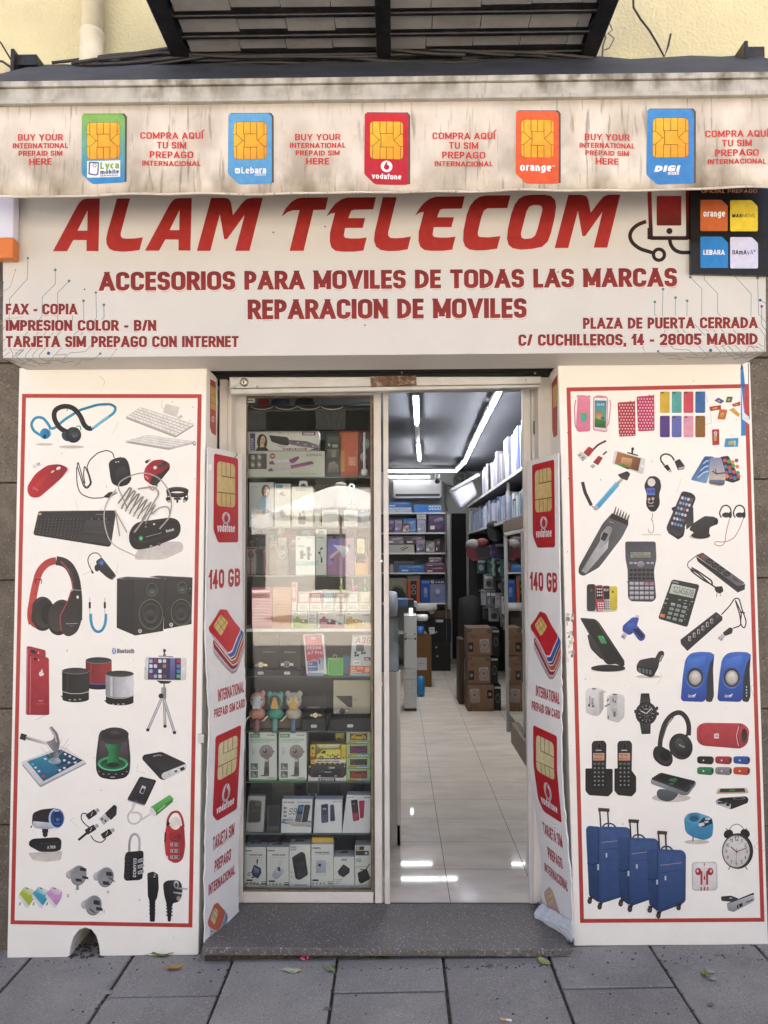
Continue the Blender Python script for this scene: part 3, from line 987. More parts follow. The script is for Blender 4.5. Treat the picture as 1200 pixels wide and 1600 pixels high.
def block(txt,x0,x1,yb,h,rot=0.0,c='801f1a',c2='97291f',t=.205,cond=.92):
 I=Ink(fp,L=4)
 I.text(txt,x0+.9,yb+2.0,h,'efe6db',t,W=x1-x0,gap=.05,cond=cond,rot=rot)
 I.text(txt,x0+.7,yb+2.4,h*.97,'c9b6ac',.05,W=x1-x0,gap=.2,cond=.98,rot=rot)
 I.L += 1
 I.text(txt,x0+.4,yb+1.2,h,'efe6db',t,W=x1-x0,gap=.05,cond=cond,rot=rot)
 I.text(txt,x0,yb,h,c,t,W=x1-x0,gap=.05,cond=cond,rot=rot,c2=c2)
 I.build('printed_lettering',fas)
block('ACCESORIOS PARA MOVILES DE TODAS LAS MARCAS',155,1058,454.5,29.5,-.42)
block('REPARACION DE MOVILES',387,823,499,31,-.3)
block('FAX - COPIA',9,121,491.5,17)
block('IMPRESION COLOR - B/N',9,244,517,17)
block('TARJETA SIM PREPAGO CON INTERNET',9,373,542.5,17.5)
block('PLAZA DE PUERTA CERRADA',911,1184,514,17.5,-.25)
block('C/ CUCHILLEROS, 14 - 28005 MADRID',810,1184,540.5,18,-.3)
TP=lambda x,y:(960+x/5,290+y/5)
I=Ink(fp,TP)
I.line([(272,-60),(284,395),(300,410),(560,410),(575,395),(572,-60)],30,'b53431',12,c2=None)
I.rect(258,330,300,420,'33120f');I.rect(560,330,592,420,'33120f')
I.poly([(257,60),(287,60),(299,330),(270,330)],'ab312e','33120f');I.poly([(557,60),(588,60),(590,330),(560,330)],'ab312e','33120f')
I.line([(284,395),(284,410),(575,410),(575,395)],30,'2c100d',10)
I.rr(330,80,523,312,10,'b23430','5c1713')
I.ell(430,355,24,24,'311410')
I.line([(248,280),(180,305),(135,345),(117,395),(140,450),(200,495),(300,525)],29,'3f1714',30,c2='1c0d0b')
I.ring(348,540,43,43,27,'1c0d0b')
I.line([(432,420),(440,465),(470,505),(520,524),(592,522)],29,'1c0d0b',30)
I.build('phone_emblem',fas)
OY=FY-.016
m=MB()
m.pp([(1079,225),(1215,222),(1215,431.5),(1079,428)],OY,.0145)
M['board']=mat('black_board',(.012,.011,.010),.25,spec=.4)
opb=m.build('operator_board',M['board'])
tag(opb,'black board with four coloured SIM tiles overlapping the end of the shop sign','sign')
op=on_plane(OY)
def tile(q,c,draw):
 I=Ink(op,TP)
 x0,y0,x1,y1=q
 I.rpoly([(x0,y0),(x1-48,y0+1),(x1,y0+48),(x1,y1),(x0,y1)],12,c)
 draw(I)
 I.build('sim_tile',opb)
tile((672,110,885,355),'d06a32',lambda I:I.text('orange',695,243,52,'ffffff',.2,W=170))
def _mm(I):
 I.text('MAS',920,248,27,'2a2618',.26,W=76);I.text('MOVIL',1001,248,27,'4a442c',.1,W=102)
tile((905,113,1120,357),'f3d53a',_mm)
tile((672,398,888,643),'2c86d0',lambda I:I.text('LEBARA',695,540,38,'ffffff',.19,W=167))
def _ll(I):
 I.text('llAmA',922,538,36,'2a2440',.2,W=112);I.text('yA*',1037,538,36,'3c4a9a',.12,W=64)
tile((905,402,1122,647),'dcdcf4',_ll)
I=Ink(op,TP)
I.text('OFICIAL PREPAGO',680,57,28,'c98558',.16,W=435)
I.build('printed_text',opb)
I=Ink(fp)
for x,y in ((398,300.5),(508,354),(427,363),(570,508),(132,452),(872,425)):
 I.ell(x,y,1.3,1.3,'5b5148')
I.build('screw_marks',fas)
M['lilac']=mat('lilac_plastic',(.62,.62,.72),.35)
M['orange']=mat('orange_plastic',(.62,.17,.03),.35)
a0,a1=P(22,300,-.24),P(22,403,-.24)
t=thing('projecting_sign','pale projecting sign with an orange foot beside the end of the shop sign','sign',(a0.x-.2,-.24,a1.z))
m=MB();m.box(a0.x-.42,a0.x,-.24,-.195,P(22,371,-.24).z,P(22,240,-.24).z);m.build('sign_face',M['lilac'],t,bevel=.004)
m=MB();m.box(a0.x-.42,a0.x+.002,-.243,-.194,a1.z,P(22,371.5,-.24).z);m.build('sign_foot',M['orange'],t,bevel=.004)
# ================================================================== POSTER PANELS
def panel(outline,label):
 m=MB()
 m.pp(outline,0.0,.20)
 o=m.build('poster_panel',M['panel'],bevel=.0025)
 return tag(o,label,'poster panel','poster panels beside the doorway')
pl=panel([(30,575),(323,574),(310,1492),(156,1494),(154.5,1478),(150,1462),(143,1453),(134,1449.5),(124,1453),(115,1464),(110,1480),(108.5,1496),(11,1497)],
   'poster panel with headphones, red phones and a drain hole at its foot')
pr=panel([(872,568),(1172,566),(1200.5,1476),(897,1478)],'poster panel with blue suitcases and blue speakers, torn blue sticker above')
pm=on_plane(0.0)
def border(pts,parent):
 I=Ink(pm)
 I.line(pts,6.2,'bf4238',closed=True)
 I.build('printed_border',parent)
border([(37.6,618.5),(312,619),(297.5,1446),(19.6,1441)],pl)
border([(888.3,608.6),(1166,603.2),(1191.4,1437.2),(909.4,1439)],pr)
M['soil']=mat('dark_soil',(.05,.035,.025),.95,var=.5,scale=40,bump=.8,bscale=90)
m=MB()
for k in range(40):
 x,y=rnd.uniform(104,162),rnd.uniform(1489,1497)
 c=P(x,y,rnd.uniform(-.02,.12));c.z=gz(c.x)+.001
 m.ball(c,rnd.uniform(.003,.014),rnd.uniform(.004,.012),rnd.uniform(.002,.006),6,4)
tag(m.build('soil_heap',M['soil']),'dark dirt gathered in the drain hole at the foot of the poster','dirt',kind='stuff')
for pn,xa,xb in ((pl,22,308),(pr,880,1190)):
 I=Ink(pm)
 for k in range(60):
  y=1600-1000*rnd.random()** .45 if k % 2 else rnd.uniform(585,1480)
  x=rnd.uniform(xa,xb)
  if not 585<y<1472:continue
  I.L=.3;s_=rnd.uniform(.3,1.0);c_=rnd.choice(['b8ac9b','a4978a','8d8174','c4b9a9'])
  if k % 5 == 0:I.line([(x,y),(x+rnd.uniform(-9,9),y+rnd.uniform(2,16)),(x+rnd.uniform(-12,12),y+rnd.uniform(14,22))],.45,c_)
  else:I.ell(x,y,s_,s_*rnd.uniform(.7,1.6),c_,n=9)
 I.build('scuff_marks',pn)
I=Ink(pm)
I.poly([(1157,575),(1161,571),(1171,668),(1171,680),(1158,681)],'2f86cf')
I.poly([(1158,600),(1160,655),(1172,664),(1171,652),(1163,645)],'e8ecef')
I.poly([(1168.5,568),(1169.8,567),(1171.5,655),(1170.2,655)],'3f566b')
I.poly([(1158.5,567),(1159.6,567),(1160.5,577),(1157,577)],'4a4a50')
I.poly([(1163,605),(1170,603),(1171,644),(1163,640)],'c9453e')
I.build('torn_sticker',pr,'torn blue sticker')
I=Ink(pm)
for k in range(26):
 x,y=rnd.uniform(884,893),rnd.uniform(955,1028)
 w,h=rnd.uniform(2,6),rnd.uniform(2,8)
 I.L=1+k*.3
 I.poly([(x,y),(x+w,y+rnd.uniform(-1,1)),(x+w+rnd.uniform(-1,1),y+h),(x+rnd.uniform(-1,1),y+h)],rnd.choice(['c9c1b2','a89c88','e2dccf','7d7263']))
I.build('tape_scraps',pr)
def on_x(xp,sgn):
 return lambda x,y,d:PX(x,y,xp)+Vector((sgn*d,0,0))
xs_=P(323,600,0).x
xs2=P(318,1000,0).x
def side_map(tl,bl,sgn):
 p0,p1=P(*tl,0),P(*bl,0)
 nrm=Vector((p1.z-p0.z,0,-(p1.x-p0.x))).normalized()
 if nrm.x*sgn<0:nrm=-nrm
 def f(x,y,d):
  r=ray(x,y)
  return CAM+r*((p0-CAM).dot(nrm)/r.dot(nrm))+nrm*d
 return f
smL=side_map((323,574),(310,1492),1)
smR=side_map((872,568),(897,1478),-1)
I=Ink(smL)
I.poly([(328.5,592),(337,597),(337.5,681),(331,677),(328,668)],'b92d2a')
I.poly([(329.5,602),(336.5,607),(336.8,642),(329.6,638)],'d8b45a')
for y in (615,628):I.line([(329.6,y),(336.6,y+4)],.8,'7d6428')
I.ell(332.8,655,2.2,5,'e8d6d2');I.ell(332.8,655.5,1.0,2.6,'b92d2a')
I.build('side_sim_print',pl)
I=Ink(smR)
I.poly([(862,600),(871,584),(871,680),(865,684),(863,672)],'b92d2a')
I.poly([(864,606),(870,598),(870.3,634),(864.5,638)],'d8b45a')
I.build('side_sim_print',pr)
# ================================================================== DOORWAY: shutter, frames, display window
M['frame']=mat('door_frame_paint',(.66,.62,.56),0.42,var=.05,scale=6,dirt=(.33,.28,.22),dirt_scale=5,dirt_amt=.35,bump=.05)
M['dark']=mat('dark_gap',(.012,.011,.010),.8)
shu=thing('roller_shutter','raised metal roller shutter with a lock in its dusty end bar','shutter',P(610,600,.12))
m=MB()
z0=P(600,600,.14).z
m.box(P(326,600,.21).x-.02,P(868,600,.21).x+.03,.16,.33,P(600,588,.16).z,2.62)
m.build('shutter_roll',M['dark'],shu)
def xz(px,py,Y):p=P(px,py,Y);return p
m=MB()
m.pp([(358,589),(846,588),(845,600),(359,607)],.12,.03)
m.pp([(359,607.5),(845,600.5),(843,605),(361,616)],.112,.045)
m.build('bottom_bar',M['alu'],shu,bevel=.003)
m=MB()
m.pp([(330,577),(868,573),(868,580),(330,583)],.14,.02)
m.build('shutter_slat',mat('shutter_slat_dark',(.03,.03,.03),.5,.4),shu)
lk=P(382,598,.12)
m=MB();m.lathe((lk.x,.112,lk.z),[(.016,.01),(.018,.006),(.018,0),(.013,-.004),(.013,-.007),(.010,-.008)],'y',20);m.build('lock',M['steel'],shu)
m=MB();m.box(lk.x-.0018,lk.x+.0018,.1025,.104,lk.z-.007,lk.z+.007);m.build('keyhole',M['black'],shu)
m=MB();m.pp([(579,588),(650,587),(651,601),(580,604)],.108,.012)
m.build('rusty_plate',mat('rusty_plate',(.16,.085,.05),.7,.3,var=.5,scale=60,dirt=(.55,.5,.42),dirt_scale=35,dirt_amt=1.0,bump=.6,bscale=60),shu)
for px,py in ((402,603),(365,604),(823,593),(628,582),(836,583)):
 c=P(px,py,.115);m=MB();m.lathe((c.x,.112,c.z),[(.004,.012),(.005,.004),(.003,0)],'y',8);m.build('rivet',M['steel'],shu)
def post(px0,px1,y0,y1,Y,d,mtl=None,name='jamb_post',parent=None,bevel=.003):
 m=MB()
 m.box(P(px0,1000,Y).x,P(px1,1000,Y).x,Y,Y+d,P(600,y1,Y).z,P(600,y0,Y).z)
 return m.build(name,mtl or M['frame'],parent,bevel=bevel)
t=thing('entrance_frame','painted white metal frame round the shop entrance','door frame',P(610,1410,.3))
post(339.5,352,588,1435,.2,.1,parent=t)
post(353,359,588,1435,.215,.1,parent=t)
post(846,866,580,1420,.2,.09,parent=t)
post(822,834,604,1412,.30,.04,parent=t)
post(836,845.5,600,1412,.29,.05,parent=t)
m=MB();m.pp([(833,1115),(846,1115),(848,1408),(834,1410)],.27,.012);m.build('kick_board',M['white_paint'],t)
for y in (668,735):
 m=MB();c=P(834.5,y,.285);m.box(c.x-.002,c.x+.002,.283,.29,c.z-.03,c.z+.03);m.build('hinge',M['dark'],t)
GY=.315
win=thing('display_window','white framed shop display window full of phone accessories','display window',P(480,1415,.3))
def bar(px0,px1,y0,y1,Y=.30,d=.05,name='window_frame',mtl=None,bev=.003):
 m=MB()
 a,b=P(px0,y0,Y),P(px1,y1,Y)
 m.box(a.x,b.x,Y,Y+d,b.z,a.z)
 return m.build(name,mtl or M['frame'],win,bevel=bev)
bar(361,379,612,1417)
bar(583.5,597.5,612,1417)
bar(598.5,609.5,612,1418,.296)
bar(379.2,583.3,1394,1416.5)
bar(379.2,583.3,600,617)
M['gasket']=mat('brown_gasket',(.16,.12,.07),.6,var=.3,scale=30)
m=MB()
gx0,gx1=P(379.5,1000,.31).x,P(583,1000,.31).x
gz0,gz1=P(480,1393,.31).z,P(480,618,.31).z
for a in ((gx0,gx0+.010,gz0,gz1),(gx1-.010,gx1,gz0,gz1),(gx0+.0101,gx1-.0101,gz0,gz0+.008),(gx0+.0101,gx1-.0101,gz1-.008,gz1)):
 m.box(a[0],a[1],.306,.330,a[2],a[3])
m.build('gasket',M['gasket'],win)
gm=bpy.data.materials.new('window_glass')
gm.use_nodes=True
nt=gm.node_tree
for n in list(nt.nodes):
 if n.type != 'OUTPUT_MATERIAL':nt.nodes.remove(n)
tr=nt.nodes.new('ShaderNodeBsdfTransparent');tr.inputs[0].default_value=(.93,.96,.94,1)
gl=nt.nodes.new('ShaderNodeBsdfGlossy');gl.inputs['Roughness'].default_value=0.0
fr=nt.nodes.new('ShaderNodeFresnel');fr.inputs[0].default_value=1.55
mu=nt.nodes.new('ShaderNodeMath');mu.operation='MULTIPLY';mu.inputs[1].default_value=2.2;mu.use_clamp=True
mx=nt.nodes.new('ShaderNodeMixShader')
nt.links.new(fr.outputs[0],mu.inputs[0]);nt.links.new(mu.outputs[0],mx.inputs[0])
nt.links.new(tr.outputs[0],mx.inputs[1]);nt.links.new(gl.outputs[0],mx.inputs[2])
nt.links.new(mx.outputs[0],[n for n in nt.nodes if n.type == 'OUTPUT_MATERIAL'][0].inputs[0])
M['glass']=gm
m=MB()
m.add([(gx0+.002,GY,gz0+.002),(gx1-.002,GY,gz0+.002),(gx1-.002,GY,gz1-.002),(gx0+.002,GY,gz1-.002)],[(0,1,2,3)])
m.build('glass_pane',M['glass'],win)
for y in (876,1068):
 c=P(595,y,.295)
 m=MB();m.box(c.x-.010,c.x+.006,.293,.2965,c.z-.004,c.z+.001);m.box(c.x+.004,c.x+.008,.2925,.2965,c.z-.006,c.z+.004);m.build('catch',M['steel'],win)
M['foam']=mat('foam_board',(.70,.68,.64),.45,var=.03,scale=6,dirt=(.45,.40,.33),dirt_scale=5,dirt_amt=.4)
def interp(rows,v):
 v=max(0.0,min(1.0,v))
 for (a,xa,ya),(b,xb,yb) in zip(rows,rows[1:]):
  if v <= b:
   k=(v-a)/(b-a)
   k=k*k*(3-2*k)*.4+k*.6
   return xa+(xb-xa)*k,ya+(yb-ya)*k
 return rows[-1][1:]
def banner(Lr,Rr,YL,YR,label,rough,bend):
 def norm(rows):
  y0,y1=rows[0][1],rows[-1][1]
  return [((y-y0)/(y1-y0),x,y) for x,y in rows]
 Ln,Rn=norm(Lr),norm(Rr)
 def surf(u,v,d=0.0):
  def pt(u,v):
   a=P(*interp(Ln,v),YL);b=P(*interp(Rn,v),YR)
   p=a.lerp(b,u)
   p += Vector((0,-1,0))*bend*math.sin(math.pi*u)*(.4+.6*math.sin(v*5.0)** 2)
   return p
  p=pt(u,v)
  if d:
   e=.02
   du=pt(min(1,u+e),v)-pt(max(0,u-e),v);dv=pt(u,min(1,v+e))-pt(u,max(0,v-e))
   n=du.cross(dv).normalized()
   if n.y>0:n=-n
   p=p+n*d
  return p
 nu,nv=8,70
 m=MB()
 fr_,bk=[],[]
 for j in range(nv+1):
  for i in range(nu+1):
   u=i/nu;v=j/nv
   uu=u
   if i in (0,nu):
    uu=u+(1 if i else-1)*(rnd.uniform(-.02,.02) if v>.35 else 0)
   fr_.append(surf(u,v)+(surf(1,v)-surf(0,v))*(uu-u));bk.append(surf(u,v,-.006)+(surf(1,v)-surf(0,v))*(uu-u))
 n1=len(fr_)
 f=[]
 w=nu+1
 for j in range(nv):
  for i in range(nu):
   a=j*w+i
   f.append((a,a+1,a+1+w,a+w));f.append((n1+a,n1+a+w,n1+a+1+w,n1+a+1))
  a=j*w;f.append((a,a+w,n1+a+w,n1+a));a=j*w+nu;f.append((a,n1+a,n1+a+w,a+w))
 for i in range(nu):
  f.append((i,n1+i,n1+i+1,i+1));a=nv*w+i;f.append((a,a+1,n1+a+1,n1+a))
 m.add(fr_+bk,f)
 o=m.build('sim_banner',M['foam'])
 tag(o,label,'banner','curled SIM banners at the doorway')
 HH=795.0
 class BInk(Ink):
  EPS=6e-5
  def raw(s,pts,cols,L):
   pts=[Vector((p[0],p[1])) for p in pts]
   ys=[p.y for p in pts]
   lo,hi=min(ys),max(ys)
   step=HH/nv
   j0,j1=int(lo // step),int(hi // step)
   full=[Vector((p.x,p.y,*c)) for p,c in zip(pts,cols)]
   for j in range(j0,j1+1):
    q=clip_half(clip_half(full,1,(j+1)*step,True),1,j*step,False) if j1>j0 else full
    if len(q)<3:continue
    for i in range(nu):
     x0,x1=100*i/nu,100*(i+1)/nu
     g=clip_half(clip_half(q,0,x1,True),0,x0,False)
     if len(g)<3:continue
     g2=[g[0]]
     for p in g[1:]:
      if (p-g2[-1]).length>1e-4:g2.append(p)
     if len(g2)>2 and (g2[0]-g2[-1]).length<1e-4:g2.pop()
     if len(g2)<3:continue
     n_=len(s.v)
     a,b,c_,d_=(surf(i/nu,j/nv),surf((i+1)/nu,j/nv),surf(i/nu,(j+1)/nv),surf((i+1)/nu,(j+1)/nv))
     nn=(b-a).cross(c_-a).normalized()
     if nn.y>0:nn=-nn
     for p in g2:
      fu=p.x/100*nu-i;fv=p.y/step-j
      s.v.append(a*(1-fu)*(1-fv)+b*fu*(1-fv)+c_*(1-fu)*fv+d_*fu*fv+nn*(L*s.EPS+4e-4))
     s.f.append(list(range(n_,n_+len(g2))))
     s.c.append([tuple(p[2:5]) for p in g2])
 RB='c0242b'
 def card(y0,faded=False):
  I=BInk(None)
  y1=y0+142
  I.rpoly([(17,y0),(88,y0),(88,y1),(31,y1),(17,y1-18)],5,RB,'b41f28')
  c1,c2=('d9c58c','cfae6a') if not faded else ('e0d5a8','d6c68e')
  I.rr(26,y0+12,79,y0+78,9,c1,c2,'d')
  for pts in ([(26,y0+56),(79,y0+56)],[(40,y0+12),(40,y0+33),(79,y0+33)],[(52,y0+12),(52,y0+33)],[(65,y0+12),(65,y0+33)],[(40,y0+56),(40,y0+77)],[(52,y0+56),(52,y0+77)],[(65,y0+56),(65,y0+77)]):
   I.line(pts,1.5,'6d5428')
  cy=y0+102
  I.ell(53,cy,11.5,13,'d9d4d2','a9a4a4');I.ell(53,cy+1.5,6,7.5,'b92228')
  I.poly([(48,cy),(50,cy-8),(57,cy-14),(54,cy-7),(55,cy-5)],'b92228')
  I.text('vodafone',53,y0+127,13,'eee8e6',.2,W=50,align='c')
  I.build('sim_card_print',o)
 card(12);card(468,True)
 def txt(s_,x,y,h,w):
  I=BInk(None);I.text(s_,x,y,h,'b02a2e',.2,W=w,align='c',gap=.1);I.build('printed_lettering',o)
 txt('140 GB',50,232,38,86)
 txt('INTERNATIONAL',60,412,17,70);txt('PREPAID SIM CARD',55,440,18,84)
 txt('TARJETA SIM',52,655,19,62);txt('PREPAGO',52,690,19,48);txt('INTERNACIONAL',50,727,19,78)
 def stack(y0,cols,chip,sc=1.0,name='sim_stack_print'):
  I=BInk(None)
  Q=lambda pts,dx,dy:[(8+(x+dx)*sc,y0+(y+dy)*sc) for x,y in pts]
  base=[(0,26),(30,0),(48,2),(84,38),(82,46),(60,74),(48,76),(2,36)]
  I.rpoly(Q(base,9,36),3,'cfc6c2','9d938f')
  for k,(c,dx,dy) in enumerate(zip(cols,(10,12,9,6),(28,20,12,8))):
   I.rpoly(Q(base,dx,dy+2),3,'ded7d2');I.rpoly(Q(base,dx,dy),3,c)
  I.rpoly(Q(base,1,2.5),3,'e4dcd8');I.rpoly(Q(base,0,0),3,chip[0])
  ch=[(12,24),(32,7),(52,22),(34,46),(30,46)]
  I.rpoly(Q(ch,0,0),5,chip[1])
  for a,b in (((22,16),(40,38)),((30,10),(48,28)),((16,27),(38,10)),((24,36),(46,18))):
   I.line(Q([a,b],0,0),1.1*sc,'7a6030')
  I.build(name,o)
 stack(262,['8e1f34','c2502e','1f3a2c','2d56a4'],('c4202a','dcbf74'))
 stack(745,['b5b9b6','5878a0','4c5a58','6d97bd'],('c4674e' if rough else 'c9a99a','d6c592'),.62)
 I=BInk(None)
 for k in range(9):
  x=rnd.uniform(4,70);y=rnd.uniform(560,740);w=rnd.uniform(15,40)
  I.L=0
  I.line([(x,y),(x+w*.5,y-rnd.uniform(-4,6)),(min(98,x+w),y-rnd.uniform(2,14))],rnd.uniform(.4,1.0),'b3aca2')
 I.build('scratches',o)
 return o,surf
bl,surfL=banner([(325,698),(324,800),(322.5,900),(321,985),(324,1060),(327,1115),(326,1190),(322,1290),(320,1380),(320,1474)],
  [(378,710),(378.5,806),(379,900),(380,985),(383,1056),(384.5,1100),(381.5,1170),(376,1265),(372.5,1345),(373.5,1424)],-.02,.21,
  'white SIM banner with straight frayed foot, hanging in front of the display window',True,.013)
br,surfR=banner([(823.5,721),(824.5,810),(825,900),(825.5,985),(825,1062),(824.5,1105),(825,1190),(836,1265),(846,1345),(847,1418)],
  [(872,708),(873,806),(874,900),(876,990),(877,1070),(877,1115),(877,1205),(884,1290),(892,1375),(894,1466)],.21,-.02,
  'white SIM banner with torn crumpled plastic foot, hanging beside the open doorway',False,.010)
m=MB()
g=[]
nu,nv=22,22
le=[(0,847,1412),(.3,836,1424),(.45,834,1429),(.65,843,1443),(.85,857,1462),(1,869,1478)]
for j in range(nv+1):
 for i in range(nu+1):
  u,v=i/nu,j/nv
  for (v0,xa,ya),(v1,xb,yb) in zip(le,le[1:]):
   if v <= v1:k=(v-v0)/(v1-v0);lx,ly=xa+(xb-xa)*k,ya+(yb-ya)*k;break
  rx,ry=893+2*v,1438+32*v
  jg=noise.noise(Vector((u*9,v*9,1.3)))*2.5
  px,py=lx+(rx-lx)*u+jg*(1-u),ly+(ry-ly)*u+jg*(v>.9)
  q=P(px,py,.205-.23*u-.010-.03*v*(1-u))
  w_=Vector((u*5,v*4,2.2))
  g.append(q+Vector((0,-.010*abs(noise.noise(w_))-.006*abs(noise.noise(w_*2.7)),.003*noise.noise(w_*2))))
f=[(j*(nu+1)+i,j*(nu+1)+i+1,(j+1)*(nu+1)+i+1,(j+1)*(nu+1)+i) for j in range(nv) for i in range(nu)]
m.add(g,f)
M['film']=mat('crumpled_film',(.66,.67,.67),.3,var=.12,scale=14,dirt=(.33,.48,.62),dirt_scale=9,dirt_amt=.7,bump=.9,bscale=38)
o=m.build('torn_film',M['film'],br)
sd=o.modifiers.new('t','SOLIDIFY');sd.thickness=.002
m=MB()
for k in range(7):
 c=surfL(.0,.30+.1*k);m.ball(c+Vector((rnd.uniform(-.004,.002),0,0)),.004,.004,rnd.uniform(.008,.02),7,5)
m.build('frayed_edge',M['foam'],bl)
m=MB();c=surfL(.06,.045);m.box(c.x-.012,c.x+.006,c.y-.006,c.y-.001,c.z-.012,c.z+.014);m.build('tape',M['white_paint'],bl)
m=MB();c=surfL(.8,.02);m.tube([c+Vector(a) for a in ((-.01,-.004,.0),(0,-.006,.012),(.008,-.004,.02),(.006,-.004,.03))],.002,6);m.build('wire_tie',M['cable_grey'],bl)
m=MB();c=P(314.5,1154,-.004);m.box(c.x-.013,c.x+.012,-.010,-.001,c.z-.016,c.z+.018);m.build('metal_clip',M['alu'],pl,bevel=.002)
m=MB();m.pp([(878,1110),(887,1112),(893,1300),(886,1300)],.06,.01)
# ================================================================== DISPLAY WINDOW CONTENTS
def zoomT(ox,oy,sc):return lambda x,y:(ox+x/sc,oy+y/sc)
_boxm={}
def bmat(c,rough=.5):
 k=(c,rough)
 if k not in _boxm:
  _boxm[k]=mat('card_'+c,H(c,.8),rough,var=.04,scale=12,spec=.4)
 return _boxm[k]
def zbox(name,label,cat,T,quad,Y,dep,col,draw=None,base=None,group=None,rough=.4,bevel=.0012):
 """a box whose front stands on the plane Y; quad is its front outline"""
 pts=[P(*T(*q),Y) for q in quad]
 if base is not None:
  o=sorted(range(4),key=lambda i:pts[i].z)
  for i in o[:2]:pts[i].z=base
 m=MB()
 m.prism(pts,(0,dep,0))
 ob=m.build(name,bmat(col,rough),bevel=bevel)
 tag(ob,label,cat,group)
 if draw:
  I=Ink(on_plane(Y-.0002),T)
  draw(I)
  I.build('box_print',ob)
 return ob
def R4(x0,y0,x1,y1):return [(x0,y0),(x1,y0),(x1,y1),(x0,y1)]
CY=.365
case=thing('display_case','glass shelved case behind the window pane, backed in grey','display case',P(480,1394,.345))
M['case_back']=mat('case_back',(.13,.135,.125),.7,var=.1,scale=4,spec=.15)
M['case_edge']=mat('case_edge',(.30,.29,.26),.5)
M['shelf_white']=mat('shelf_white',(.62,.62,.60),.4)
cz0=P(480,1392,.345).z
cx0,cx1=P(381,1000,.345).x,P(582,1000,.345).x
cx0 -= .02;cx1 += .005
m=MB();m.box(cx0,cx1,.66,.675,FZ,2.16);m.build('back_panel',M['case_back'],case)
m=MB();m.box(cx0,cx1,.336,.66,FZ+.002,cz0);m.build('case_floor',M['case_edge'],case)
for a in (cx0-.012,cx1):
 m=MB();m.box(a,a+.012,.336,.66,FZ+.002,2.2);m.build('side_panel',M['case_back'],case)
SH={}
def shelf(key,ypx,th,mtl,y0=.35):
 z=P(480,ypx,.352).z
 m=MB();m.box(cx0+.002,cx1-.002,y0,.655,z-th,z);m.build('shelf',mtl,case,bevel=.001)
 SH[key]=z+.0005
SH[0]=cz0+.0005
M['glass_shelf']=mat('glass_shelf',(.09,.115,.10),.12,spec=.6)
shelf(1,1302,.006,M['glass_shelf']);shelf(2,1221,.006,M['glass_shelf']);shelf(3,1142,.006,M['glass_shelf']);shelf(4,1056,.006,M['glass_shelf'])
shelf(5,982,.014,M['shelf_white']);shelf(6,899,.006,M['glass_shelf']);shelf(7,823,.006,M['glass_shelf']);shelf(8,745,.006,M['glass_shelf'])
T5=zoomT(370,1220,4.8);T4=zoomT(370,1040,4.8);T3=zoomT(370,880,4.8);T2=zoomT(370,740,4.8);T1=zoomT(370,610,4.8)
def hanger(box,T,x0,x1,y,Y,c='1c1c1e'):
 I=Ink(on_plane(Y-.002),T)
 m=MB()
 w=(x1-x0)
 pts=[T(*p) for p in ((x0,y),(x0+2,y-34),(x0+12,y-42),(x1-12,y-42),(x1-2,y-34),(x1,y),(x1-14,y),(x1-14,y-14),((x0+x1)/2+8,y-18),((x0+x1)/2,y-24),((x0+x1)/2-8,y-18),(x0+14,y-14),(x0+14,y))]
 m.prism([P(a,b,Y) for a,b in pts],(0,.0015,0))
 m.build('hanger_tab',bmat(c),box)
def pbank(brand=True):
 def head(I,x0,x1,y):
  I.text('vUwits',x0,y,12,'2a2a2a',.24,W=(x1-x0)*.37)
  I.text('POWER BANK',(x0+x1)/2+10,y+32,12,'57574f',.2,W=(x1-x0)*.66,align='c')
  I.rect(x0+22,y+44,x1-12,y+47,'b9b9b2')
 return head
hd=pbank()
def foot(I,x0,x1,y):
 I.rr(x0,y-50,x0+46,y-38,3,'26262a');I.rect(x1-34,y-36,x1,y-12,'5b8f4e');I.text('20000',x1-32,y-24,7,'ffffff',.2,W=28)
 for k in range(4):I.rr(x0+2+k*26,y-28,x0+12+k*26,y-14,2,'8a8a86')
def d1(I):
 hd(I,58,205,530);foot(I,72,218,790)
 I.rpoly([(110,680),(130,628),(180,655),(185,690),(160,735),(118,715)],8,'20283c','3d4a66');I.poly([(130,645),(170,665),(165,700),(128,690)],'8f9cc0','4c5a80')
 I.line([(150,630),(158,595),(152,590),(150,620)],6,'30364a');I.line([(112,690),(85,690),(82,712),(105,705)],5,'2a2f3c',8);I.line([(110,722),(130,725)],9,'2a2f3c')
def d2(I):
 hd(I,230,380,530);foot(I,240,388,797)
 I.rpoly([(262,705),(300,640),(355,665),(350,690),(310,735),(285,742)],10,'d6d8e0','a9adc0');I.poly([(303,650),(322,645),(330,680),(310,675)],'30384a')
 I.line([(312,640),(310,620),(330,592),(340,600),(320,640)],5,'c3c5cc',6)
def d3(I):
 I.rect(402,492,445,522,'9cc4be');I.text('power',404,510,9,'ffffff',.2,W=38)
 I.rpoly([(412,575),(485,530),(512,545),(535,705),(470,745),(440,735)],14,'3a3a3c','1f1f21');I.poly([(434,590),(503,555),(527,700),(462,738)],'2c2c2e','45454a');I.poly([(436,592),(502,556),(508,590),(442,625)],'232325')
 for k in range(2):I.ell(412,685+35*k,7,7,'b5b5b0')
 I.text('20000mAh',432,785,8,'77776f',.16,W=95)
def d4(I):
 I.text('vUwits',568,510,13,'2a2a2a',.24,W=60);I.text('POWER BANK',640,545,12,'57574f',.2,W=108,align='c');I.rect(588,552,700,555,'b9b9b2')
 I.rr(592,595,668,712,18,'c6cad8','a7acbf');I.rr(592,690,668,712,10,'dfe2ea');I.ell(622,632,11,12,'2b2f3c');I.line([(672,612),(695,640),(698,672),(684,672),(678,640)],6,'d3d6de',8)
 foot(I,568,718,790)
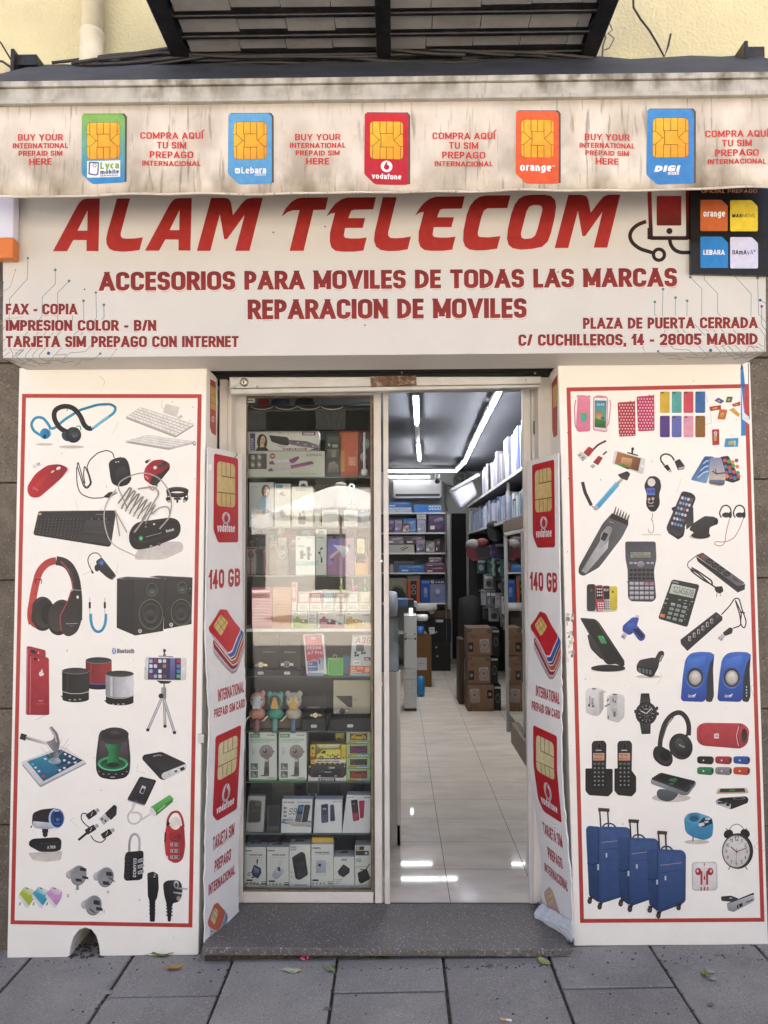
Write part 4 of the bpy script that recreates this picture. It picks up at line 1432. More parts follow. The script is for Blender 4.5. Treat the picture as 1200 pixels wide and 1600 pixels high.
def d5(I):
 I.rr(785,585,825,600,5,'4a4a4a');I.text('mini',790,596,7,'ffffff',.2,W=30)
 I.rpoly([(755,680),(800,625),(848,660),(845,690),(800,725),(765,705)],8,'2a2a2c','39393c');I.poly([(800,640),(838,665),(805,690),(790,660)],'4a4a4e','333336')
 for k in range(3):I.rect(735,740+14*k,790-12*k,745+14*k,'9b9b94')
 I.text('5000',850,797,6,'8a8a82',.2,W=24)
def d6(I):
 I.rect(892,492,955,520,'2c2b28');I.rect(896,494,920,518,'cbb76a');I.rect(892,524,990,560,'2a2a2c');I.rect(960,535,980,552,'c7c7c7')
 I.rect(896,583,935,610,'9cc4be');I.rect(892,640,975,644,'a5a59e');I.rect(892,650,945,653,'b5b5ae')
 I.rpoly([(905,690),(975,658),(1004,735),(935,772),(915,760)],8,'2c2c2e','1f1f20');I.line([(925,665),(965,668),(1000,620)],7,'2a2a2c',12);I.line([(905,742),(914,750)],10,'222')if 0 else None
for q,d,dep,lab in ((R4(55,497,218,785),d1,.06,'white power bank box picturing a blue cube with cable loop'),(R4(226,497,390,795),d2,.055,'white power bank box picturing a slanted pale power bank'),
      (R4(394,478,552,800),d3,.07,'tall white box picturing a big black power bank'),(R4(558,476,725,797),d4,.05,'white yellow-topped power bank box with an upright pale bank'),
      (R4(728,570,883,806),d5,.08,'short white box picturing a black cube adapter'),(R4(886,486,1006,803),d6,.07,'white box picturing a black square speaker with a cord')):
 b=zbox('accessory_box',lab+', in the lowest window row','box',T5,q,CY,dep,'e9e9e2',d,SH[0],'boxes on the window shelves')
 if d in (d2,d4):hanger(b,T5,q[0][0]+38,q[0][0]+124,q[0][1]+14,CY-.001 if 0 else CY+dep*.5)
 if d is d1:hanger(b,T5,105,180,490,CY+.04,'23283a')
 if d in (d3,d5):hanger(b,T5,q[0][0]+42,q[0][0]+110,q[0][1]+2,CY+dep*.5)
 if d is d4:
  m=MB();a,c_=P(*T5(560,476),CY),P(*T5(722,476),CY);m.box(a.x,c_.x,CY+.02,CY+.05,a.z+.0003,a.z+.022);m.build('yellow_flap',bmat('e2bd4a'),b)
m=MB()
pts=[P(*T5(a,b),.345) for a,b in ((40,770),(60,792),(140,786),(250,806),(400,812),(600,815),(800,818),(930,806),(985,785),(1012,720))]
m.tube(pts,.0045,8)
o=m.build('cable_tube',mat('yellowed_plastic',(.50,.45,.30),.4),origin=None);tag(o,'yellowed plastic cable running along the bottom of the display window','cable')
m=MB();m.tube([P(*T5(a,b),.346) for a,b in ((36,790),(150,788))],.009,8);m.build('cable_plug',mat('grey_plug',(.36,.34,.28),.5),o)
def p1(I):
 I.rpoly([(84,135),(192,140),(182,315),(70,318)],22,'a9aaa4','8d8e88');I.rpoly([(92,145),(186,150),(176,308),(80,312)],20,'3c3a33','2e2c27');I.rr(140,152,180,190,8,'57544a');I.rect(112,225,160,228,'6a675a')
zbox('phone_case_box','clear plastic box with a grey phone case inside','box',T5,[(85,115),(215,117),(200,338),(66,338)],CY,.03,'b9bab4',p1,SH[1],'boxes on the window shelves',.15)
def p2(I):
 I.rr(232,195,318,340,4,'14161a','23262c');I.rect(236,198,240,338,'5b5e60')
zbox('phone_case_box','small dark box beside the clear phone case','box',T5,[(226,188),(325,186),(320,345),(226,345)],CY+.01,.03,'4b4c49',p2,SH[1],'boxes on the window shelves')
def keypad(I,x0,y0,dx,dy,nx,ny,skx,sky,c,w=.36,h=.34):
 for i in range(nx):
  for j in range(ny):
   x=x0+i*dx+j*skx;y=y0+j*dy+i*sky
   I.rr(x-dx*w,y-dy*h,x+dx*w,y+dy*h,min(dx,dy)*.2,c)
   I.L -= 1
 I.L += 1
def p3(I):
 I.poly([(332,318),(345,285),(560,300),(556,350)],'4a84b8','87a9c4');I.poly([(350,300),(470,290),(560,318),(558,345),(420,340)],'d9d2cc','b9a9a0')
 I.text('bLund',352,168,16,'5f6264',.2,W=76);I.text('SeniorPhone',455,168,13,'8b8d8d',.16,W=96)
 I.text('S9',385,254,48,'2c2c30',.1,W=58,slant=.25)
 for k in range(3):I.rect(350,195+30*k,374,213+30*k,'9a9c9c')
 I.rpoly([(462,182),(505,178),(482,310),(436,305)],9,'2a4a78','1c2530');I.rpoly([(508,178),(552,182),(530,308),(486,312)],9,'26302e','3b4a46')
 I.poly([(468,195),(500,192),(493,232),(462,236)],'5f8fc8','2b4a7a');keypad(I,458,256,13,14,3,4,-3,1,'8f9cae')
 for k in range(3):I.rect(384,272+8*k,430-6*k,275+8*k,'b3b7ba')
zbox('phone_box','white and blue box of a large-button phone','box',T5,[(342,137),(567,137),(558,350),(330,350)],CY-.01,.05,'e6e8e8',p3,SH[1],'boxes on the window shelves')
def p4(I):
 I.text('feature 110',722,162,9,'6a6c70',.18,W=62)
 I.rpoly([(632,178),(685,172),(687,312),(634,318)],12,'2c3050','474c70');I.rpoly([(700,180),(728,176),(738,300),(700,306)],10,'474b62','30344c')
 I.poly([(640,188),(676,184),(677,238),(641,242)],'1c2038','39406a');I.text('10:30',644,218,14,'d8dce8',.2,W=26);keypad(I,646,262,13,13,3,4,0,0,'5f6588')
zbox('phone_box','plain white box picturing two dark blue slide phones','box',T5,[(588,140),(790,142),(787,358),(573,358)],CY-.01,.06,'e9e9ea',p4,SH[1],'boxes on the window shelves')
def p5(I):
 I.text('feature 105',830,128,9,'55575a',.18,W=44);I.text('PHONE',952,130,9,'33363a',.22,W=46)
 I.rpoly([(915,150),(960,145),(952,278),(925,284)],10,'b5284a','8f1e3a');I.rpoly([(855,145),(905,140),(920,296),(872,305)],10,'3a1a22','a82443')
 I.poly([(860,150),(902,146),(912,235),(866,240)],'1f1418','33181f');keypad(I,876,252,13,13,3,4,1,0,'d14a66')
 I.text('10',868,180,14,'8d6a70',.2,W=20)
zbox('phone_box','white box leaning back, picturing two red phones','box',T5,[(825,105),(1006,110),(1001,358),(790,350)],CY-.01,.06,'e6e6e8',p5,SH[1],'boxes on the window shelves')
for q,c,lab in ((R4(108,10,262,200),'1d1d20','black box standing behind the clear phone case'),(R4(264,6,432,200),'54534e','grey box standing behind the large-button phone box'),(R4(770,10,862,130),'383430','dark box behind the white boxes of the phone row')):
 zbox('stock_box',lab,'box',T5,q,CY+.14,.08,c,None,SH[1],'boxes on the window shelves')
def kp(I):
 I.rr(524,8,612,190,20,'8f9192','5f6162');I.rr(530,6,606,92,12,'1f1f22','3a3a3e');I.rr(535,95,600,118,8,'c3c5c6','85878a');I.rr(550,100,585,112,5,'505255')
 keypad(I,546,130,22,14,3,4,0,0,'3c3e40')
zbox('keypad_phone','silver keypad phone standing behind the phone boxes','phone',T5,R4(520,5,616,200),CY+.13,.02,'6d6f70',kp,SH[1])
def fanbox(x):
 def f(I):
  I.rect(x+10,512,x+82,540,'4f9a58');I.text('DAEL',x+18,533,15,'dfeadd',.2,W=56)
  I.text('FAN MINI',x+132,527,10,'6a6f68',.2,W=60)
  for k,w in enumerate((180,178,140)):I.rect(x+14,550+11*k,x+14+w,554+11*k,'8fb896' if k else '77a37e')
  I.rpoly([(x+122,690),(x+150,690),(x+153,820),(x+112,820)],6,'8c7d78','5f5552');I.ell(x+122,825,34,6,'77706c')
  I.ell(x+132,646,52,52,'9a8b86');I.ell(x+132,646,46,46,'b9aca6','8f807a')
  for a in range(0,360,30):I.line([(x+132+14*math.cos(rad(a)),646+14*math.sin(rad(a))),(x+132+44*math.cos(rad(a)),646+44*math.sin(rad(a)))],2,'7d6e69')
  I.ell(x+122,642,15,15,'5d514d');I.ell(x+117,636,5,6,'f2efec');I.rr(x+120,702,x+144,722,6,'cfc6c0');I.rect(x+118,762,x+150,805,'564c49')
  I.ell(x+188,646,5,7,'6a6f68');I.ring(x+34,645,9,9,3,'8a8f88');I.line([(x+20,628),(x+34,615),(x+48,628)],2,'8a8f88');I.rect(x+20,662,x+50,665,'a4a9a2')
  for k in range(2):
   I.rr(x+15,732+58*k,x+68,782+58*k,4,'7b807b');I.poly([(x+22,775+58*k),(x+36,742+58*k),(x+60,776+58*k)],'b5b9b4');I.ell(x+48,750+58*k,9,9,'565b56')
  I.text('x GREEN',x+136,847,9,'9a6c6c',.2,W=58)
  I.rect(x,853,x+208,870,'69b45c')
 return f
for x in (90,315):
 zbox('fan_box','white and green box of a small hand fan, '+('beside the banner' if x == 90 else 'beside the toy vans'),'box',T4,R4(x,497,x+208,870),CY,.09,'e6ebe2',fanbox(x),SH[2],'boxes on the window shelves')
def van(I,x0,y0,x1,y1,body,dark,glass,lights):
 X=lambda u:x0+(x1-x0)*u
 Y=lambda v:y0+(y1-y0)*v
 I.rpoly([(X(0),Y(.95)),(X(0),Y(.6)),(X(.12),Y(.45)),(X(.26),Y(.05)),(X(.95),Y(0)),(X(1),Y(.1)),(X(1),Y(.95))],5,body)
 I.poly([(X(.16),Y(.45)),(X(.28),Y(.14)),(X(.38),Y(.14)),(X(.38),Y(.47))],glass)
 for k in range(5):I.rect(X(.42+k*.11),Y(.55+.14*(k % 2)),X(.50+k*.11),Y(.69+.14*(k % 2)),dark)
 for u in (.2,.8):I.ell(X(u),Y(.92),(x1-x0)*.085,(y1-y0)*.2,'26241f');I.ell(X(u),Y(.92),(x1-x0)*.045,(y1-y0)*.1,'b9b7ad')
 I.rect(X(.5),Y(-.08),X(.7),Y(0),lights)
def toy1(I):
 I.rect(553,595,820,706,'e3c33a');I.rect(585,592,785,700,'8f8648','6a6236');I.poly([(600,592),(775,590),(760,618),(620,622)],'f4efcf','b5a95c');I.rect(553,680,585,706,'c8452f')
 van(I,598,628,778,696,'e8dd5c','3f4a3a','3b4534','6f8fc0')
 I.rect(562,610,578,628,'3b4534');I.ell(570,660,6,6,'3b4534');I.ell(800,690,7,6,'4b4b45')
 I.poly([(585,706),(818,706),(818,727),(590,727)],'e4e4e0');I.text('AMBULANCIA SAMUR',598,722,10,'2c2f52',.22,W=170);I.rect(590,727,818,742,'b7b04a')
 for k in range(6):I.rect(596+38*k,728,612+38*k,741,'4a4a3a')
zbox('toy_van_box','yellow box with a yellow toy ambulance van in its window','toy box',T4,R4(553,592,818,744),CY+.01,.06,'d8bb3c',toy1,None,'boxes on the window shelves')
def toy2(I):
 I.rect(562,748,790,838,'3a3c44','24262c');I.poly([(600,752),(780,750),(770,770),(610,772)],'a9adb4','4a4d56');I.rpoly([(562,744),(790,744),(796,840),(560,838)],6,'7a2a30');I.rpoly([(568,750),(784,750),(788,834),(566,834)],5,'3f434b','23252b')
 van(I,580,775,782,832,'1f2126','2c2f36','4a4e58','3b6fb0');I.text('POLICIA',660,803,9,'c9cdd2',.2,W=50);I.rect(690,760,735,772,'c9b0a4')
 I.poly([(535,815),(560,838),(796,842),(820,818),(820,872),(535,872)],'e2e3e2');I.rect(612,845,740,866,'1d1e22');I.text('A POLICIA',620,862,13,'f2f2f2',.2,W=110)
 for a,b in ((545,850),(575,846),(770,848),(795,850)):I.line([(a,b),(a+14,b+18)],2.5,'9a9c9c')
 I.ell(548,758,9,8,'c7b45a');I.ell(808,756,5,7,'b9b7c4')
zbox('toy_van_box','white and dark box with a black toy police van','toy box',T4,R4(535,745,820,872),CY,.07,'30333c',toy2,SH[2],'boxes on the window shelves')
for k,(y0,y1,c,bx,lab) in enumerate(((497,585,'d2ab35','b9c79a','yellow'),(589,684,'7a2f68','a9c88c','purple'),(688,772,'23262a','a3c587','black'),(776,868,'b03a30','a3c587','red'))):
 def cb(I,y0=y0,y1=y1,c=c):
  I.rect(848,y0+5,978,y1-25,'4c4f42','2e3029');I.rpoly([(856,y1-32),(860,y0+32),(885,y0+18),(940,y0+16),(968,y0+34),(972,y1-32)],6,c);I.rpoly([(884,y0+34),(892,y0+22),(936,y0+21),(944,y0+34)],3,'1c1f22')
  I.poly([(850,y0+5),(976,y0+5),(970,y0+12),(858,y0+14)],'dfe0c8','8a8c78')
  for x in (878,950):I.ell(x,y1-32,10,10,'15161a');I.ell(x,y1-32,4,4,'a9a9a4')
  I.poly([(830,y1-6),(842,y1-22),(905,y1-22),(895,y1-6)],'c9a838');I.text('CITY',836,y1-8,9,'a8302c',.24,W=32);I.rect(900,y1-20,1000,y1-14,'5f8fc0');I.rect(900,y1-12,990,y1-8,'dfe3c8')
 zbox('toy_car_box',lab+' toy car in a green box of the stack of four','toy box',T4,R4(822,y0,1003,y1),CY,.07,bx,cb,SH[2] if k == 3 else None,'boxes on the window shelves')
def sb(I):
 I.poly([(740,510),(805,505),(800,545),(742,548)],'d2c044');I.poly([(742,548),(800,545),(802,575),(742,572)],'4a6a78');I.ell(765,550,16,10,'2b3a40')
zbox('toy_car_box','small yellow topped toy box standing behind the toy ambulance','toy box',T4,[(735,500),(815,500),(815,590),(735,590)],CY+.09,.05,'55604a',sb,None,'boxes on the window shelves')
m=MB();z_=P(*T4(775,590),CY+.09).z;q0=P(*T4(735,590),CY+.09);q1=P(*T4(815,590),CY+.09)
m.box(q0.x,q1.x,CY+.09,CY+.14,SH[2],z_-.0005);tag(m.build('stock_box',bmat('3a3a36')),'dark grey box carrying the small toy box behind the ambulance','box','boxes on the window shelves')
Yf=CY+.01
c0,c1=P(*T4(100,352),Yf+.03),P(*T4(478,486),Yf+.03)
t=tag(MB().box(c0.x,c1.x,Yf+.03,Yf+.12,SH[3],c0.z).build('cardboard_tray',mat('tray_card',(.20,.15,.105),.8,var=.1)),'brown cardboard tray holding three animal hand fans','tray')
def hand_fan(cx,cy,body,face,beak,handle,label,ears):
 r=thing('hand_fan',label,'hand fan',P(*T4(cx,500),Yf),'animal hand fans in the tray')
 s=1/4.8/F*3.44
 c=P(*T4(cx,cy),Yf)
 bm,fm=mat('fan_body',H(body,.8),.35),mat('fan_face',H(face,.8),.35)
 m=MB();m.ball(c,58*s,30*s,62*s,16,12)
 for ex,ez in ears:m.ball(c+Vector((ex*s,0,ez*s)),22*s,12*s,24*s,10,8)
 m.build('head',bm,r)
 m=MB();m.ball(c+Vector((0,0,-95*s)),62*s,34*s,45*s,16,10);m.build('collar',bm,r)
 m=MB();m.lathe(c+Vector((0,-24*s,0)),[(40*s,4*s),(44*s,0),(40*s,-6*s),(10*s,-8*s)],'y',18);m.build('fan_guard',fm,r)
 m=MB();m.prism([c+Vector((a*s,-46*s,b*s)) for a,b in ((-8,30),(8,30),(30,-45),(12,-58),(0,-46),(-12,-58),(-30,-45))],(0,12*s,0));m.build('beak',mat('fan_beak',H(beak,.8),.4),r,bevel=.001)
 m=MB()
 for a in (-34,34):m.ball(c+Vector((a*s,-28*s,12*s)),6*s,5*s,7*s,8,6)
 m.build('eyes',M['black'],r)
 m=MB();hz=c+Vector((0,-4*s,-125*s));h2=P(*T4(cx-5,498),Yf-.012)
 m.tube([hz,hz.lerp(h2,.3),hz.lerp(h2,.7),h2],20*s,10,r2=24*s);m.ball(h2,24*s,20*s,10*s,10,6);m.build('handle',mat('fan_handle',H(handle,.8),.25),r)
 m=MB();m.tube([c+Vector((-50*s,0,-110*s)),c+Vector((-75*s,-8*s,-130*s)),c+Vector((-80*s,-10*s,-140*s)),c+Vector((-100*s,-12*s,-148*s))],6*s,6);m.build('strap',M['white_paint'],r)
hand_fan(155,262,'d99a86','c9cdd0','cfd3d6','a86a72','pink animal hand fan with a grey beak',[(40,52)])
hand_fan(290,262,'5fae9c','5a4236','e0a63a','7fb0a4','teal animal hand fan with an orange beak',[(-40,44),(40,44)])
hand_fan(428,262,'cfc4ae','d8cfbc','dba43c','5f7f9a','cream animal hand fan with an orange beak and blue handle',[(-44,50),(44,50)])
m=MB();m.ball(P(*T4(150,205),Yf+.05),.015,.012,.022,14,10);tag(m.build('brown_cap',mat('dark_maroon',(.05,.022,.022),.5)),'dark maroon rounded lid behind the pink hand fan','lid')
def watch(c,s,strap,face,label,lid=None):
 r=thing('wrist_watch',label,'watch',c,None)
 m=MB();m.lathe(c,[(.9*s,.25*s),(1.0*s,.15*s),(1.0*s,-.1*s),(.92*s,-.2*s)],'y',22);m.build('watch_case',strap,r)
 m=MB();m.lathe(c+Vector((0,-.205*s,0)),[(.86*s,0.004*s),(.86*s,-.02*s)],'y',22);m.build('dial',face,r)
 m=MB()
 for a in (60,150,270):m.tube([c+Vector((0,-.235*s,0)),c+Vector((.6*s*math.cos(rad(a)),-.235*s,.6*s*math.sin(rad(a))))],.05*s,5)
 m.build('hands',M['steel'],r)
 m=MB()
 for sx in (-1,1):
  for k in range(4):m.box(c.x+sx*(.95+.32*k)*s-.14*s,c.x+sx*(.95+.32*k)*s+.14*s,c.y-.1*s+.22*s*k,c.y+.15*s+.22*s*k,c.z-.42*s-.06*s*k,c.z+.42*s-.06*s*k)
 m.build('strap',strap,r,bevel=.0006)
 return r
M['dial_dark']=mat('dial_dark',(.03,.03,.035),.25)
M['dial_light']=mat('dial_light',(.65,.63,.58),.3)
M['box_black']=mat('box_black',(.022,.024,.022),.5,var=.2,scale=20,spec=.2)
def wbox(T,q0,q1,lidq,Y,base,label,lidcol=None,brand='',tag_=True,dep=.07):
 r=thing('watch_box',label,'watch box',P(*T(*q0),Y),'open watch boxes in the window')
 a,b=P(*T(*q0),Y),P(*T(*q1),Y)
 m=MB();m.box(a.x,b.x,Y,Y+dep,base,a.z);m.build('base',M['box_black'],r,bevel=.0015)
 if lidq:
  pts=[P(*T(*q),Y+dep+.012) for q in lidq]
  m=MB();m.prism(pts,(0,.012,0));ob=m.build('lid',lidcol or M['box_black'],r,bevel=.001)
  if brand:
   I=Ink(on_plane(Y+dep+.0118),T);cx=sum(q[0] for q in lidq)/4;I.text(brand,cx,lidq[0][1]+(lidq[2][1]-lidq[0][1])*.55,14,'a9a58f',.14,W=90,align='c');I.build('printed_text',ob)
 if tag_:
  I=Ink(on_plane(Y-.0005),T);x=(q0[0]+q1[0])/2;y=q1[1]-38
  I.rr(x-22,y-11,x+22,y+11,7,'e4e4e2');I.rect(x-12,y-2,x+12,y+2,'a5a5a2');I.build('price_tag',r)
 return r
wbox(T3,(85,800),(272,862),[(168,528),(318,530),(318,790),(165,790)],CY,SH[4],'black open watch box with a gold watch',None,'elegance')
wbox(T3,(275,800),(480,862),[(322,530),(478,532),(478,790),(322,790)],CY,SH[4],'black open watch box with a dark chronograph watch',None,'elegance')
watch(P(*T3(180,762),CY+.02),.0135,M['gold'],M['dial_light'],'gold wrist watch lying on a black box')
watch(P(*T3(375,758),CY+.02),.0135,M['steel'],M['dial_dark'],'steel chronograph watch with a dark dial on a black box')
wbox(T4,(488,402),(668,492),[(490,225),(665,225),(665,395),(490,395)],CY,SH[3],'black open watch box with a loose gold watch beside the cream lid',None,'elegance')
wbox(T4,(698,385),(1003,490),[(725,110),(1002,108),(1000,388),(725,388)],CY,SH[3],'wide black jewellery box with a cream lid, watch and ear studs',bmat('cfcab0'),'CLASSIC')
watch(P(*T4(590,372),CY+.02),.012,M['gold'],M['dial_light'],'gold watch standing tilted on the black box beside the cream lid')
watch(P(*T4(792,340),CY+.02),.0135,M['chrome'],M['dial_dark'],'silver watch on the wide black jewellery box')
I=Ink(on_plane(CY+.0812),T4);I.poly([(742,228),(866,228),(866,312),(835,310)],'1d1d1f');I.L += 1
o=I.build('black_card');tag(o,'black corner card printed on the cream jewellery lid','card')
m=MB()
for x in (888,942):
 c=P(*T4(x,362),CY+.02);m.ball(c,.0028,.0028,.0028,8,6)
c=P(*T4(915,378),CY+.02);m.box(c.x-.014,c.x+.014,c.y-.004,c.y+.004,c.z-.002,c.z)
tag(m.build('ear_studs',M['chrome']),'pair of silver ear studs on the wide black jewellery box','earrings')
def q1(I):
 I.rpoly([(508,540),(636,536),(664,812),(532,822)],4,'c22a48');I.poly([(528,735),(655,728),(664,812),(534,820)],'eceef0');I.poly([(532,738),(606,734),(608,806),(536,812)],'2f5c9e')
 I.rr(555,552,594,572,6,'dca6b0');I.rect(610,541,626,556,'d96a80')
 I.text('REDMI',527,648,24,'f6eef0',.15,W=105,rot=-2);I.text('A7 Pro',531,684,24,'f6eef0',.15,W=112,rot=-2)
 I.rect(560,722,600,727,'c3c9d4');I.text('6.9"',540,760,13,'f2f4f8',.2,W=28) if 0 else I.text('6,9',540,760,13,'f2f4f8',.2,W=26);I.text('6000',540,782,12,'f2f4f8',.2,W=56);I.text('120 Hz',540,802,7,'d5dcea',.18,W=46)
 I.rpoly([(610,712),(652,708),(656,800),(616,806)],6,'9fb0c4','c6d0da');I.rr(614,718,626,756,4,'3c4654')
zbox('phone_box','white framed phone box with a red front','box',T3,[(498,535),(650,530),(678,828),(523,834)],CY,.03,'e9e9ea',q1,SH[4]+.004,'boxes on the window shelves')
def q2(I):
 I.text('SMART',878,552,8,'5f666c',.2,W=46);I.text('A36',888,602,46,'b85c56',.17,W=112,slant=.12)
 I.rpoly([(895,612),(952,610),(954,660),(895,662)],5,'2b2d31','44474c')
 for a,b in ((890,672),(908,690),(890,692),(940,655),(958,672),(940,675)):I.ell(a,b,9,10,'2a2c30')
 I.rr(872,730,928,762,4,'e9edf0');I.text('64GB',882,752,10,'3a4048',.2,W=36);I.rect(955,705,1003,730,'7a3358');I.text('5G',962,726,15,'e6c8d8',.22,W=26)
 I.rect(846,770,1003,832,'d9692c');I.text('A36',856,792,14,'f6e4d4',.22,W=30);I.text('6000',856,812,12,'f6e4d4',.22,W=40);I.rect(856,818,935,824,'f0d2ba');I.rect(900,778,948,784,'f0c8a8');I.rect(900,790,948,795,'f0c8a8');I.rr(962,780,995,815,4,'f0b68c')
zbox('phone_box','grey and orange phone box beside the window mullion','box',T3,[(868,540),(1006,538),(1004,836),(845,836)],CY,.03,'c3c9cc',q2,SH[4],'boxes on the window shelves')
for x0,x1 in ((530,652),(868,990)):
 m=MB();a,b=P(*T3(x0,858),CY-.012),P(*T3(x1,838),CY-.012);m.box(a.x,b.x,CY-.014,CY-.001,SH[4],SH[4]+.010)
 tag(m.build('display_stand',mat('clear_blue',(.22,.38,.50),.15)),'low clear blue stand in front of the '+('red phone box' if x0 == 530 else 'orange phone box'),'stand')
fr_=thing('photo_frame','bright green empty display frame on the watch shelf','frame',P(*T3(740,855),CY))
m=MB()
a,b=P(*T3(680,855),CY),P(*T3(796,712),CY)
w=.0065
m.box(a.x,a.x+w,CY,CY+.02,SH[4],b.z);m.box(b.x-w,b.x,CY,CY+.02,SH[4],b.z);m.box(a.x+w,b.x-w,CY,CY+.02,SH[4],SH[4]+w);m.box(a.x+w,b.x-w,CY,CY+.02,b.z-w,b.z)
m.build('frame',mat('green_plastic',(.16,.58,.07),.3),fr_,bevel=.001)
m=MB();m.box(a.x+w,b.x-w,CY+.014,CY+.0195,SH[4]+w,b.z-w);m.build('backing',mat('green_back',(.10,.36,.07),.4),fr_)
m=MB();m.tube([P(*T3(x,y),CY+.008) for x,y in ((722,712),(724,692),(735,684),(747,692),(749,712))],.0018,6);m.build('ring',M['steel'],fr_)
zbox('wallet_case','teal blue folding case leaning beside the green frame','case',T3,[(790,690),(850,692),(845,820),(805,838)],CY+.02,.02,'3a6f8c',None,SH[4])
def vape(x0,x1,y0,y1,c1_,c2_,seal):
 def f(I):
  I.poly([(x0+50,y1-60),(x0+110,y1-72),(x1,y1-30),(x1,y1),(x0,y1)],c2_,c1_);I.rr(x0+12,y0+55,x0+78,y1,5,c1_,c2_);I.rr(x0+32,y0+38,x0+58,y0+56,4,c1_)
  I.ell(x0+88,y0+72,15,15,'c8545a' if seal else '7fb05a');I.ell(x0+88,y0+72,9,9,'eee6e2');I.ell(x1-55,y0+88,15,16,'6fb0a8');I.ell(x1-55,y0+88,9,10,'e6efec')
  I.text('Fresh',x0+22,y0+92,14,'f4f0ea',.18,W=42,slant=.2);I.rect(x0+15,y0+14,x0+45,y0+20,'9a9a94');I.text('2.000',x1-60,y0+34,14,'b9808a',.16,W=50,slant=.2)
  I.rect(x0+70,y0+14,x0+110,y0+17,'b3b3ac')
 return f
for k,(x0,x1,a,b,lab) in enumerate(((410,605,'8fb83f','6f9f4a','green'),(608,805,'a83a5e','7f4468','crimson'),(808,1003,'dda23a','e2c05a','yellow'))):
 bx=zbox('small_carton','white carton with a '+lab+' printed bottle on the white window shelf','box',T3,R4(x0,362,x1,492),CY,.05,'e6e4da',vape(x0,x1,362,492,a,b,k != 1),SH[5],'boxes on the window shelves')
 if k == 0:
  I=Ink(on_plane(CY-.001),T3);I.rect(530,368,600,462,'55554f');I.rect(533,371,597,459,'f2f0ea')
  for j in range(7):I.rect(540,380+11*j,590-(j % 3)*6,384+11*j,'66665f')
  I.build('warning_label',bx)
sc=['c9a8a0','d99aa4','9fbfd4','c0a090','a9c2bc','d2d08a']
for i,(x0,x1) in enumerate(((456,545),(548,638),(641,731),(734,820),(823,914),(917,1003))):
 def f(I,x0=x0,x1=x1,c=sc[i]):
  I.rect(x0+4,310,x1-4,352,'f2efe8');I.rect(x0+2,218,x1-2,300,c);I.rect(x0+14,234,x1-14,288,'eee6e0')
  for j in range(3):I.rect(x0+10,318+10*j,x1-12-8*(j % 2),322+10*j,'a5a29a')
  for j in range(4):I.line([(x0+20+14*j,240),(x0+22+14*j,282)],4,c)
 zbox('small_pack',('rose','pink','pale blue','tan','grey green','lime')[i]+' and white flavour pack, upper row on the white window shelf','pack',T3,R4(x0,214,x1,358),CY+.003,.045,'e9e5dc',f,None,'boxes on the window shelves')
def f(I):
 I.rect(414,150,448,288,'d98a90');I.rect(414,292,446,352,'f0ece4');I.rect(420,180,440,260,'eacaca')
zbox('small_pack','narrow pink pack beside the tall orange box','pack',T3,R4(411,146,450,358),CY+.003,.045,'e6d5d0',f,None,'boxes on the window shelves')
for x0,x1,c,lab in ((112,264,'b5566c','rose red'),(268,404,'c58a5c','orange brown')):
 def f(I,x0=x0,x1=x1,c=c):
  for k in range(11):I.line([(x0+6,210+22*k),(x0+(x1-x0)*.5,206+22*k+rnd.uniform(-5,5)),(x1-6,212+22*k)],2.2,'d9a0a0' if c == 'b5566c' else 'dcae8a')
  I.ell(x0+40,308,7,4,'7a4438')
 zbox('textured_box','tall '+lab+' textured box on the white window shelf','box',T3,R4(x0,178,x1,490),CY,.06,c,f,SH[5],'boxes on the window shelves')
for i,(x,c,lab) in enumerate(((786,'8fb83f','lime green'),(870,'b04a80','magenta'),(962,'7fb04a','leaf green'))):
 c_=P(*T3(x,205),CY+.02)
 z0_=P(*T3(x,212),CY+.003).z+.0006
 r=thing('vape_bottle',lab+' bottle with white neck above the flavour packs','bottle',(c_.x,CY+.02,z0_),'bottles above the flavour packs')
 m=MB();m.lathe((c_.x,CY+.022,0),[(.009,z0_),(.0098,z0_+.002),(.0098,z0_+.024),(.005,z0_+.028),(.004,z0_+.03)],'z',14);m.build('body',mat('bottle_'+c,H(c,.8),.25),r)
 m=MB();m.lathe((c_.x,CY+.022,0),[(.0032,z0_+.028),(.003,z0_+.056),(.002,z0_+.058)],'z',10);m.build('neck',M['shelf_white'],r)
def g1(I):
 I.text('K9',455,495,12,'b0605a',.2,W=20);I.text('WIRELESS',520,486,8,'5fa0a8',.2,W=55);I.rect(455,540,510,550,'4fa098');I.rr(475,576,500,640,5,'33373a');I.rect(498,600,515,616,'43474a')
 I.rr(524,545,552,585,12,'2a2d30');I.rr(528,578,548,648,5,'33373a');I.rect(550,602,560,614,'43474a');I.rect(443,658,587,690,'8fc7c0');I.rect(455,668,520,674,'f0f4f2')
b=zbox('microphone_box','pale green box picturing two clip microphones','box',T2,R4(442,470,588,762),CY,.04,'dfe6e0',g1,SH[6],'boxes on the window shelves')
hanger(b,T2,485,548,466,CY+.02,'2f8a80')
def g2(I):
 I.rr(612,430,652,446,6,'3a3d40');I.rect(606,478,650,483,'8a8d88');I.line([(630,560),(622,600),(636,640)],4,'2d2f30',20);I.ell(636,562,10,9,'2d2f30');I.ell(620,594,9,9,'2d2f30');I.rr(630,630,642,668,4,'2d2f30');I.line([(604,650),(602,685)],4,'55585a')
zbox('earphone_pack','narrow pale pack with black wired earphones','pack',T2,R4(592,415,674,762),CY+.005,.02,'d2d6ce',g2,SH[6],'boxes on the window shelves')
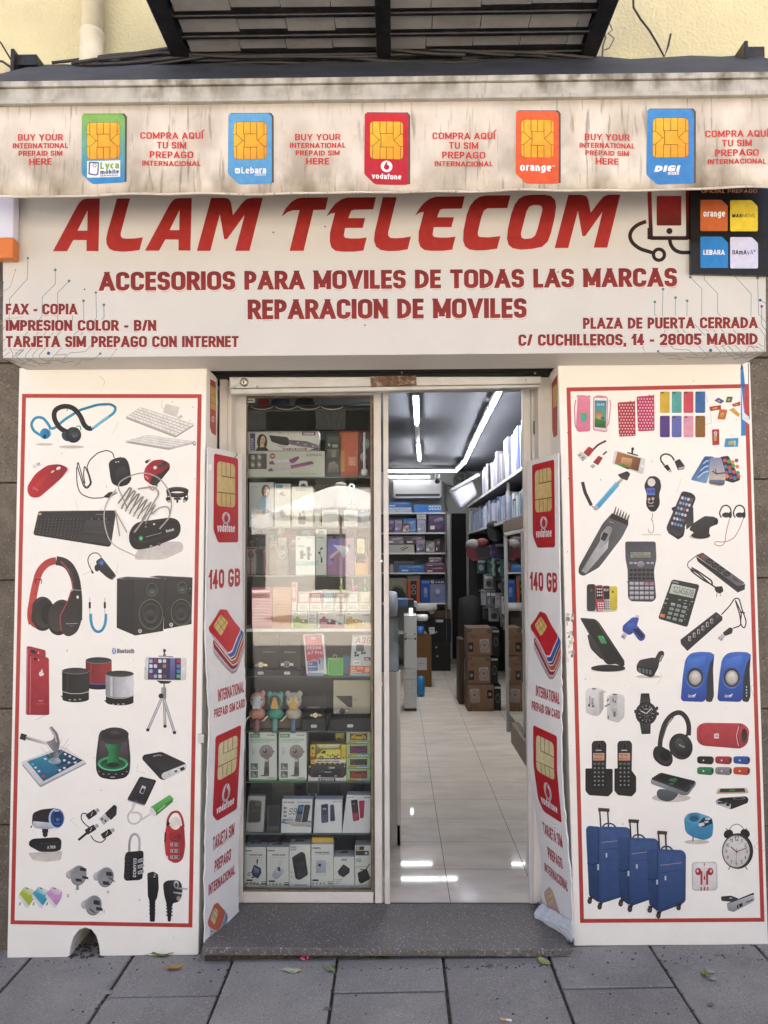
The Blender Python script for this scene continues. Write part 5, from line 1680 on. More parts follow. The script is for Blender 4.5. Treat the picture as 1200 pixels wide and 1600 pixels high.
def g3(I):
 I.poly([(682,500),(800,495),(760,560),(700,690),(682,690)],'6f62b8','9f8ac8');I.poly([(695,620),(760,570),(770,585),(700,640)],'d8bca8');I.poly([(720,535),(835,545),(838,580),(800,640),(780,590)],'d9dde6','b0b4c8');I.ell(840,545,12,16,'4a3850');I.ell(718,646,9,9,'5a4468');I.ell(860,660,10,8,'d8bf4a')
zbox('mist_fan_box','mauve box picturing a white hand-held device','box',T2,R4(680,487,880,762),CY,.05,'9a6f92',g3,SH[6],'boxes on the window shelves')
lt=thing('work_light','orange and black folding work light with two round yellow lamps','work light',P(*T2(933,690),CY))
m=MB();m.pp([T2(*p) for p in ((885,480),(900,470),(970,470),(984,482),(984,620),(885,620))],CY,.02);m.build('lamp_body',M['black'],lt,bevel=.003)
m=MB();a,b=P(*T2(885,690),CY),P(*T2(984,622),CY)
m.box(a.x,a.x+.006,CY,CY+.02,SH[6],b.z);m.box(b.x-.006,b.x,CY,CY+.02,SH[6],b.z);m.box(a.x+.006,b.x-.006,CY,CY+.02,SH[6],P(*T2(900,668),CY).z);m.build('stand',mat('orange_rubber',(.62,.30,.03),.5),lt,bevel=.002)
I=Ink(on_plane(CY-.001),T2);I.rr(903,488,958,600,10,'e9e6c8');I.ell(931,520,19,19,'d9cc4a');I.ell(931,520,11,11,'eee05a');I.ell(931,568,19,19,'d9cc4a');I.ell(931,568,11,11,'eee05a');I.build('lamp_face',lt)
zbox('bulb_pack','salmon pink pack beside the orange work light','pack',T2,R4(960,575,1006,762),CY+.03,.03,'c9806a',None,SH[6],'boxes on the window shelves')
for x,c in ((105,'b8626c'),(150,'55504c'),(205,'b8626c')):
 m=MB();m.tube([P(*T2(x,y),CY+.01) for y in (590,640,690,762)],.0035,8);m.ball(P(*T2(x,585),CY+.01),.008,.006,.010,10,8)
 m.v=m.v;tag(m.build('pen',bmat('b8626c' if c == 'b8626c' else '55504c')),('rose' if x == 105 else 'grey' if x == 150 else 'dark rose')+' slender stick standing '+('nearest the banner' if x == 105 else 'between two rose sticks' if x == 150 else 'beside the clock'),'stick')
def g5(I):
 I.rr(300,570,380,645,6,'8f8b85','5a5752');I.ring(340,608,26,26,4,'d8d6d0');I.line([(340,608),(356,590)],4,'e6e4de');I.line([(340,608),(326,600)],4,'e6e4de')
zbox('desk_clock','small grey desk clock in the window','clock',T2,R4(296,560,385,762),CY+.02,.03,'77716c',g5,SH[6])
def woman(I,cx,cy,s,hair='2a2422',skin='d9b59c',cloth='9fb4c4'):
 I.ell(cx,cy+10*s,26*s,40*s,hair);I.ell(cx,cy,16*s,22*s,skin,'c79a82');I.poly([(cx-24*s,cy+8*s),(cx-17*s,cy-24*s),(cx+4*s,cy-27*s),(cx-8*s,cy-6*s),(cx-14*s,cy+30*s)],hair)
 I.poly([(cx-8*s,cy+18*s),(cx+8*s,cy+18*s),(cx+12*s,cy+36*s),(cx-12*s,cy+36*s)],skin)
 for e in (-6,6):I.ell(cx+e*s,cy-3*s,3.2*s,1.6*s,'4a3a34')
 I.ell(cx,cy+11*s,5*s,2*s,'a85a58')
def h1(I):
 woman(I,218,120,1.25);I.poly([(185,170),(255,175),(265,260),(180,300),(150,250)],'8fb0cc','b9cad6');I.text('STYLE',112,105,11,'d0945a',.18,W=46);I.poly([(100,330),(230,262),(258,285),(110,345)],'5f7fae','8fa4c2');I.poly([(140,300),(190,285),(200,310),(150,330)],'d8b8a0')
zbox('hair_tool_box','pale blue box picturing a woman with long dark hair','box',T2,R4(92,66,276,392),CY+.01,.06,'b9c0be',h1,SH[7],'boxes on the window shelves')
def h2(I):
 I.rect(292,82,345,108,'4a94b8');I.rect(350,86,390,92,'a9aaa4');I.ell(350,150,30,18,'c6bfae','9a9486');I.ell(335,150,10,12,'8a8578');I.ell(366,148,10,12,'d6d2c8')
 I.ell(345,305,20,22,'8c877c');I.ell(352,300,12,14,'5c5952');I.line([(352,310),(385,325)],6,'6c685f');I.rect(295,350,340,354,'a9aaa4');I.rect(295,362,360,365,'b5b6b0')
zbox('earbud_box','cream box with pale earbuds and a blue corner label','box',T2,R4(284,76,402,396),CY+.005,.04,'d9dacd',h2,SH[7],'boxes on the window shelves')
def h3(I):
 I.rr(460,315,518,382,16,'4a4d4a','33363a');I.line([(462,345),(517,345)],2,'6a6d6a');I.ell(474,305,10,14,'3d403e');I.rect(468,305,476,330,'3d403e');I.ell(500,290,11,14,'3d403e');I.rect(502,290,510,318,'3d403e')
 for k in range(4):I.rect(415,292+14*k,428,300+14*k,'a4a69c')
 I.text('EARBUDS',445,130,12,'7d807a',.18,W=80)
b=zbox('earbud_box','cream box with a charcoal earbud case','box',T2,R4(412,96,570,392),CY,.04,'d3d4c6',h3,SH[7],'boxes on the window shelves')
hanger(b,T2,466,532,96,CY+.02,'e6e6e2')
for q,c,lab in ((R4(575,280,630,392),'6f7a4a','olive'),(R4(640,270,760,392),'cfc8c0','pale grey'),(R4(805,275,905,392),'e6e4de','white'),(R4(920,285,1006,392),'5f86a8','steel blue')):
 def f(I,q=q):
  I.rr(q[0][0]+12,q[0][1]+18,q[1][0]-12,q[2][1]-25,5,'a9b2b2','c9cfd0');I.rect(q[0][0]+12,q[2][1]-18,q[1][0]-20,q[2][1]-12,'7d827f')
 zbox('adapter_box',lab+' adapter box on the earbud shelf','box',T2,q,CY+.02,.04,c,f,SH[7],'boxes on the window shelves')
_pal=['8a6a94','c9b0a0','7f93b0','d0c9bc','6a7f5a','b0606c','4a5666','dcd6c8','a98a5c','5f8a94']
for sh_,y0,y1,xa,xb in ((6,330,470,70,990),(6,400,560,70,560),(7,170,260,560,1000),(8,0,0,0,0)):
 x=xa
 while x<xb and y1:
  w_=rnd.uniform(55,95);yt=rnd.uniform(y0,y1)+40
  if x+w_>1004:break
  c=rnd.choice(_pal);q=R4(x,yt,x+w_-4,762 if sh_ == 6 else 392)
  def f(I,q=q,c=c):
   (x0,y0_),(x1,_),(_,y1_),_=q
   I.rect(x0+5,y0_+6,x1-5,y0_+16,rnd.choice(['e6e2da','4a4a50','8a4a58']));I.ell((x0+x1)/2,y0_+60,(x1-x0)*.3,26,rnd.choice(['2f2f34','e2ddd2','9a9490','6f5f7c']),rnd.choice(['8a8680','55505a']));I.rect(x0+8,y0_+98,x1-16,y0_+103,'a9a59c');I.rect(x0+8,y0_+110,x1-24,y0_+114,'a9a59c')
  zbox('rear_pack','small coloured pack standing in the rear row of the upper window shelves','pack',T2,q,CY+(.20 if y0 == 330 else .13),.03,c,f,SH[sh_],'packs in the rear row of the upper window shelves')
  x += w_+rnd.uniform(0,14)
r=thing('web_camera','round silver ring camera under the orange hair tool boxes','camera',P(*T2(860,140),CY+.03))
c=P(*T2(862,98),CY+.03)
m=MB();m.lathe(c,[(.016,.006),(.0185,.0),(.016,-.006),(.012,-.007),(.0115,-.001)],'y',24);m.build('ring',M['chrome'],r)
m=MB();m.lathe(c,[(.009,.004),(.0085,-.006),(.004,-.008)],'y',18);m.build('lens',M['black'],r)
m=MB();m.lathe((c.x,c.y,0),[(.012,SH[7]),(.011,SH[7]+.004),(.004,SH[7]+.006),(.004,c.z-.017)],'z',14);m.build('foot',M['steel'],r)
def k1(I):
 I.rect(100,322,138,448,'5a4a7a');I.text('STYLER',124,440,18,'c9c2dc',.2,W=80,rot=-90);woman(I,190,372,1.5,'1f1c1e','dcb9a4');I.poly([(140,452),(158,425),(225,430),(240,452)],'1f1c22')
 I.rpoly([(240,335),(380,350),(400,385),(385,415),(330,408),(260,385)],12,'3c3844','27252c');I.poly([(262,402),(330,412),(385,415),(340,435)],'c6c2c4');I.rpoly([(385,370),(520,380),(612,410),(612,440),(500,425),(395,405)],10,'5f5866','8a8290')
 for a in range(6):I.ell(430+28*a,388+6*a,5,6,'d2cdd4' if a % 2 else '3a3640')
 I.rect(490,310,590,338,'6a4060');I.text('SONAR',500,333,18,'efe6ee',.22,W=78);I.rect(345,432,525,447,'7a3a68');I.text('HOT AIR BRUSH',352,444,9,'f2e6ee',.2,W=160);I.poly([(540,448),(612,425),(612,450)],'5c3a6c');I.ring(322,322,10,8,2,'6c6670');I.line([(385,315),(385,332)],3,'6c6670');I.rect(400,318,440,321,'9a949c')
zbox('hair_tool_box','long white and purple box picturing a hot air brush and a dark haired woman','box',T1,R4(78,306,614,452),CY+.01,.08,'d8d6d2',k1,None,'boxes on the window shelves')
def k2(I):
 I.rr(88,474,224,590,6,'26262a')
 for a,b in ((122,505),(170,500),(120,558),(168,556)):I.ell(a,b+8,20,26,'55514e');I.ell(a,b,11,15,'c3bdb6');I.ell(a-4,b-14,14,8,'8d8882')
 I.ell(268,492,22,20,'8a4a5c');I.text('120',256,498,13,'efe2e4',.2,W=26);I.text('SONAR',520,494,20,'8d9088',.2,W=118)
 I.poly([(240,540),(270,525),(395,520),(410,535),(395,552),(280,556)],'e3dfe0','b8b4b8');I.poly([(240,540),(270,525),(285,555),(245,555)],'7d3a68');I.poly([(390,520),(460,492),(470,508),(430,545),(405,548)],'7d3a68','9a5a88')
 I.poly([(235,595),(265,580),(400,562),(560,532),(560,552),(410,590),(270,608)],'dcd8da','b3aeb4');I.poly([(400,562),(560,530),(575,540),(575,552),(408,588)],'7d3a68','a0648f');I.poly([(232,595),(262,580),(274,606),(240,608)],'7d3a68');I.text('PROFESSIONAL',400,632,14,'a3a69c',.16,W=210)
zbox('hair_tool_box','long pale grey box picturing pink hair straighteners','box',T1,R4(84,455,660,650),CY,.09,'c3c6b9',k2,SH[8],'boxes on the window shelves')
def k3(I):
 I.rect(670,335,775,615,'2b2b2a');I.rect(680,345,765,390,'45504a');I.rr(685,398,700,418,3,'b9bab4');I.rr(715,404,758,428,6,'9a9a92');I.rect(680,440,765,505,'6d6a66','45433f');I.poly([(705,450),(745,445),(740,500),(712,500)],'8a837c');I.poly([(680,615),(690,545),(730,530),(760,560),(765,612)],'8f8a84','5a5652')
zbox('clipper_box','dark box with photographs of hair clippers','box',T1,R4(666,328,776,650),CY+.01,.06,'2c2c2b',k3,SH[8],'boxes on the window shelves')
def k4(I):
 I.rect(770,315,912,612,'c86a4e');I.rect(772,450,808,610,'d8934c');I.rr(835,498,895,566,3,'dd9078')
 for j in range(5):I.rect(842,508+11*j,888-7*(j % 2),513+11*j,'eab8a0')
zbox('kitchen_box','tall orange red box under the LED sign','box',T1,R4(772,300,912,650),CY+.03,.08,'b85c44',k4,SH[8],'boxes on the window shelves')
def k5(I):
 I.poly([(915,320),(1005,320),(1005,610),(915,610)],'6f3350','4c2a44');I.ell(968,400,26,40,'8fa9b0');I.ell(950,500,24,36,'b9c3c6','7d8a90');I.text('A',958,412,26,'e2eaec',.16)
zbox('steamer_box','plum coloured box beside the window mullion under the LED sign','box',T1,R4(916,300,1006,650),CY+.02,.08,'5f2f48',k5,SH[8],'boxes on the window shelves')
for x0,x1,c,lab in ((140,235,'b0402e','red'),(238,400,'3b4a62','navy'),(420,578,'2b2d2a','black')):
 c_=P(*T1((x0+x1)/2,80),CY+.1);w_=(P(*T1(x1,80),CY+.1).x-P(*T1(x0,80),CY+.1).x)/2
 m=MB();z0_=P(*T1(100,306),CY+.01).z+.001
 m.lathe((c_.x,CY+.16,0),[(w_*.8,z0_+.02),(w_,z0_+.08),(w_*.98,c_.z),(w_*.7,c_.z+.03),(w_*.2,c_.z+.04)],'z',20);m.lathe((c_.x,CY+.16,0),[(w_*.7,z0_-.006),(w_*.8,z0_+.0195)],'z',20)
 tag(m.build('cap_hat',bmat(c,.8)),lab+' rounded hat on top of the hair tool boxes behind the LED sign','hat','hats behind the LED sign')
led=thing('led_sign','flexible black perforated LED sign hanging across the top of the display window','LED sign',P(*T1(530,300),.338))
LY=.340
m=MB()
gx,gz_=64,15
a,b=P(*T1(45,300),LY),P(*T1(1022,118),LY)
bw,bh=(b.x-a.x)/gx,(b.z-a.z)/gz_
for i in range(gx+1):
 m.box(a.x+bw*i-bw*.42,a.x+bw*i+bw*.42,LY,LY+.003,a.z,b.z)
for j in range(gz_+1):
 m.box(a.x,b.x,LY+.0005,LY+.0028,a.z+bh*j-bh*.40,a.z+bh*j+bh*.40)
m.build('led_mesh',mat('led_mesh_black',(.008,.008,.008),.7,spec=.08),led)
m=MB()
for x0,x1 in ((45,78),(988,1030)):
 p0,p1=P(*T1(x0,302),LY),P(*T1(x1,116),LY);m.box(p0.x,p1.x,LY-.003,LY+.005,p0.z,p1.z)
p0,p1=P(*T1(45,306),LY),P(*T1(1030,297),LY);m.box(p0.x,p1.x,LY-.003,LY+.005,p0.z,p1.z)
m.build('sign_edge',mat('led_edge',(.018,.017,.016),.6,var=.5,scale=80,spec=.2),led)
m=MB();m.tube([P(*T1(x,y),LY-.006) for x,y in ((-60,10),(20,40),(50,95),(200,108),(500,112),(820,110),(930,92),(1010,95),(1048,130),(1056,190),(1036,192))],.0022,6);m.build('power_cable',M['cable'],led)
m=MB();p0,p1=P(*T1(52,92),LY-.008),P(*T1(136,34),LY-.008);m.box(p0.x,p1.x,LY-.012,LY,p0.z,p1.z);cb_=m.build('control_box',M['white_paint'],led,bevel=.001)
I=Ink(on_plane(LY-.0124),T1)
for j in range(2):I.rect(62,50+22*j,125,56+22*j,'3a3a3a')
I.build('printed_text',cb_)
I=Ink(on_plane(LY-.0002),T1)
for x in (275,455,625,800):I.L=0;I.ring(x-85,108,88,34,4,'cfc8bc',20,160)
I.build('tinsel_edge',led)
for y in (1021,1041,1063):pass
m=MB();m.tube([P(*T1(957,y),CY+.012) for y in (315,450,585)],.006,10);m.lathe((P(*T1(957,590),CY+.012).x,CY+.012,0),[(.016,P(*T1(957,640),CY+.012).z),(.016,P(*T1(957,600),CY+.012).z),(.007,P(*T1(957,584),CY+.012).z)],'z',14)
tag(m.build('tube_lamp',mat('white_tube',(.75,.76,.76),.3)),'white tube with a dark foot in front of the plum coloured box','tube')
# ================================================================== SHOP INTERIOR
RX0,RX1,RY1,CZ=-1.70,1.44,7.6,2.77
M['tile_floor']=mat('polished_tile',(.78,.69,.585),.04,var=.10,scale=3.5,dirt=(.28,.25,.22),dirt_scale=4,dirt_amt=.35,stretch=(1,2.6,1),spec=.2)
M['grout']=mat('grout',(.10,.09,.08),.8)
m=MB()
m.cur=1;m.box(RX0,RX1,.30,RY1,FZ-.05,FZ-.0015);m.cur=0
TX0,TX1=PZ(703.7,1410,FZ).x,PZ(833.7,1390,FZ).x
TW=TX1-TX0
TY0,TY1=PZ(690,1358,FZ).y,PZ(690,1249,FZ).y
TD=(TY1-TY0)/3
x=TX0-TW*6
while x<RX1:
 y=TY0-TD*5
 while y<RY1:
  a,b,c,d=max(x+.0015,RX0),min(x+TW-.0015,RX1),max(y+.0015,.3),min(y+TD-.0015,RY1)
  if b>a and d>c:m.add([(a,c,FZ),(b,c,FZ),(b,d,FZ),(a,d,FZ)],[(0,1,2,3)])
  y += TD
 x += TW
tag(m.build('floor',[M['tile_floor'],M['grout']],origin=(0,0,0)),kind='structure')
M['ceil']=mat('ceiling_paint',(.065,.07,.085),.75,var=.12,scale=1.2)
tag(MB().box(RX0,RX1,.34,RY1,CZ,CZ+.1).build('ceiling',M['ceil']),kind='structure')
M['bwall']=mat('back_wall_paint',(.27,.27,.255),.7,var=.06,scale=3)
tag(MB().box(RX0,RX1,RY1-.02,RY1+.01,FZ,CZ).build('back_wall',M['bwall']),kind='structure')
tag(MB().box(RX1-.02,RX1,.47,RY1-.02,FZ,CZ).build('side_wall',M['bwall']),kind='structure')
tag(MB().box(RX0,RX0+.02,.47,RY1-.02,FZ,CZ).build('side_wall',M['bwall']),kind='structure')
M['tube']=mat('lit_tube',(.9,.9,.9),.4,emit=(.96,.97,1.0),strength=17.0)
M['white_plastic']=mat('white_plastic',(.36,.36,.35),.35)
M['fit']=mat('tube_fitting',(.16,.165,.175),.5)
M['tube_soft']=mat('lit_tube_soft',(.9,.9,.9),.4,emit=(.96,.97,1.0),strength=5.0)
def tube_light(a,b,label,r=.012,mt='tube'):
 a,b=Vector(a),Vector(b)
 t=thing('tube_light',label,'tube light',a,'lit fluorescent tubes under the shop ceiling')
 m=MB();m.tube([a,b],r,10);m.build('glowing_tube',M[mt],t)
 up=Vector((0,0,r+.001));m=MB();dv=(b-a).normalized();sd_=dv.cross(Vector((0,0,1)))*.022
 m.hexa([a+up-sd_,a+up+sd_,a+up+sd_+Vector((0,0,.03)),a+up-sd_+Vector((0,0,.03))],[b+up-sd_,b+up+sd_,b+up+sd_+Vector((0,0,.03)),b+up-sd_+Vector((0,0,.03))])
 m.build('fitting',M['fit'],t)
TZ=CZ-.062
def pzt(x,y):return PZ(x,y,TZ)
L_=[pzt(785,604),pzt(768,638),pzt(748,677),pzt(735,704),pzt(726,724)]
for k,(a,b) in enumerate(zip(L_,L_[1:])):
 e=(b-a).normalized()*.03
 tube_light(a+e,b-e,('first','second','third','fourth')[k]+' lit tube from the door in the long slanting row')
tube_light(PZ(724,725,TZ-.02),PZ(713,736,TZ-.02),'short lit tube at the far corner of the row',mt='tube_soft')
tube_light(P(606,736,6.9),P(711,736.5,6.9),'lit tube running across the shop close to the back wall',mt='tube_soft')
tube_light(P(606,745,7.3),P(671,745,7.3),'lit tube directly above the air conditioner',mt='tube_soft')
tube_light(pzt(649.5,621),pzt(651.5,663),'lone lit tube in the middle of the ceiling, nearer the door')
tube_light(pzt(653.5,696),pzt(655.5,719),'lone lit tube in the middle of the ceiling, farther from the door')
tag(MB().hexa([pzt(651,666)+Vector((-.02,0,.02)),pzt(651,666)+Vector((.02,0,.02)),pzt(651,666)+Vector((.02,0,.05)),pzt(651,666)+Vector((-.02,0,.05))],[pzt(653,694)+Vector((-.02,0,.02)),pzt(653,694)+Vector((.02,0,.02)),pzt(653,694)+Vector((.02,0,.05)),pzt(653,694)+Vector((-.02,0,.05))]).build('ceiling_rail',M['alu']),'unlit metal rail between the two lone ceiling tubes','rail')
T6=zoomT(600,730,6.957);T8=zoomT(600,920,6.0);T7=zoomT(690,640,6.154)
BY=7.0
def R2(x0,x1,y0,y1,Y0,Y1,mtl,name,parent=None,T=T6,bevel=0.0):
 a,b=P(*T(x0,y0),Y0),P(*T(x1,y1),Y0)
 m=MB();m.box(a.x,b.x,Y0,Y1,b.z,a.z)
 return m.build(name,mtl,parent,bevel=bevel)
M['shelf_unit']=mat('shelf_unit_white',(.60,.59,.56),.5)
su=thing('shelf_unit','white shelf unit with boxes at the back of the shop','shelf unit',P(640,1020,BY))
SB={}
for k,y in enumerate((494,712,932,1148,1478,1800)):
 R2(-140,668,y,y+12,BY,BY+.34,M['shelf_unit'],'shelf',su);SB[k]=P(*T6(0,y),BY).z+.001
R2(668.5,682,490,2080,BY-.003,BY+.34,M['shelf_unit'],'upright',su)
R2(-150,-140.5,490,2080,BY-.003,BY+.34,M['shelf_unit'],'upright',su)
R2(-140,668,506,2080,BY+.342,BY+.35,mat('shelf_back',(.22,.22,.22),.7),'back_board',su)
def sbox(q,c,lab,base,draw=None,dep=.2,Y=BY+.02,T=T6,name='stock_box',group='boxes on the back shelves'):
 return zbox(name,lab,'box',T,R4(*q),Y,dep,c,draw,base,group,.5,.002)
def pic(c1_,c2_,kind=0):
 def f(I,q):
  x0,y0,x1,y1=q;w,h=x1-x0,y1-y0
  I.rect(x0+w*.06,y0+h*.1,x1-w*.06,y1-h*.1,c1_,c2_)
  I.ell(x0+w*.6,y0+h*.55,w*.2,h*.25,c2_,c1_);I.rect(x0+w*.12,y0+h*.62,x0+w*.38,y0+h*.82,'d9d6dc');I.poly([(x0+w*.3,y0+h*.3),(x0+w*.8,y0+h*.15),(x0+w*.9,y0+h*.3),(x0+w*.4,y0+h*.5)],'b9b4c0',c2_)
 return f
def qb(q,c,lab,base,p=None,**k):
 sbox(q,c,lab,base,(lambda I:p(I,q)) if p else None,**k)
qb((20,436,298,493),'b9c3d4','pale blue printed box on top of the shelf unit, under the dark blue one',SB[0],pic('c9d4e4','8fa9cc'))
qb((20,380,292,433),'2f6cb4','blue flat box topmost on the shelf unit',None,pic('3f86d0','2a5fa8'))
def f(I):
 for k in range(4):I.rect(488+34*k,418,514+34*k,462,'dfe4ea');I.ell(501+34*k,440,8,12,'3c4858')
 I.line([(345,430),(360,470)],4,'6fb0ec')
sbox((322,408,628,493),'2f7fd0','bright blue long box under the air conditioner',SB[0],f)
qb((20,560,112,711),'5b4470','dark purple box at the near end of the upper back shelf',SB[1],pic('8a78a0','4a3860'))
qb((116,566,198,711),'7d7290','greyish purple box beside the maroon box',SB[1],pic('b5aac0','7a6c8c'),Y=BY+.04)
qb((204,555,355,711),'3a6cb4','blue box behind the maroon box',SB[1],pic('4f8ad0','88b4e0'),Y=BY+.06)
qb((200,612,284,711),'6b2234','small maroon box with a pale oval',SB[1],pic('7a2a3c','d0c4c0'))
qb((360,574,456,711),'a9a4b8','pale lilac box with a black padlock picture',SB[1],pic('b9b4c6','8f8aa0'))
sbox((358,510,456,568),'d5d6d6','white card box on the lilac box',None,lambda I:I.rect(380,536,438,546,'7d7f82'))
qb((482,514,664,711),'4a3358','big dark purple box at the far end of the upper shelf',SB[1],pic('6d4f84','3a2848'))
qb((20,842,330,931),'b9b5aa','long white box with two black pens drawn on it',SB[2],None)
I=Ink(on_plane(BY+.0195),T6);I.line([(175,888),(235,862)],7,'26262a');I.line([(190,908),(268,866)],9,'26262a');tag(I.build('printed_label'),'two black pens printed on the long white box','print')
qb((20,748,222,838),'554250','brownish purple box on the long white box',None,pic('6d5a68','a9a0ac'))
qb((226,746,445,838),'4a3c40','dark brown box above the end of the long white box',None,pic('5b4a4a','6d5c5c'),Y=BY+.03)
qb((350,784,445,931),'8d869c','lilac box picturing a dark haired figure',SB[2],pic('a9a2b8','4a4454'))
qb((450,800,556,931),'6a655c','grey olive box with a pale printed patch',SB[2],pic('7d786e','b9b6ac'))
qb((560,780,610,931),'4a3440','narrow dark plum box',SB[2],pic('6a4a58','3a2834'))
qb((60,1058,102,1147),'9d9a98','narrow grey box on the third back shelf',SB[3],None)
qb((106,1018,152,1147),'5c5866','narrow slate box on the third back shelf',SB[3],None)
qb((156,1062,440,1147),'3a78bc','long sky blue box with a white end',SB[3],pic('4a8ad0','2f64a8'))
qb((162,1022,330,1058),'5d554c','flat brown box on the long sky blue box',None,None)
qb((444,1080,664,1147),'6d2f48','wine red flat box',SB[3],pic('8a4a60','5a2840'))
qb((446,1040,660,1077),'5f3f5c','purple flat box on the wine red box',None,pic('9a7c98','5a3a58'))
qb((482,976,630,1037),'7a5a6c','mauve flat box topmost of its stack',None,pic('b49cac','6a4a5c'))
qb((20,1204,250,1400),'8a8470','beige box behind the dark iron',P(*T6(0,1400),BY).z,None,Y=BY+.05)
def f(I):
 I.rr(290,1190,355,1475,12,'1d1c1e');I.rect(255,1178,390,1235,'5a4c48','8a7c78');I.ell(322,1300,25,25,'8d8a88');I.ell(322,1300,15,15,'26252a');I.ell(322,1360,27,27,'8d8a88');I.ell(322,1360,17,17,'26252a')
sbox((256,1176,390,1478),'b8552a','tall orange box picturing a black tower speaker',SB[4],f)
def f(I):
 I.ell(452,1345,20,40,'8fa4c8');I.ell(452,1390,22,26,'6a84b4');I.rect(410,1240,490,1262,'5f86c8')
sbox((398,1224,500,1478),'274f9a','dark blue box beside the fan box',SB[4],f)
def f(I):
 I.rect(500,1214,665,1272,'2c2c36');I.text('12" FAN',508,1258,26,'d2d4dc',.2,W=140) if 0 else I.text('12',508,1262,30,'e2e4ec',.2,W=34);I.text('FAN',560,1260,20,'c2c6d0',.2,W=90)
 I.ell(585,1360,50,50,'8f93b4','6a6f94');I.ell(585,1350,22,26,'b4b8d0')
sbox((502,1214,666,1478),'7a80a8','lilac box of a large fan with a black band',SB[4],f)
it=thing('flat_iron','black clothes iron on the lowest visible back shelf','iron',P(*T6(160,1400),BY))
m=MB();m.prism([P(*T6(*p),BY-.02) for p in ((70,1395),(80,1340),(130,1300),(200,1320),(240,1395))],(0,.06,0));m.build('body',M['black'],it,bevel=.01)
m=MB();m.tube([P(*T6(*p),BY+.01) for p in ((85,1330),(110,1290),(160,1285),(205,1320))],.008,8);m.build('handle',M['cable_grey'],it)
ac=thing('air_conditioner','white wall mounted air conditioner above the shelf unit','air conditioner',P(*T6(360,350),7.35))
R2(96,634,138,330,7.35,7.58,M['white_plastic'],'casing',ac,bevel=.02)
R2(125,606,290,318,7.335,7.36,M['black'],'air_outlet',ac)
R2(120,612,319,336,7.33,7.36,M['white_plastic'],'louvre',ac,bevel=.003)
cm=thing('security_camera','small white camera with a black lens hanging under the ceiling by the air conditioner','camera',P(*T6(582,150),6.8))
m=MB();m.lathe(P(*T6(582,112),6.8),[(.02,.05),(.03,.03),(.035,0),(.03,-.03)],'z',12);m.build('mount',M['white_plastic'],cm)
m=MB();m.ball(P(*T6(580,152),6.78),.036,.036,.032,12,8);m.build('lens_dome',M['black'],cm)
vf=thing('extractor_fan','round dark extractor fan in the back wall','fan',P(*T6(860,160),7.55))
c=P(*T6(860,155),7.55)
m=MB();m.lathe(c,[(.125,.025),(.14,0),(.125,-.012),(.115,.0),(.115,.02)],'y',28);m.build('rim',mat('fan_rim',(.12,.13,.12),.5),vf)
for k in range(5):
 a=k*72+20
 m=MB();m.prism([c+Vector((math.cos(rad(a+d))*r,.004,math.sin(rad(a+d))*r)) for r,d in ((.02,-20),(.112,-8),(.112,34),(.02,20))],(0,.004,.0));m.build('blade',mat('fan_blade',(.05,.06,.05),.5),vf)
m=MB();m.lathe(c,[(.025,.01),(.025,-.01)],'y',14);m.build('hub',M['dark'],vf)
R2(733,905,502,2080,7.56,7.60,mat('doorway_shade',(.004,.004,.004),.9),'dark_doorway');tag(bpy.data.objects['dark_doorway'],'black unlit doorway in the back wall beside the shelf unit','doorway')  # solid near-black slab; the doorway's unlit depth is put into its colour
R2(686,730,515,2080,7.5,7.58,M['shelf_unit'],'door_casing');tag(bpy.data.objects['door_casing'],'pale casing between shelf unit and dark doorway','door casing')
m=MB();m.tube([P(*T6(a,b),7.5) for a,b in ((668,180),(672,260),(668,400),(690,480))],.012,6);m.tube([P(*T6(a,b),7.5) for a,b in ((640,165),(668,182),(745,212))],.008,6);tag(m.build('wall_pipe',M['cable_grey']),'thin grey pipe on the back wall beside the air conditioner','pipe')
M['cabinet']=mat('panel_grey',(.52,.52,.50),.4)
def fbox(q,Y,dep,c,name,lab,cat,draw=None,base=None,T=T8,bevel=.004):
 ob=zbox(name,lab,cat,T,R4(*q),Y,dep,c,draw,base,None,.7,bevel);return ob
def ydep(py):return PZ(690,py,FZ).y
y_=ydep(920+770/6)
def f(I):
 I.rect(455,515,620,522,'3a1a1f');I.ell(490,548,9,9,'9a9690');I.ell(500,632,9,9,'9a9690')
fbox((450,508,625,775),y_,.3,'1d1316','suitcase','dark maroon hard case standing on the floor under the black bag','suitcase',f,FZ)
def f(I):
 I.rpoly([(482,290),(560,290),(548,315),(485,312)],3,'c9cad0');I.rpoly([(418,362),(472,358),(480,420),(428,428)],3,'d2d3da');I.rect(432,378,470,384,'8a8c92');I.ell(492,405,7,10,'a9a9ac');I.rect(440,300,500,306,'3a3a3e')
fbox((400,280,628,506),y_+.02,.3,'121215','travel_bag','black travel bag with white paper tags lying on the maroon case','bag',f)
fbox((310,205,625,278),y_+.05,.3,'5a4430','carton','long flat brown carton on top of the black bag','carton',None)
r_=MB();a,b=P(*T8(300,172),y_-.05),P(*T8(492,170),y_-.05);r_.tube([a,b],.052,14);tag(r_.build('paper_roll',mat('roll_white',(.66,.65,.62),.6)),'white roll of film lying on the flat brown carton','roll')
zz=MB();zz.pp([T8(*p) for p in ((405,198),(455,200),(478,225),(440,240))],y_-.03,.01);tag(zz.build('paper_tag',bmat('c3c3c6')),'white paper tag hanging off the flat brown carton','tag')
y2=ydep(920+920/6)
def f(I):I.rect(300,645,402,762,'b9b6b8');I.rect(318,700,375,706,'8a8888');I.line([(300,575),(440,575)],3,'5a3f1c')
c2_=fbox((250,455,446,925),y2,.4,'6f4e28','carton','tall open brown carton with a white label behind the pale counter end','carton',f,FZ)
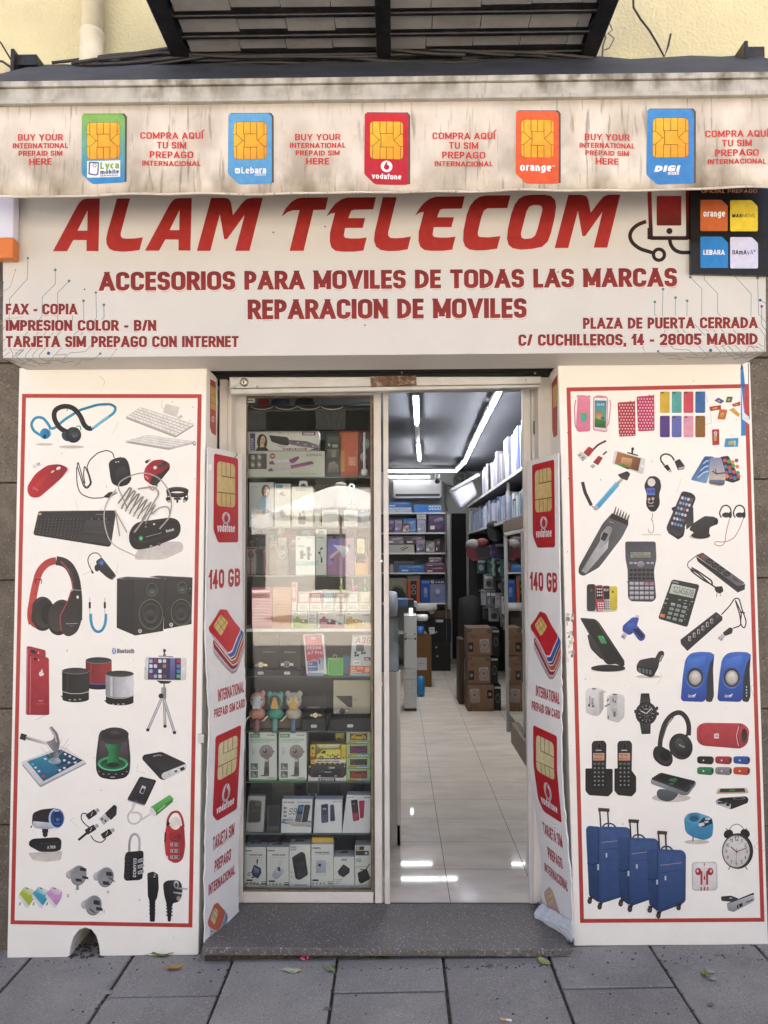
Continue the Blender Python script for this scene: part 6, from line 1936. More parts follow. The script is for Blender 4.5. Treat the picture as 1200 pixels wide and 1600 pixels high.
m=MB();m.hexa([P(*T8(x,y),y2+.001) for x,y in ((300,455),(440,455),(425,420),(300,418))],[P(*T8(x,y),y2+.004) for x,y in ((300,455),(440,455),(425,420),(300,418))]);m.build('flap',bmat('5f4222'),c2_)
def blob(q,Y,c,name,lab,cat,T=T8,base=None,seed=1):
 a,b=P(*T(q[0],q[1]),Y),P(*T(q[2],q[3]),Y)
 if base is not None:b.z=base
 ctr=(a+b)/2;rx,rz=abs(b.x-a.x)/2,abs(a.z-b.z)/2
 m=MB();m.ball(ctr,rx,min(rx,.16),rz,18,12)
 for i,v in enumerate(m.v):
  d=v-ctr
  k=max(abs(d.x)/rx,abs(d.z)/rz,1e-3);l=math.sqrt((d.x/rx)** 2+(d.z/rz)** 2)+1e-6
  sq=1+(l/k-1)*.6
  n=noise.noise(v*14+Vector((seed,0,0)))*.12
  m.v[i]=ctr+Vector((d.x*min(sq,rx/max(abs(d.x),1e-6)),d.y*(1+n),max(-rz,min(rz,d.z*sq))*(1+n*.3)))
  m.v[i].z=max(m.v[i].z,ctr.z-rz)
 return tag(m.build(name,c if not isinstance(c,str) else mat('bag_'+name+c,H(c,.8),.4),None),lab,cat)
blob((300,815,385,1010),ydep(920+1008/6),'1f7fb4','plastic_bag','turquoise plastic bag on the floor beside the pale counter end','bag',base=FZ)
blob((300,350,375,470),y2-.02+.2,'2c74c4','plastic_bag','bright blue bag showing above the brown carton','bag')
def gbox():
 y3=ydep(920+1150/6)
 ce=thing('counter_end','tall pale grey equipment column at the end of the glass counter','column cabinet',P(*T8(250,1150),y3))
 for a,b,nm in ((250,452,'panel'),(455,745,'panel'),(749,848,'panel'),(851,944,'panel'),(947,1120,'panel')):R2(188,308,a,b,y3,y3+.3,M['cabinet'],nm,ce,T8,.003)
 R2(190,306,1122,1156,y3+.01,y3+.28,M['black'],'plinth',ce,T8)
 R2(245,275,1158,1190,y3+.02,y3+.1,M['black'],'foot',ce,T8)
 I=Ink(on_plane(y3-.002),T8)
 for x,y in ((204,470),(292,468)):I.rect(x-8,y-9,x+8,y+9,'2a2a2a')
 for x,y in ((204,425),(290,425)):I.ell(x,y,8,8,'8a8a86')
 for y in (795,895,990):I.rect(205,y-20,208,y+20,'8f8c86');I.rect(265,y-20,268,y+20,'8f8c86');I.rect(290,y-20,293,y+20,'8f8c86')
 I.rect(220,466,265,472,'7a7a78');I.build('panel_marks',ce)
 t=thing('desk_printer','small dark label printer with a lit screen on the pale column','printer',P(*T8(250,250),y3))
 R2(228,278,100,182,y3+.05,y3+.2,M['black'],'housing',t,T8,.004)
 R2(238,268,186,252,y3+.04,y3+.06,mat('lit_screen',(.8,.8,.8),.3,emit=(.9,.95,1),strength=2.0),'screen',t,T8)
 m=MB();m.lathe(P(*T8(290,140),y3+.1),[(.02,-.02),(.03,0),(.02,.02)],'x',12);m.build('roll_knob',M['white_plastic'],t)
 blob((300,238,415,300),y3+.25,M['film'],'plastic_wrap','crumpled clear wrap behind the pale column','wrap')
gbox()
gc=thing('glass_counter','glass counter with aluminium edges running back from the door','counter',(-.2,2.0,FZ))
M['pane']=M['glass']
xc=.018
yA,yB=.95,4.3
m=MB();m.add([(xc,yA,FZ+.1),(xc,yB,FZ+.1),(xc,yB,1.0),(xc,yA,1.0)],[(0,1,2,3)]);m.build('glass_front',M['glass'],gc)
m=MB();m.box(-.55,xc-.004,yA,yB,.995,1.0);m.build('glass_top',M['glass_shelf'],gc)
m=MB();m.box(-.55,xc-.002,yA,yB,FZ,FZ+.1);m.build('plinth',M['case_edge'],gc)
for y in (yA,2.1,3.2,yB-.02):
 m=MB();m.box(xc-.016,xc+.003,y,y+.02,FZ,1.0);m.build('upright',M['alu'],gc)
for z in (.40,.70):
 m=MB();m.box(-.5,xc-.018,yA+.02,yB-.02,z,z+.008);m.build('shelf',M['glass_shelf'],gc)
m=MB();m.box(-.55,-.53,yA,yB,FZ+.1,.99);m.build('back_panel',M['case_edge'],gc)
m=MB();m.box(-.529,xc-.017,yA-.012,yA-.001,FZ,.994);m.build('end_panel',mat('counter_end',(.40,.38,.34),.3),gc)
k=0
for z in (FZ+.101,.4085,.7085):
 y=yA+.15
 while y<yB-.4:
  h=rnd.uniform(.1,.22);d=rnd.uniform(.12,.25);w=rnd.uniform(.1,.2)
  tag(MB().box(-.12-w,-.12,y,y+d,z,z+h).build('goods_box',bmat(rnd.choice(['5a6a7c','b9b4ac','7c5a6a','46566a','3a3a40','8c8a84'])),bevel=.002),'boxed goods on a shelf inside the glass counter','box','boxed goods inside the glass counter')
  y += d+rnd.uniform(.1,.4)
blob((0,20,130,260),3.3,'b9bccb','bagged_goods','translucent lilac bag of goods lying on the glass counter','bag',seed=4)
fbox((120,100,225,170),4.0,.3,'4f6c8c','flat_box','flat blue box on the far end of the glass counter','box',None,None)
y4=ydep(920+1150/6)
def fanc(x0,y0,x1,y1,dark,flip):
 def f(I):
  w,h=x1-x0,y1-y0
  I.rect(x0+w*.02,y0+h*.02,x1-w*.02,y1-h*.02,'8a6c54','7a5c44')
  cx,cy=(x0+w*(.7 if not flip else .27),y0+h*(.64 if not flip else .40))
  I.rpoly([(cx-48,cy-60),(cx+40,cy-66),(cx+52,cy+66),(cx-40,cy+66)],14,'b3a7a4','94847c');I.ell(cx,cy-6,40,46,'7d6c66');I.ell(cx,cy-6,34,40,'a99a94');I.ell(cx,cy-6,12,13,'6d5c56')
  for r_ in (20,27):I.ring(cx,cy-6,r_,r_*1.15,2,'7a6a64')
  for q in ((x0+8,y0+14),(x1-40,y0+18)) if not flip else ((x0+8,y1-45),(x1-40,y1-38)):I.rect(q[0],q[1],q[0]+28,q[1]+26,'1c1714');I.ell(q[0]+14,q[1]+13,6,6,'b39c8c')
  bx=x0+8 if not flip else x1-62
  I.rect(bx,y0+h*.52 if not flip else y0+h*.2,bx+50,y0+h*.86 if not flip else y0+h*.5,'1c1714');I.ell(bx+25,y0+h*(.69 if not flip else .35),13,15,'b39c8c');I.ell(bx+25,y0+h*(.69 if not flip else .35),6,7,'1c1714')
  for k in range(3):I.rect(x0+w*.08,y0+h*(.25+.05*k) if not flip else y0+h*(.70+.05*k),x0+w*.34,y0+h*(.27+.05*k) if not flip else y0+h*(.72+.05*k),'5f4836')
 ob=zbox('fan_carton',dark[0],'carton',T8,R4(x0,y0,x1,y1),y4,.34,'6e5443',f,dark[1],'fan cartons stacked by the glass cabinet',.75,.003)
 def g(I):
  I.rect(x1+6,y0+22,x1+66,y0+40,'b5b5b3');I.ell(x1+36,y0+130,20,44,'6a6a6c');I.ell(x1+36,y0+130,15,36,'26262a')
 zz=P(*T8(x1,y0+8),y4+.03),P(*T8(x1+68,y1-4),y4+.03)
 m=MB();m.box(P(*T8(x1,y0),y4).x+.001,zz[1].x,y4+.03,y4+.33,dark[1] if dark[1] else zz[1].z,zz[0].z);e=m.build('dark_side',bmat('161618'),ob)
 I=Ink(on_plane(y4+.029),T8);g(I);I.build('side_print',ob)
fanc(785,896,1030,1160,('brown fan carton at the bottom of the stack, its fan drawn on the other side',FZ),True)
fanc(786,632,1000,892,('brown fan carton in the middle of the stack',None),False)
fanc(780,368,1012,628,('brown fan carton topmost of the stack',None),False)
fbox((700,475,752,800),y4+.35,.3,'4a3826','carton','narrow brown carton standing beyond the fan cartons','carton',None,FZ)
blob((655,830,790,960),y4+.7,M['film'],'crumpled_wrap','crumpled clear plastic wrap on the floor beside the fan cartons','wrap',base=FZ,seed=8)
blob((690,60,930,620),6.3,M['dark'],'dark_coat','black bulky coats hanging in front of the dark doorway','coats',seed=3)
SX=.95
gs=thing('wall_shelving','long grey wall shelves full of boxed goods above the glass cabinet','shelving',(1.2,4.5,1.8))
M['shelf_dark']=mat('shelf_dark',(.10,.10,.11),.5)
for z,mt,y0,y1 in ((2.255,M['shelf_dark'],1.2,7.1),(1.90,M['shelf_dark'],3.6,7.1)):
 m=MB();m.box(SX,RX1-.021,y0,y1,z-.02,z);m.build('shelf',mt,gs)
 m=MB();m.box(SX-.004,SX-.0005,y0,y1,z-.022,z+.004);m.build('shelf_lip',M['alu'],gs)
m=MB();m.box(SX-.02,RX1-.021,1.2,3.58,1.80,1.89);m.build('wood_shelf',mat('wood_shelf',(.12,.075,.055),.5,var=.2,scale=20),gs)
for y in (3.59,7.08):
 m=MB();m.box(SX+.02,SX+.04,y,y+.02,FZ,2.23);m.build('upright',M['alu'],gs)
m=MB();m.box(RX1-.05,RX1-.0215,3.62,7.08,FZ,2.74);m.build('peg_board',M['dark'],gs)
def row(z,y,y1,x,cols,hr,dr,name,labs,grp,lean=0.0):
 k=0
 while y<y1:
  c=cols[k % len(cols)];d=rnd.uniform(*dr);h=rnd.uniform(*hr);w=rnd.uniform(.2,.3)
  l=rnd.uniform(-.02,.05)*lean
  m=MB();x0=x+rnd.uniform(0,.03)
  m.hexa([(x0,y,z),(x0+w,y,z),(x0+w,y+l,z+h),(x0,y+l,z+h)],[(x0,y+d,z),(x0+w,y+d,z),(x0+w,y+d+l,z+h),(x0,y+d+l,z+h)])
  o=m.build(name,bmat(c),bevel=.002);tag(o,labs,name.replace('_',' '),grp)
  if rnd.random()<.7:
   I=Ink(lambda a,b,dd:Vector((x0-dd-.0004,a,b)))
   c_=rnd.choice(['d6d6da','a9adc4','5c6076','8f8aa4','c9c9d2'])
   yy=y+l*.5
   I.poly([(yy+d*.15,z+h*.1),(yy+d*.85,z+h*.1),(yy+d*.85,z+h*rnd.uniform(.3,.9)),(yy+d*.15,z+h*.55)],c_)
   I.build('spine_print',o)
  y += d+rnd.uniform(.002,.02);k += 1
def one(y,d,h,c,lab,z=2.256,x=.96,w=.3,lean=0.0,name='file_box'):
 m=MB();m.hexa([(x,y,z),(x+w,y,z),(x+w,y+lean,z+h),(x,y+lean,z+h)],[(x,y+d,z),(x+w,y+d,z),(x+w,y+d+lean,z+h),(x,y+d+lean,z+h)])
 tag(m.build(name,bmat(c),bevel=.003),lab,'box','boxes on the top wall shelf')
one(2.05,.12,.40,'8d93a8','grey blue box nearest the door on the top wall shelf');one(2.22,.14,.40,'a3a7b8','pale grey box beside the big brown one')
one(2.40,.26,.37,'5c3c34','big brown box on the top wall shelf',lean=.10);one(2.78,.06,.34,'8088a4','slim slate box between the brown and blue boxes');one(2.88,.10,.36,'2448a8','bright blue upright box on the top wall shelf',lean=.03)
one(3.02,.10,.35,'b4b8c8','silver grey upright box beside the bright blue one');one(3.14,.12,.33,'c2c6d6','palest upright box on the top wall shelf')
one(3.42,.22,.20,'9a9eb4','low lilac grey box in front of the black carton');one(3.70,.30,.40,'1c1c20','tall black carton on the top wall shelf',x=1.0);one(3.68,.02,.39,'9a9cb4','silver side panel leaning on the black carton',x=.99,w=.1)
row(2.256,4.05,5.55,.96,['b4b2b4','8d8a84','9c98b0','2c2830','a39cb8','8d84a8'],(.22,.34),(.05,.13),'goods_carton','upright grey or lilac carton packed on the top wall shelf','cartons packed on the top wall shelf')
row(1.901,3.65,6.9,.965,['9aa0b4','b9bccb','7d84a0','a4a2b8','8c8ea8','5f86a8'],(.18,.28),(.04,.12),'case_box','thin grey or lilac case box standing on the second wall shelf','case boxes on the second wall shelf')
row(1.891,1.3,3.5,.95,['a9b0b4','8f9cac','b9c0c4','5f98a4','7a4a3c','c2c8cc','7d92b0'],(.14,.24),(.03,.10),'phone_case','thin boxed phone case on the brown wall shelf','boxed cases on the brown wall shelf')
a=P(*T7(200,790),5.6)
m=MB()
q=[P(*T7(*p),5.55) for p in ((90,765),(300,668),(322,740),(345,800),(335,830),(190,955))]
m.prism(q,(0,.28,0))
tag(m.build('bubble_bag',mat('clear_wrap',(.55,.55,.62),.2,var=.1,scale=9,bump=.4,bscale=14),bevel=.03),'bulging clear plastic bag jutting out from the top wall shelf','bag')
m=MB();m.prism([P(*T7(*p),5.53) for p in ((88,762),(355,605),(375,635),(100,780))],(0,.3,0));tag(m.build('flat_sheet',bmat('b9b9b4')),'pale flat sheet lying over the clear plastic bag','sheet')
m=MB();m.box(SX,RX1-.06,6.95,6.98,FZ,1.88);m.build('rack_back',M['dark'],gs)
packs=[]
for j,z in enumerate((1.74,1.56,1.38,1.20,1.02)):
 y=3.75+.06*j
 while y<6.7:
  packs.append((y,z,j));y += rnd.uniform(.10,.16)
for y,z,j in packs:
 c=rnd.choice((['5a4a78','8a86a4','9a9eac','6a5a88','7f9aa0'],['3c6a64','8fa49c','2a2a2e','56706c','a9b0ac'],['2a2a2e','8c8c8e','55565a','b0b0ae'],['6a6c70','26262a','9a9a9c','b9b9ba'],['3a3c40','8a8c90','77787a','a9a9ac'])[j])
 xx=1.0+rnd.uniform(0,.24);hh=rnd.uniform(.15,.19);w=rnd.uniform(.07,.11)
 m=MB();m.box(xx,xx+w*1.2,y,y+.02,z-hh,z)
 o=tag(m.build('hanging_pack',bmat(c,.25),bevel=.002),('purple or lilac','green or teal','grey','black and silver','plain grey')[j]+' blister packs hanging in the '+('top','second','third','fourth','lowest')[j]+' row of the peg wall','blister pack','packs hanging in peg row '+'abcde'[j])
 I=Ink(on_plane(y-.0005)) if 0 else Ink(lambda a,b,d,y=y:Vector((a,y-.0006-d,b)))
 I.ell(xx+w*.6,z-hh*.62,w*.35,hh*.22,rnd.choice(['d2d2d2','3a3a3e','8a8a8c','b4a9c0']));I.rect(xx+.01,z-hh*.28,xx+w*1.1,z-hh*.1,rnd.choice(['c9c9cc','7d7d86','4a4a52']))
 I.build('pack_print',o)
for (x,y),c1_,c2_,lab in (((300,1300),'8a8684','5a1820','grey cap with a dark red peak hanging below the second shelf'),((390,1290),'5c1a22','1c1c1e','dark red and black cap hanging beside the grey one'),((500,1120),'141416','141416','black cap hanging under the second shelf by the cabinet')):
 c=P(*T7(x,y),4.4);r=thing('sun_cap',lab,'cap',c)
 m=MB();m.ball(c,.07,.08,.055,14,10);m.build('crown',mat('cap_'+c1_,H(c1_,.8),.8),r)
 m=MB();m.prism([c+Vector(v) for v in ((-.075,-.06,-.02),(.07,-.06,-.03),(.06,-.07,-.14),(-.0,-.08,-.16),(-.06,-.07,-.12))],(0,.008,.004));m.build('peak',mat('peak_'+c2_,H(c2_,.8),.8),r,bevel=.002)
gcab=thing('glass_cabinet','tall glass showcase with aluminium edges and a brown base along the side wall','cabinet',(1.2,2.2,FZ))
ya,yb=.8,3.56
xg=.93
m=MB();m.box(xg-.02,RX1-.022,ya,yb-.42,FZ,FZ+.16);m.build('base',mat('cabinet_base',(.16,.12,.09),.5,var=.2,scale=12),gcab)
m=MB();m.box(xg,xg+.03,yb-.05,yb,FZ,1.79);m.build('corner_post',M['white_plastic'],gcab)
for y in (ya,1.7,2.62):
 m=MB();m.box(xg,xg+.025,y,y+.03,FZ+.161,1.79);m.build('post',M['alu'],gcab)
m=MB();m.box(xg,RX1-.022,ya,yb,1.765,1.795);m.build('top',M['alu'],gcab)
m=MB();m.add([(xg+.012,ya+.03,FZ+.17),(xg+.012,yb-.05,FZ+.17),(xg+.012,yb-.05,1.76),(xg+.012,ya+.03,1.76)],[(0,1,2,3)]);m.build('glass_front',M['glass'],gcab)
m=MB();m.box(xg+.05,RX1-.024,yb-.012,yb-.004,FZ,1.76);m.build('end_panel',M['cabinet'],gcab)
m=MB();m.box(RX1-.06,RX1-.024,ya,yb-.02,FZ+.17,1.76);m.build('back_panel',M['shelf_unit'],gcab)
for z in (.55,.9,1.25,1.55):
 m=MB();m.box(xg+.03,RX1-.061,ya+.03,yb-.03,z-.008,z);m.build('shelf',M['glass_shelf'],gcab)
 y=1.5
 while y<3.3:
  h=rnd.uniform(.1,.24);d=rnd.uniform(.1,.24)
  tag(MB().box(xg+.08,xg+.26,y,y+d,z+.001,z+h).build('goods_box',bmat(rnd.choice(['b9c0c4','5f8cb4','8c8a90','d2d2ce','3f4a58','7d8a86'])),bevel=.002),'boxed goods on a shelf of the tall glass showcase','box','boxed goods inside the glass showcase')
  y += d+rnd.uniform(.03,.2)
# ================================================================== PICTURES PRINTED ON THE POSTERS
_cur=[None,None,None,None]
def page(panel_,T):_cur[2:]=[panel_,T]
def done():
 if _cur[0]:_cur[0].build(_cur[1],_cur[4] if len(_cur)>4 else _cur[2])
 _cur[0]=None
def go(name,L=3.0):
 global I
 done()
 I=Ink(pm,_cur[3],L);_cur[0]=I;_cur[1]=name+'_print';del _cur[4:];_cur.append(_cur[2])
 return I
SHD,SHD2='d3c9ba','c9bfb0'
K1,K2,K3='1d1c1d','2e2d2e','454446'
page(pl,zoomT(0,560,3.529))
go('sport_earphones')
I.ell(245,474,48,7,SHD);I.ell(395,488,70,9,SHD)
I.line([(250,440),(185,400),(170,360),(195,325),(235,325),(265,360),(280,388),(300,385),(360,335),(440,285),(540,255),(610,252),(640,270),(630,300),(560,350),(500,395)],15,'2f93b4',18,c2='3a9fc0')
I.line([(440,285),(540,255),(610,252),(640,270)],4,'1d4f66',12);I.line([(600,318),(550,358),(515,382)],7,'7fd0e4')
I.ell(248,415,28,30,'2a9ad0','1f6f98','x');I.ell(246,430,9,11,'1a2c3a');I.line([(270,385),(282,420),(262,440)],4,'2f93b4',8)
I.line([(385,410),(330,390),(297,330),(300,285),(345,262),(400,268),(440,310),(465,370),(490,390),(505,385)],27,K1,35);I.line([(420,290),(455,350)],4,'4a4a4c')
I.ell(365,430,22,30,'23454f',rot=-40);I.line([(420,375),(443,372),(446,395)],6,'2f93b4',8);I.ell(405,422,43,44,K1);I.ell(408,420,33,35,'3b4046',K1);I.ell(412,416,18,20,'23272b','5a6068')
def wkb(P4,nx,ny):
 (a,b,c,d)=[Vector(p) for p in P4]
 I.poly([p+Vector((0,9)) for p in (a,b,c,d)],'a5a19a');I.poly([a,b,c,d],'dcd8cf','cfcac0')
 for i in range(nx):
  for j in range(ny):
   f=lambda u,v:a.lerp(b,u).lerp(d.lerp(c,u),v)
   u0,u1,v0,v1=(i+.12)/nx,(i+.9)/nx,.06+.9*(j+.1)/ny,.06+.9*(j+.88)/ny
   I.poly([f(u0,v0),f(u1,v0),f(u1,v1),f(u0,v1)],'f0ede6',L=I.L+1.5)
   q=[f(u0,v1),f(u1,v1),f(u1,v1+.03),f(u0,v1+.03)];I.poly(q,'8e8b86',L=I.L+1)
 I.L += 2
go('white_keyboards')
I.poly([(912,250),(990,268),(975,325),(898,300)],'e4e0d8','d4cfc6');I.poly([(975,325),(1000,310),(1008,325),(985,335)],'cfcac1')
wkb([(775,268),(1072,362),(968,428),(692,322)],13,5);wkb([(812,422),(1075,458),(930,496),(688,455)],13,4)
I.line([(930,498),(1072,465)],9,'bdb9b3');I.ell(1072,468,9,13,'6a6a6c');I.ell(1073,467,6,9,'dcdcdc')
def dongle(x,y,s,c,c2):
 I.poly([(x,y),(x+22*s,y-14*s),(x+32*s,y+4*s),(x+10*s,y+18*s)],c);I.poly([(x+22*s,y-14*s),(x+40*s,y-20*s),(x+48*s,y-4*s),(x+32*s,y+4*s)],c2)
 for k in range(2):I.rect(x+(28+8*k)*s,y-(11+3*k)*s,x+(33+8*k)*s,y-(7+3*k)*s,'4a4a4c')
go('slim_red_mouse')
dongle(178,592,1.0,'e4e2dc','c9c7c2')
I.poly([(215,768),(300,700),(382,620),(376,600),(250,660)],'e6e2dc','cfcac2');I.rpoly([(152,745),(150,705),(195,635),(262,588),(330,582),(380,605),(340,660),(270,720),(215,768),(175,768)],22,'c2272e','8f1a22','x');I.rpoly([(172,738),(215,670),(250,640),(300,620),(230,700)],18,'cc343a','a8222a','x')
I.ell(322,606,13,8,'eee6e2',rot=-30);I.ell(290,624,11,5,'e0cfca',rot=-35);I.text('Defender',178,716,14,'d98a88',.14,W=34,rot=30)
go('wired_mouse')
I.line([(630,550),(622,520),(590,506),(540,520),(495,560),(478,600),(495,650),(506,690),(480,720),(460,705),(440,640),(425,590),(430,570),(445,620),(462,690),(475,715),(500,690),(488,640),(466,590),(460,640),(468,690)],6,K2,14)
I.line([(422,600),(424,690),(440,745),(500,772),(570,768)],6,K2,26);I.poly([(566,766),(600,738),(622,735),(628,752),(600,770)],K1);I.poly([(618,737),(640,730),(648,746),(626,754)],'c6c5c1','85847f')
I.rpoly([(597,570),(640,546),(692,545),(712,580),(725,670),(705,698),(660,708),(622,692),(606,640)],22,'2c2c2d','171718');I.ell(670,640,34,45,'3a3a3b',K1,rot=20);I.line([(608,640),(620,690),(660,706),(705,694),(724,660)],6,'0f0f10',16);I.rect(636,569,644,574,'d6d6d6');I.rect(649,567,657,572,'d6d6d6')
go('red_black_mouse')
dongle(798,568,.75,K2,'c9c7c2')
I.rpoly([(792,640),(800,600),(840,562),(895,556),(938,580),(935,610),(895,660),(862,702),(830,695),(795,668)],20,'b52631','7d1720','x');I.poly([(822,690),(835,655),(890,630),(938,592),(935,612),(895,662),(862,703),(840,700)],'1a1718','35302f');I.rpoly([(868,592),(905,566),(928,578),(890,604)],9,K1,'4a4446');I.ell(885,588,14,10,'5a5658',K1);I.rr(846,594,864,610,5,'efe6e2',rot=-30);I.poly([(793,640),(802,605),(842,640),(826,690),(797,668)],'c9323c','9a1f2a');I.text('battery',798,652,10,'eac6c4',.16,W=24,rot=40)
go('charging_cable_coil')
for k in range(3):I.ring(978,730+8*k,58-2*k,17,9,(K3,K2,K1)[k])
I.line([(925,745),(920,775),(930,790)],5,K2,8);I.line([(1030,745),(1038,765),(1024,785)],5,K2,8);I.rr(958,768,1000,780,3,K2);I.rr(972,770,984,796,3,K2);I.rr(915,765,940,786,3,K1,rot=-25);I.rr(926,782,942,795,2,'b9a88c');I.rr(1012,764,1036,785,3,K1,rot=25);I.rr(1008,780,1025,794,2,'b9a88c');I.rr(996,766,1004,776,2,'d8d2c8')
go('black_keyboard')
I.rpoly([(212,842),(630,838),(640,850),(612,1030),(600,1040),(190,975),(184,965)],12,'3a3839','242324');I.rpoly([(214,845),(626,842),(634,852),(606,1026),(192,968)],10,'302e2f','3a3839')
for j in range(6):
 for i in range(13):
  x=205-j*2.5+i*(20-j*.1);y=882+j*15.5+i*(.2+j*.35)
  I.poly([(x,y),(x+16,y+.6),(x+15,y+12),(x-1,y+11)],'161617','232324',L=I.L+1)
  I.poly([(x+4,y+3),(x+8,y+3),(x+8,y+6),(x+4,y+6)],'8e8c8a',L=I.L+1.6)
I.L += 3
I.rpoly([(475,892),(602,895),(592,960),(466,950)],5,'434142','383637');I.line([(464,952),(590,962)],2,'5a5859');I.line([(462,968),(588,982)],2,'232223');I.line([(490,884),(612,888)],9,'1d1c1d');I.rr(212,852,228,864,2,'c7b46a');I.rect(528,858,575,862,'7a7878')
for x in (505,545,585):I.ell(x,885,3,2,'b9b7b5')
go('speakerphone',20)
I.rpoly([(735,1110),(760,1050),(900,1010),(1005,1010),(1015,1060),(900,1110)],26,'c9c4be','d6cec3')
I.rpoly([(710,960),(745,905),(940,876),(985,890),(1000,935),(985,985),(830,1045),(745,1058),(712,1020)],36,'2b2929','171616');I.rpoly([(730,958),(760,925),(930,895),(970,905),(985,935),(962,968),(830,1010),(760,1020),(735,1000)],26,'161515','343232');I.rpoly([(738,962),(766,932),(928,902),(962,912),(974,935),(952,962),(825,1002),(765,1012),(742,995)],22,'232121','191818')
I.ell(777,993,14,16,'2f7d45','1d4f2c');I.ell(777,993,7,9,'6fd08a');I.text('Bluetooth',918,960,15,'e6e4e2',.17,W=44,rot=-14);I.line([(804,985),(890,962)],3,'9a9897');I.ell(850,914,6,5,'cfcdca');I.ell(833,1038,8,9,'9a9896');I.ell(877,1024,9,9,'7a3028');I.ell(804,928,5,5,'8a8887')
go('scribble',60)
sc_='a9a199'
I.line([(700,820),(640,690),(720,645),(790,628),(870,650),(930,720),(950,800),(935,870)],7,sc_,60);I.line([(640,720),(580,800),(570,900),(600,1000),(640,1040),(770,1100)],6,'c0b8ad',50)
for k in range(7):
 x=655+22*k;y=800+14*k
 I.line([(x-4,y),(x+60,y-88+4*k),(x+70,y-80),(x+14,y+30)],9-k*.5,('87817b','9a948d')[k % 2],9)
I.line([(760,720),(850,705),(880,740),(800,880),(740,960)],9,sc_,40);I.line([(835,860),(880,820),(930,815),(940,870),(880,940)],8,sc_,30);I.line([(635,835),(660,980)],7,sc_);I.line([(640,850),(700,960)],7,'b3aba2');I.line([(820,700),(840,730),(870,700)],8,sc_,12)
page(pl,zoomT(0,850,3.529))
go('red_headphones')
I.line([(178,440),(165,400),(190,250),(215,150),(265,98),(310,92)],40,'c94a44',40,c2='b53a36');I.line([(310,92),(370,100),(415,180),(430,300),(428,420)],50,'33302f',50,c2='232121');I.line([(335,95),(385,150),(405,240),(398,310)],6,'b9423e',30);I.line([(196,215),(196,195),(228,195),(228,220)],5,'4a2422')
I.ell(235,385,68,95,'3a3534','1d1b1b');I.ell(245,385,55,78,'262323','3d3838');I.ell(262,385,36,58,'191717');I.rpoly([(165,330),(180,320),(172,420),(205,470),(170,450),(155,390)],12,'b53c38')
I.ell(332,405,70,100,'3b3736','1c1a1a',rot=12);I.ell(326,400,56,84,'2a2726','45403e',rot=12);I.rpoly([(340,490),(335,400),(375,320),(395,250),(448,250),(455,340),(452,420),(425,490),(375,514)],34,'2b2827','393534');I.line([(338,480),(330,400),(372,318),(395,250)],5,'b9423e',16);I.line([(398,252),(452,256)],3,'b9b3ae');I.ell(428,293,6,9,'e2dfdc');I.line([(362,440),(428,438)],3,'b3aea9');I.line([(382,452),(405,451)],2,'8a8580');I.line([(385,140),(410,215)],14,'45403f',0,c2='3a3635')
go('earpiece')
I.line([(515,160),(490,120),(482,80),(505,50),(540,48),(560,75)],6,'46484c',22);I.line([(515,162),(505,150)],11,K1);I.rpoly([(527,95),(560,72),(640,172),(618,200),(590,185),(545,145)],12,'3a3b3e','1c1c1e');I.ell(558,104,19,21,'2f4f78','1d3350');I.ell(560,103,10,12,'4f78ac');I.ell(535,132,14,20,'26272a');I.poly([(612,190),(638,170),(640,178),(618,200)],'5a5b60')
go('aux_cable')
for x in (495,578):I.line([(x,296),(x,322)],5,'c3bfb8');I.rr(x-6,320,x+6,355,3,K1);I.line([(x,355),(x,382)],4,'b3afa8')
N_=30
I.line([(500+42*(1-math.cos(math.pi*k/N_)),384+100*math.sin(math.pi*k/N_)** .75) for k in range(N_+1)],15,'2f9fc0')
for k in range(1,30,1):a=math.pi*k/N_;x,y=500+42*(1-math.cos(a)),384+100*math.sin(a)** .75;I.line([(x-8*math.cos(a)-2,y-8*math.sin(a)),(x+8*math.cos(a),y+8*math.sin(a)-2)],1.6,'1f7694');I.L -= .8
go('bookshelf_speakers')
def spk(q,side,t,w):
 I.poly(side,'32302f','262423');I.poly(q,'3b3938','2c2a29')
 (tx,ty,tr),(wx,wy,wr)=t,w
 I.ell(tx,ty,tr,tr*1.25,'5e6a4c');I.ell(tx,ty,tr-3,tr*1.25-4,'2b2a29','3f3d3c');I.ell(tx,ty+2,tr*.6,tr*.7,'161515','6d6b69');I.ell(wx,wy,wr,wr*1.27,'6a775a');I.ell(wx,wy,wr-3,wr*1.27-4,'201f1e','3b3938');I.ell(wx,wy,wr*.8,wr*1.0,'3f3e3d','242322');I.ell(wx,wy,wr*.62,wr*.78,'262524','4a4847');I.ell(wx-2,wy+4,wr*.36,wr*.46,'4a4846','1c1b1a')
I.poly([(820,182),(868,174),(1062,184),(920,192)],'4a4746')
spk([(920,188),(1062,184),(1056,442),(906,470)],[(905,200),(920,188),(906,470),(903,470)],(1005,240,26),(1000,377,58))
I.poly([(645,188),(700,180),(912,190),(745,200)],'4d4a49');spk([(742,198),(912,190),(900,480),(745,505)],[(645,190),(742,198),(745,505),(643,462)],(838,252,30),(832,388,66))
for x,y in ((772,480),(944,445)):I.ell(x,y,10,11,'d2d0cc');I.line([(x-5,y+5),(x,y-6),(x+5,y+5)],3,'2b2a29')
I.ell(1047,272,8,12,'1a1918');I.ell(1048,245,3,4,'8e8c8a')
go('red_phones')
for a,b in (((147,566),0),((165,608),1)):
 x,y=a;I.rpoly([(x,y),(x+14,y-3),(x+105,y+20),(x+107,940),(x+95,944),(x-(5 if b else 5),942)],12,'9c2430');I.rpoly([(x+6,y+8),(x+16,y+4),(x+104,y+26),(x+104,936),(x+2,938)],10,'b3303a','9d2a34');I.line([(x+4,y+12),(x,935)],3,'d98a8e')
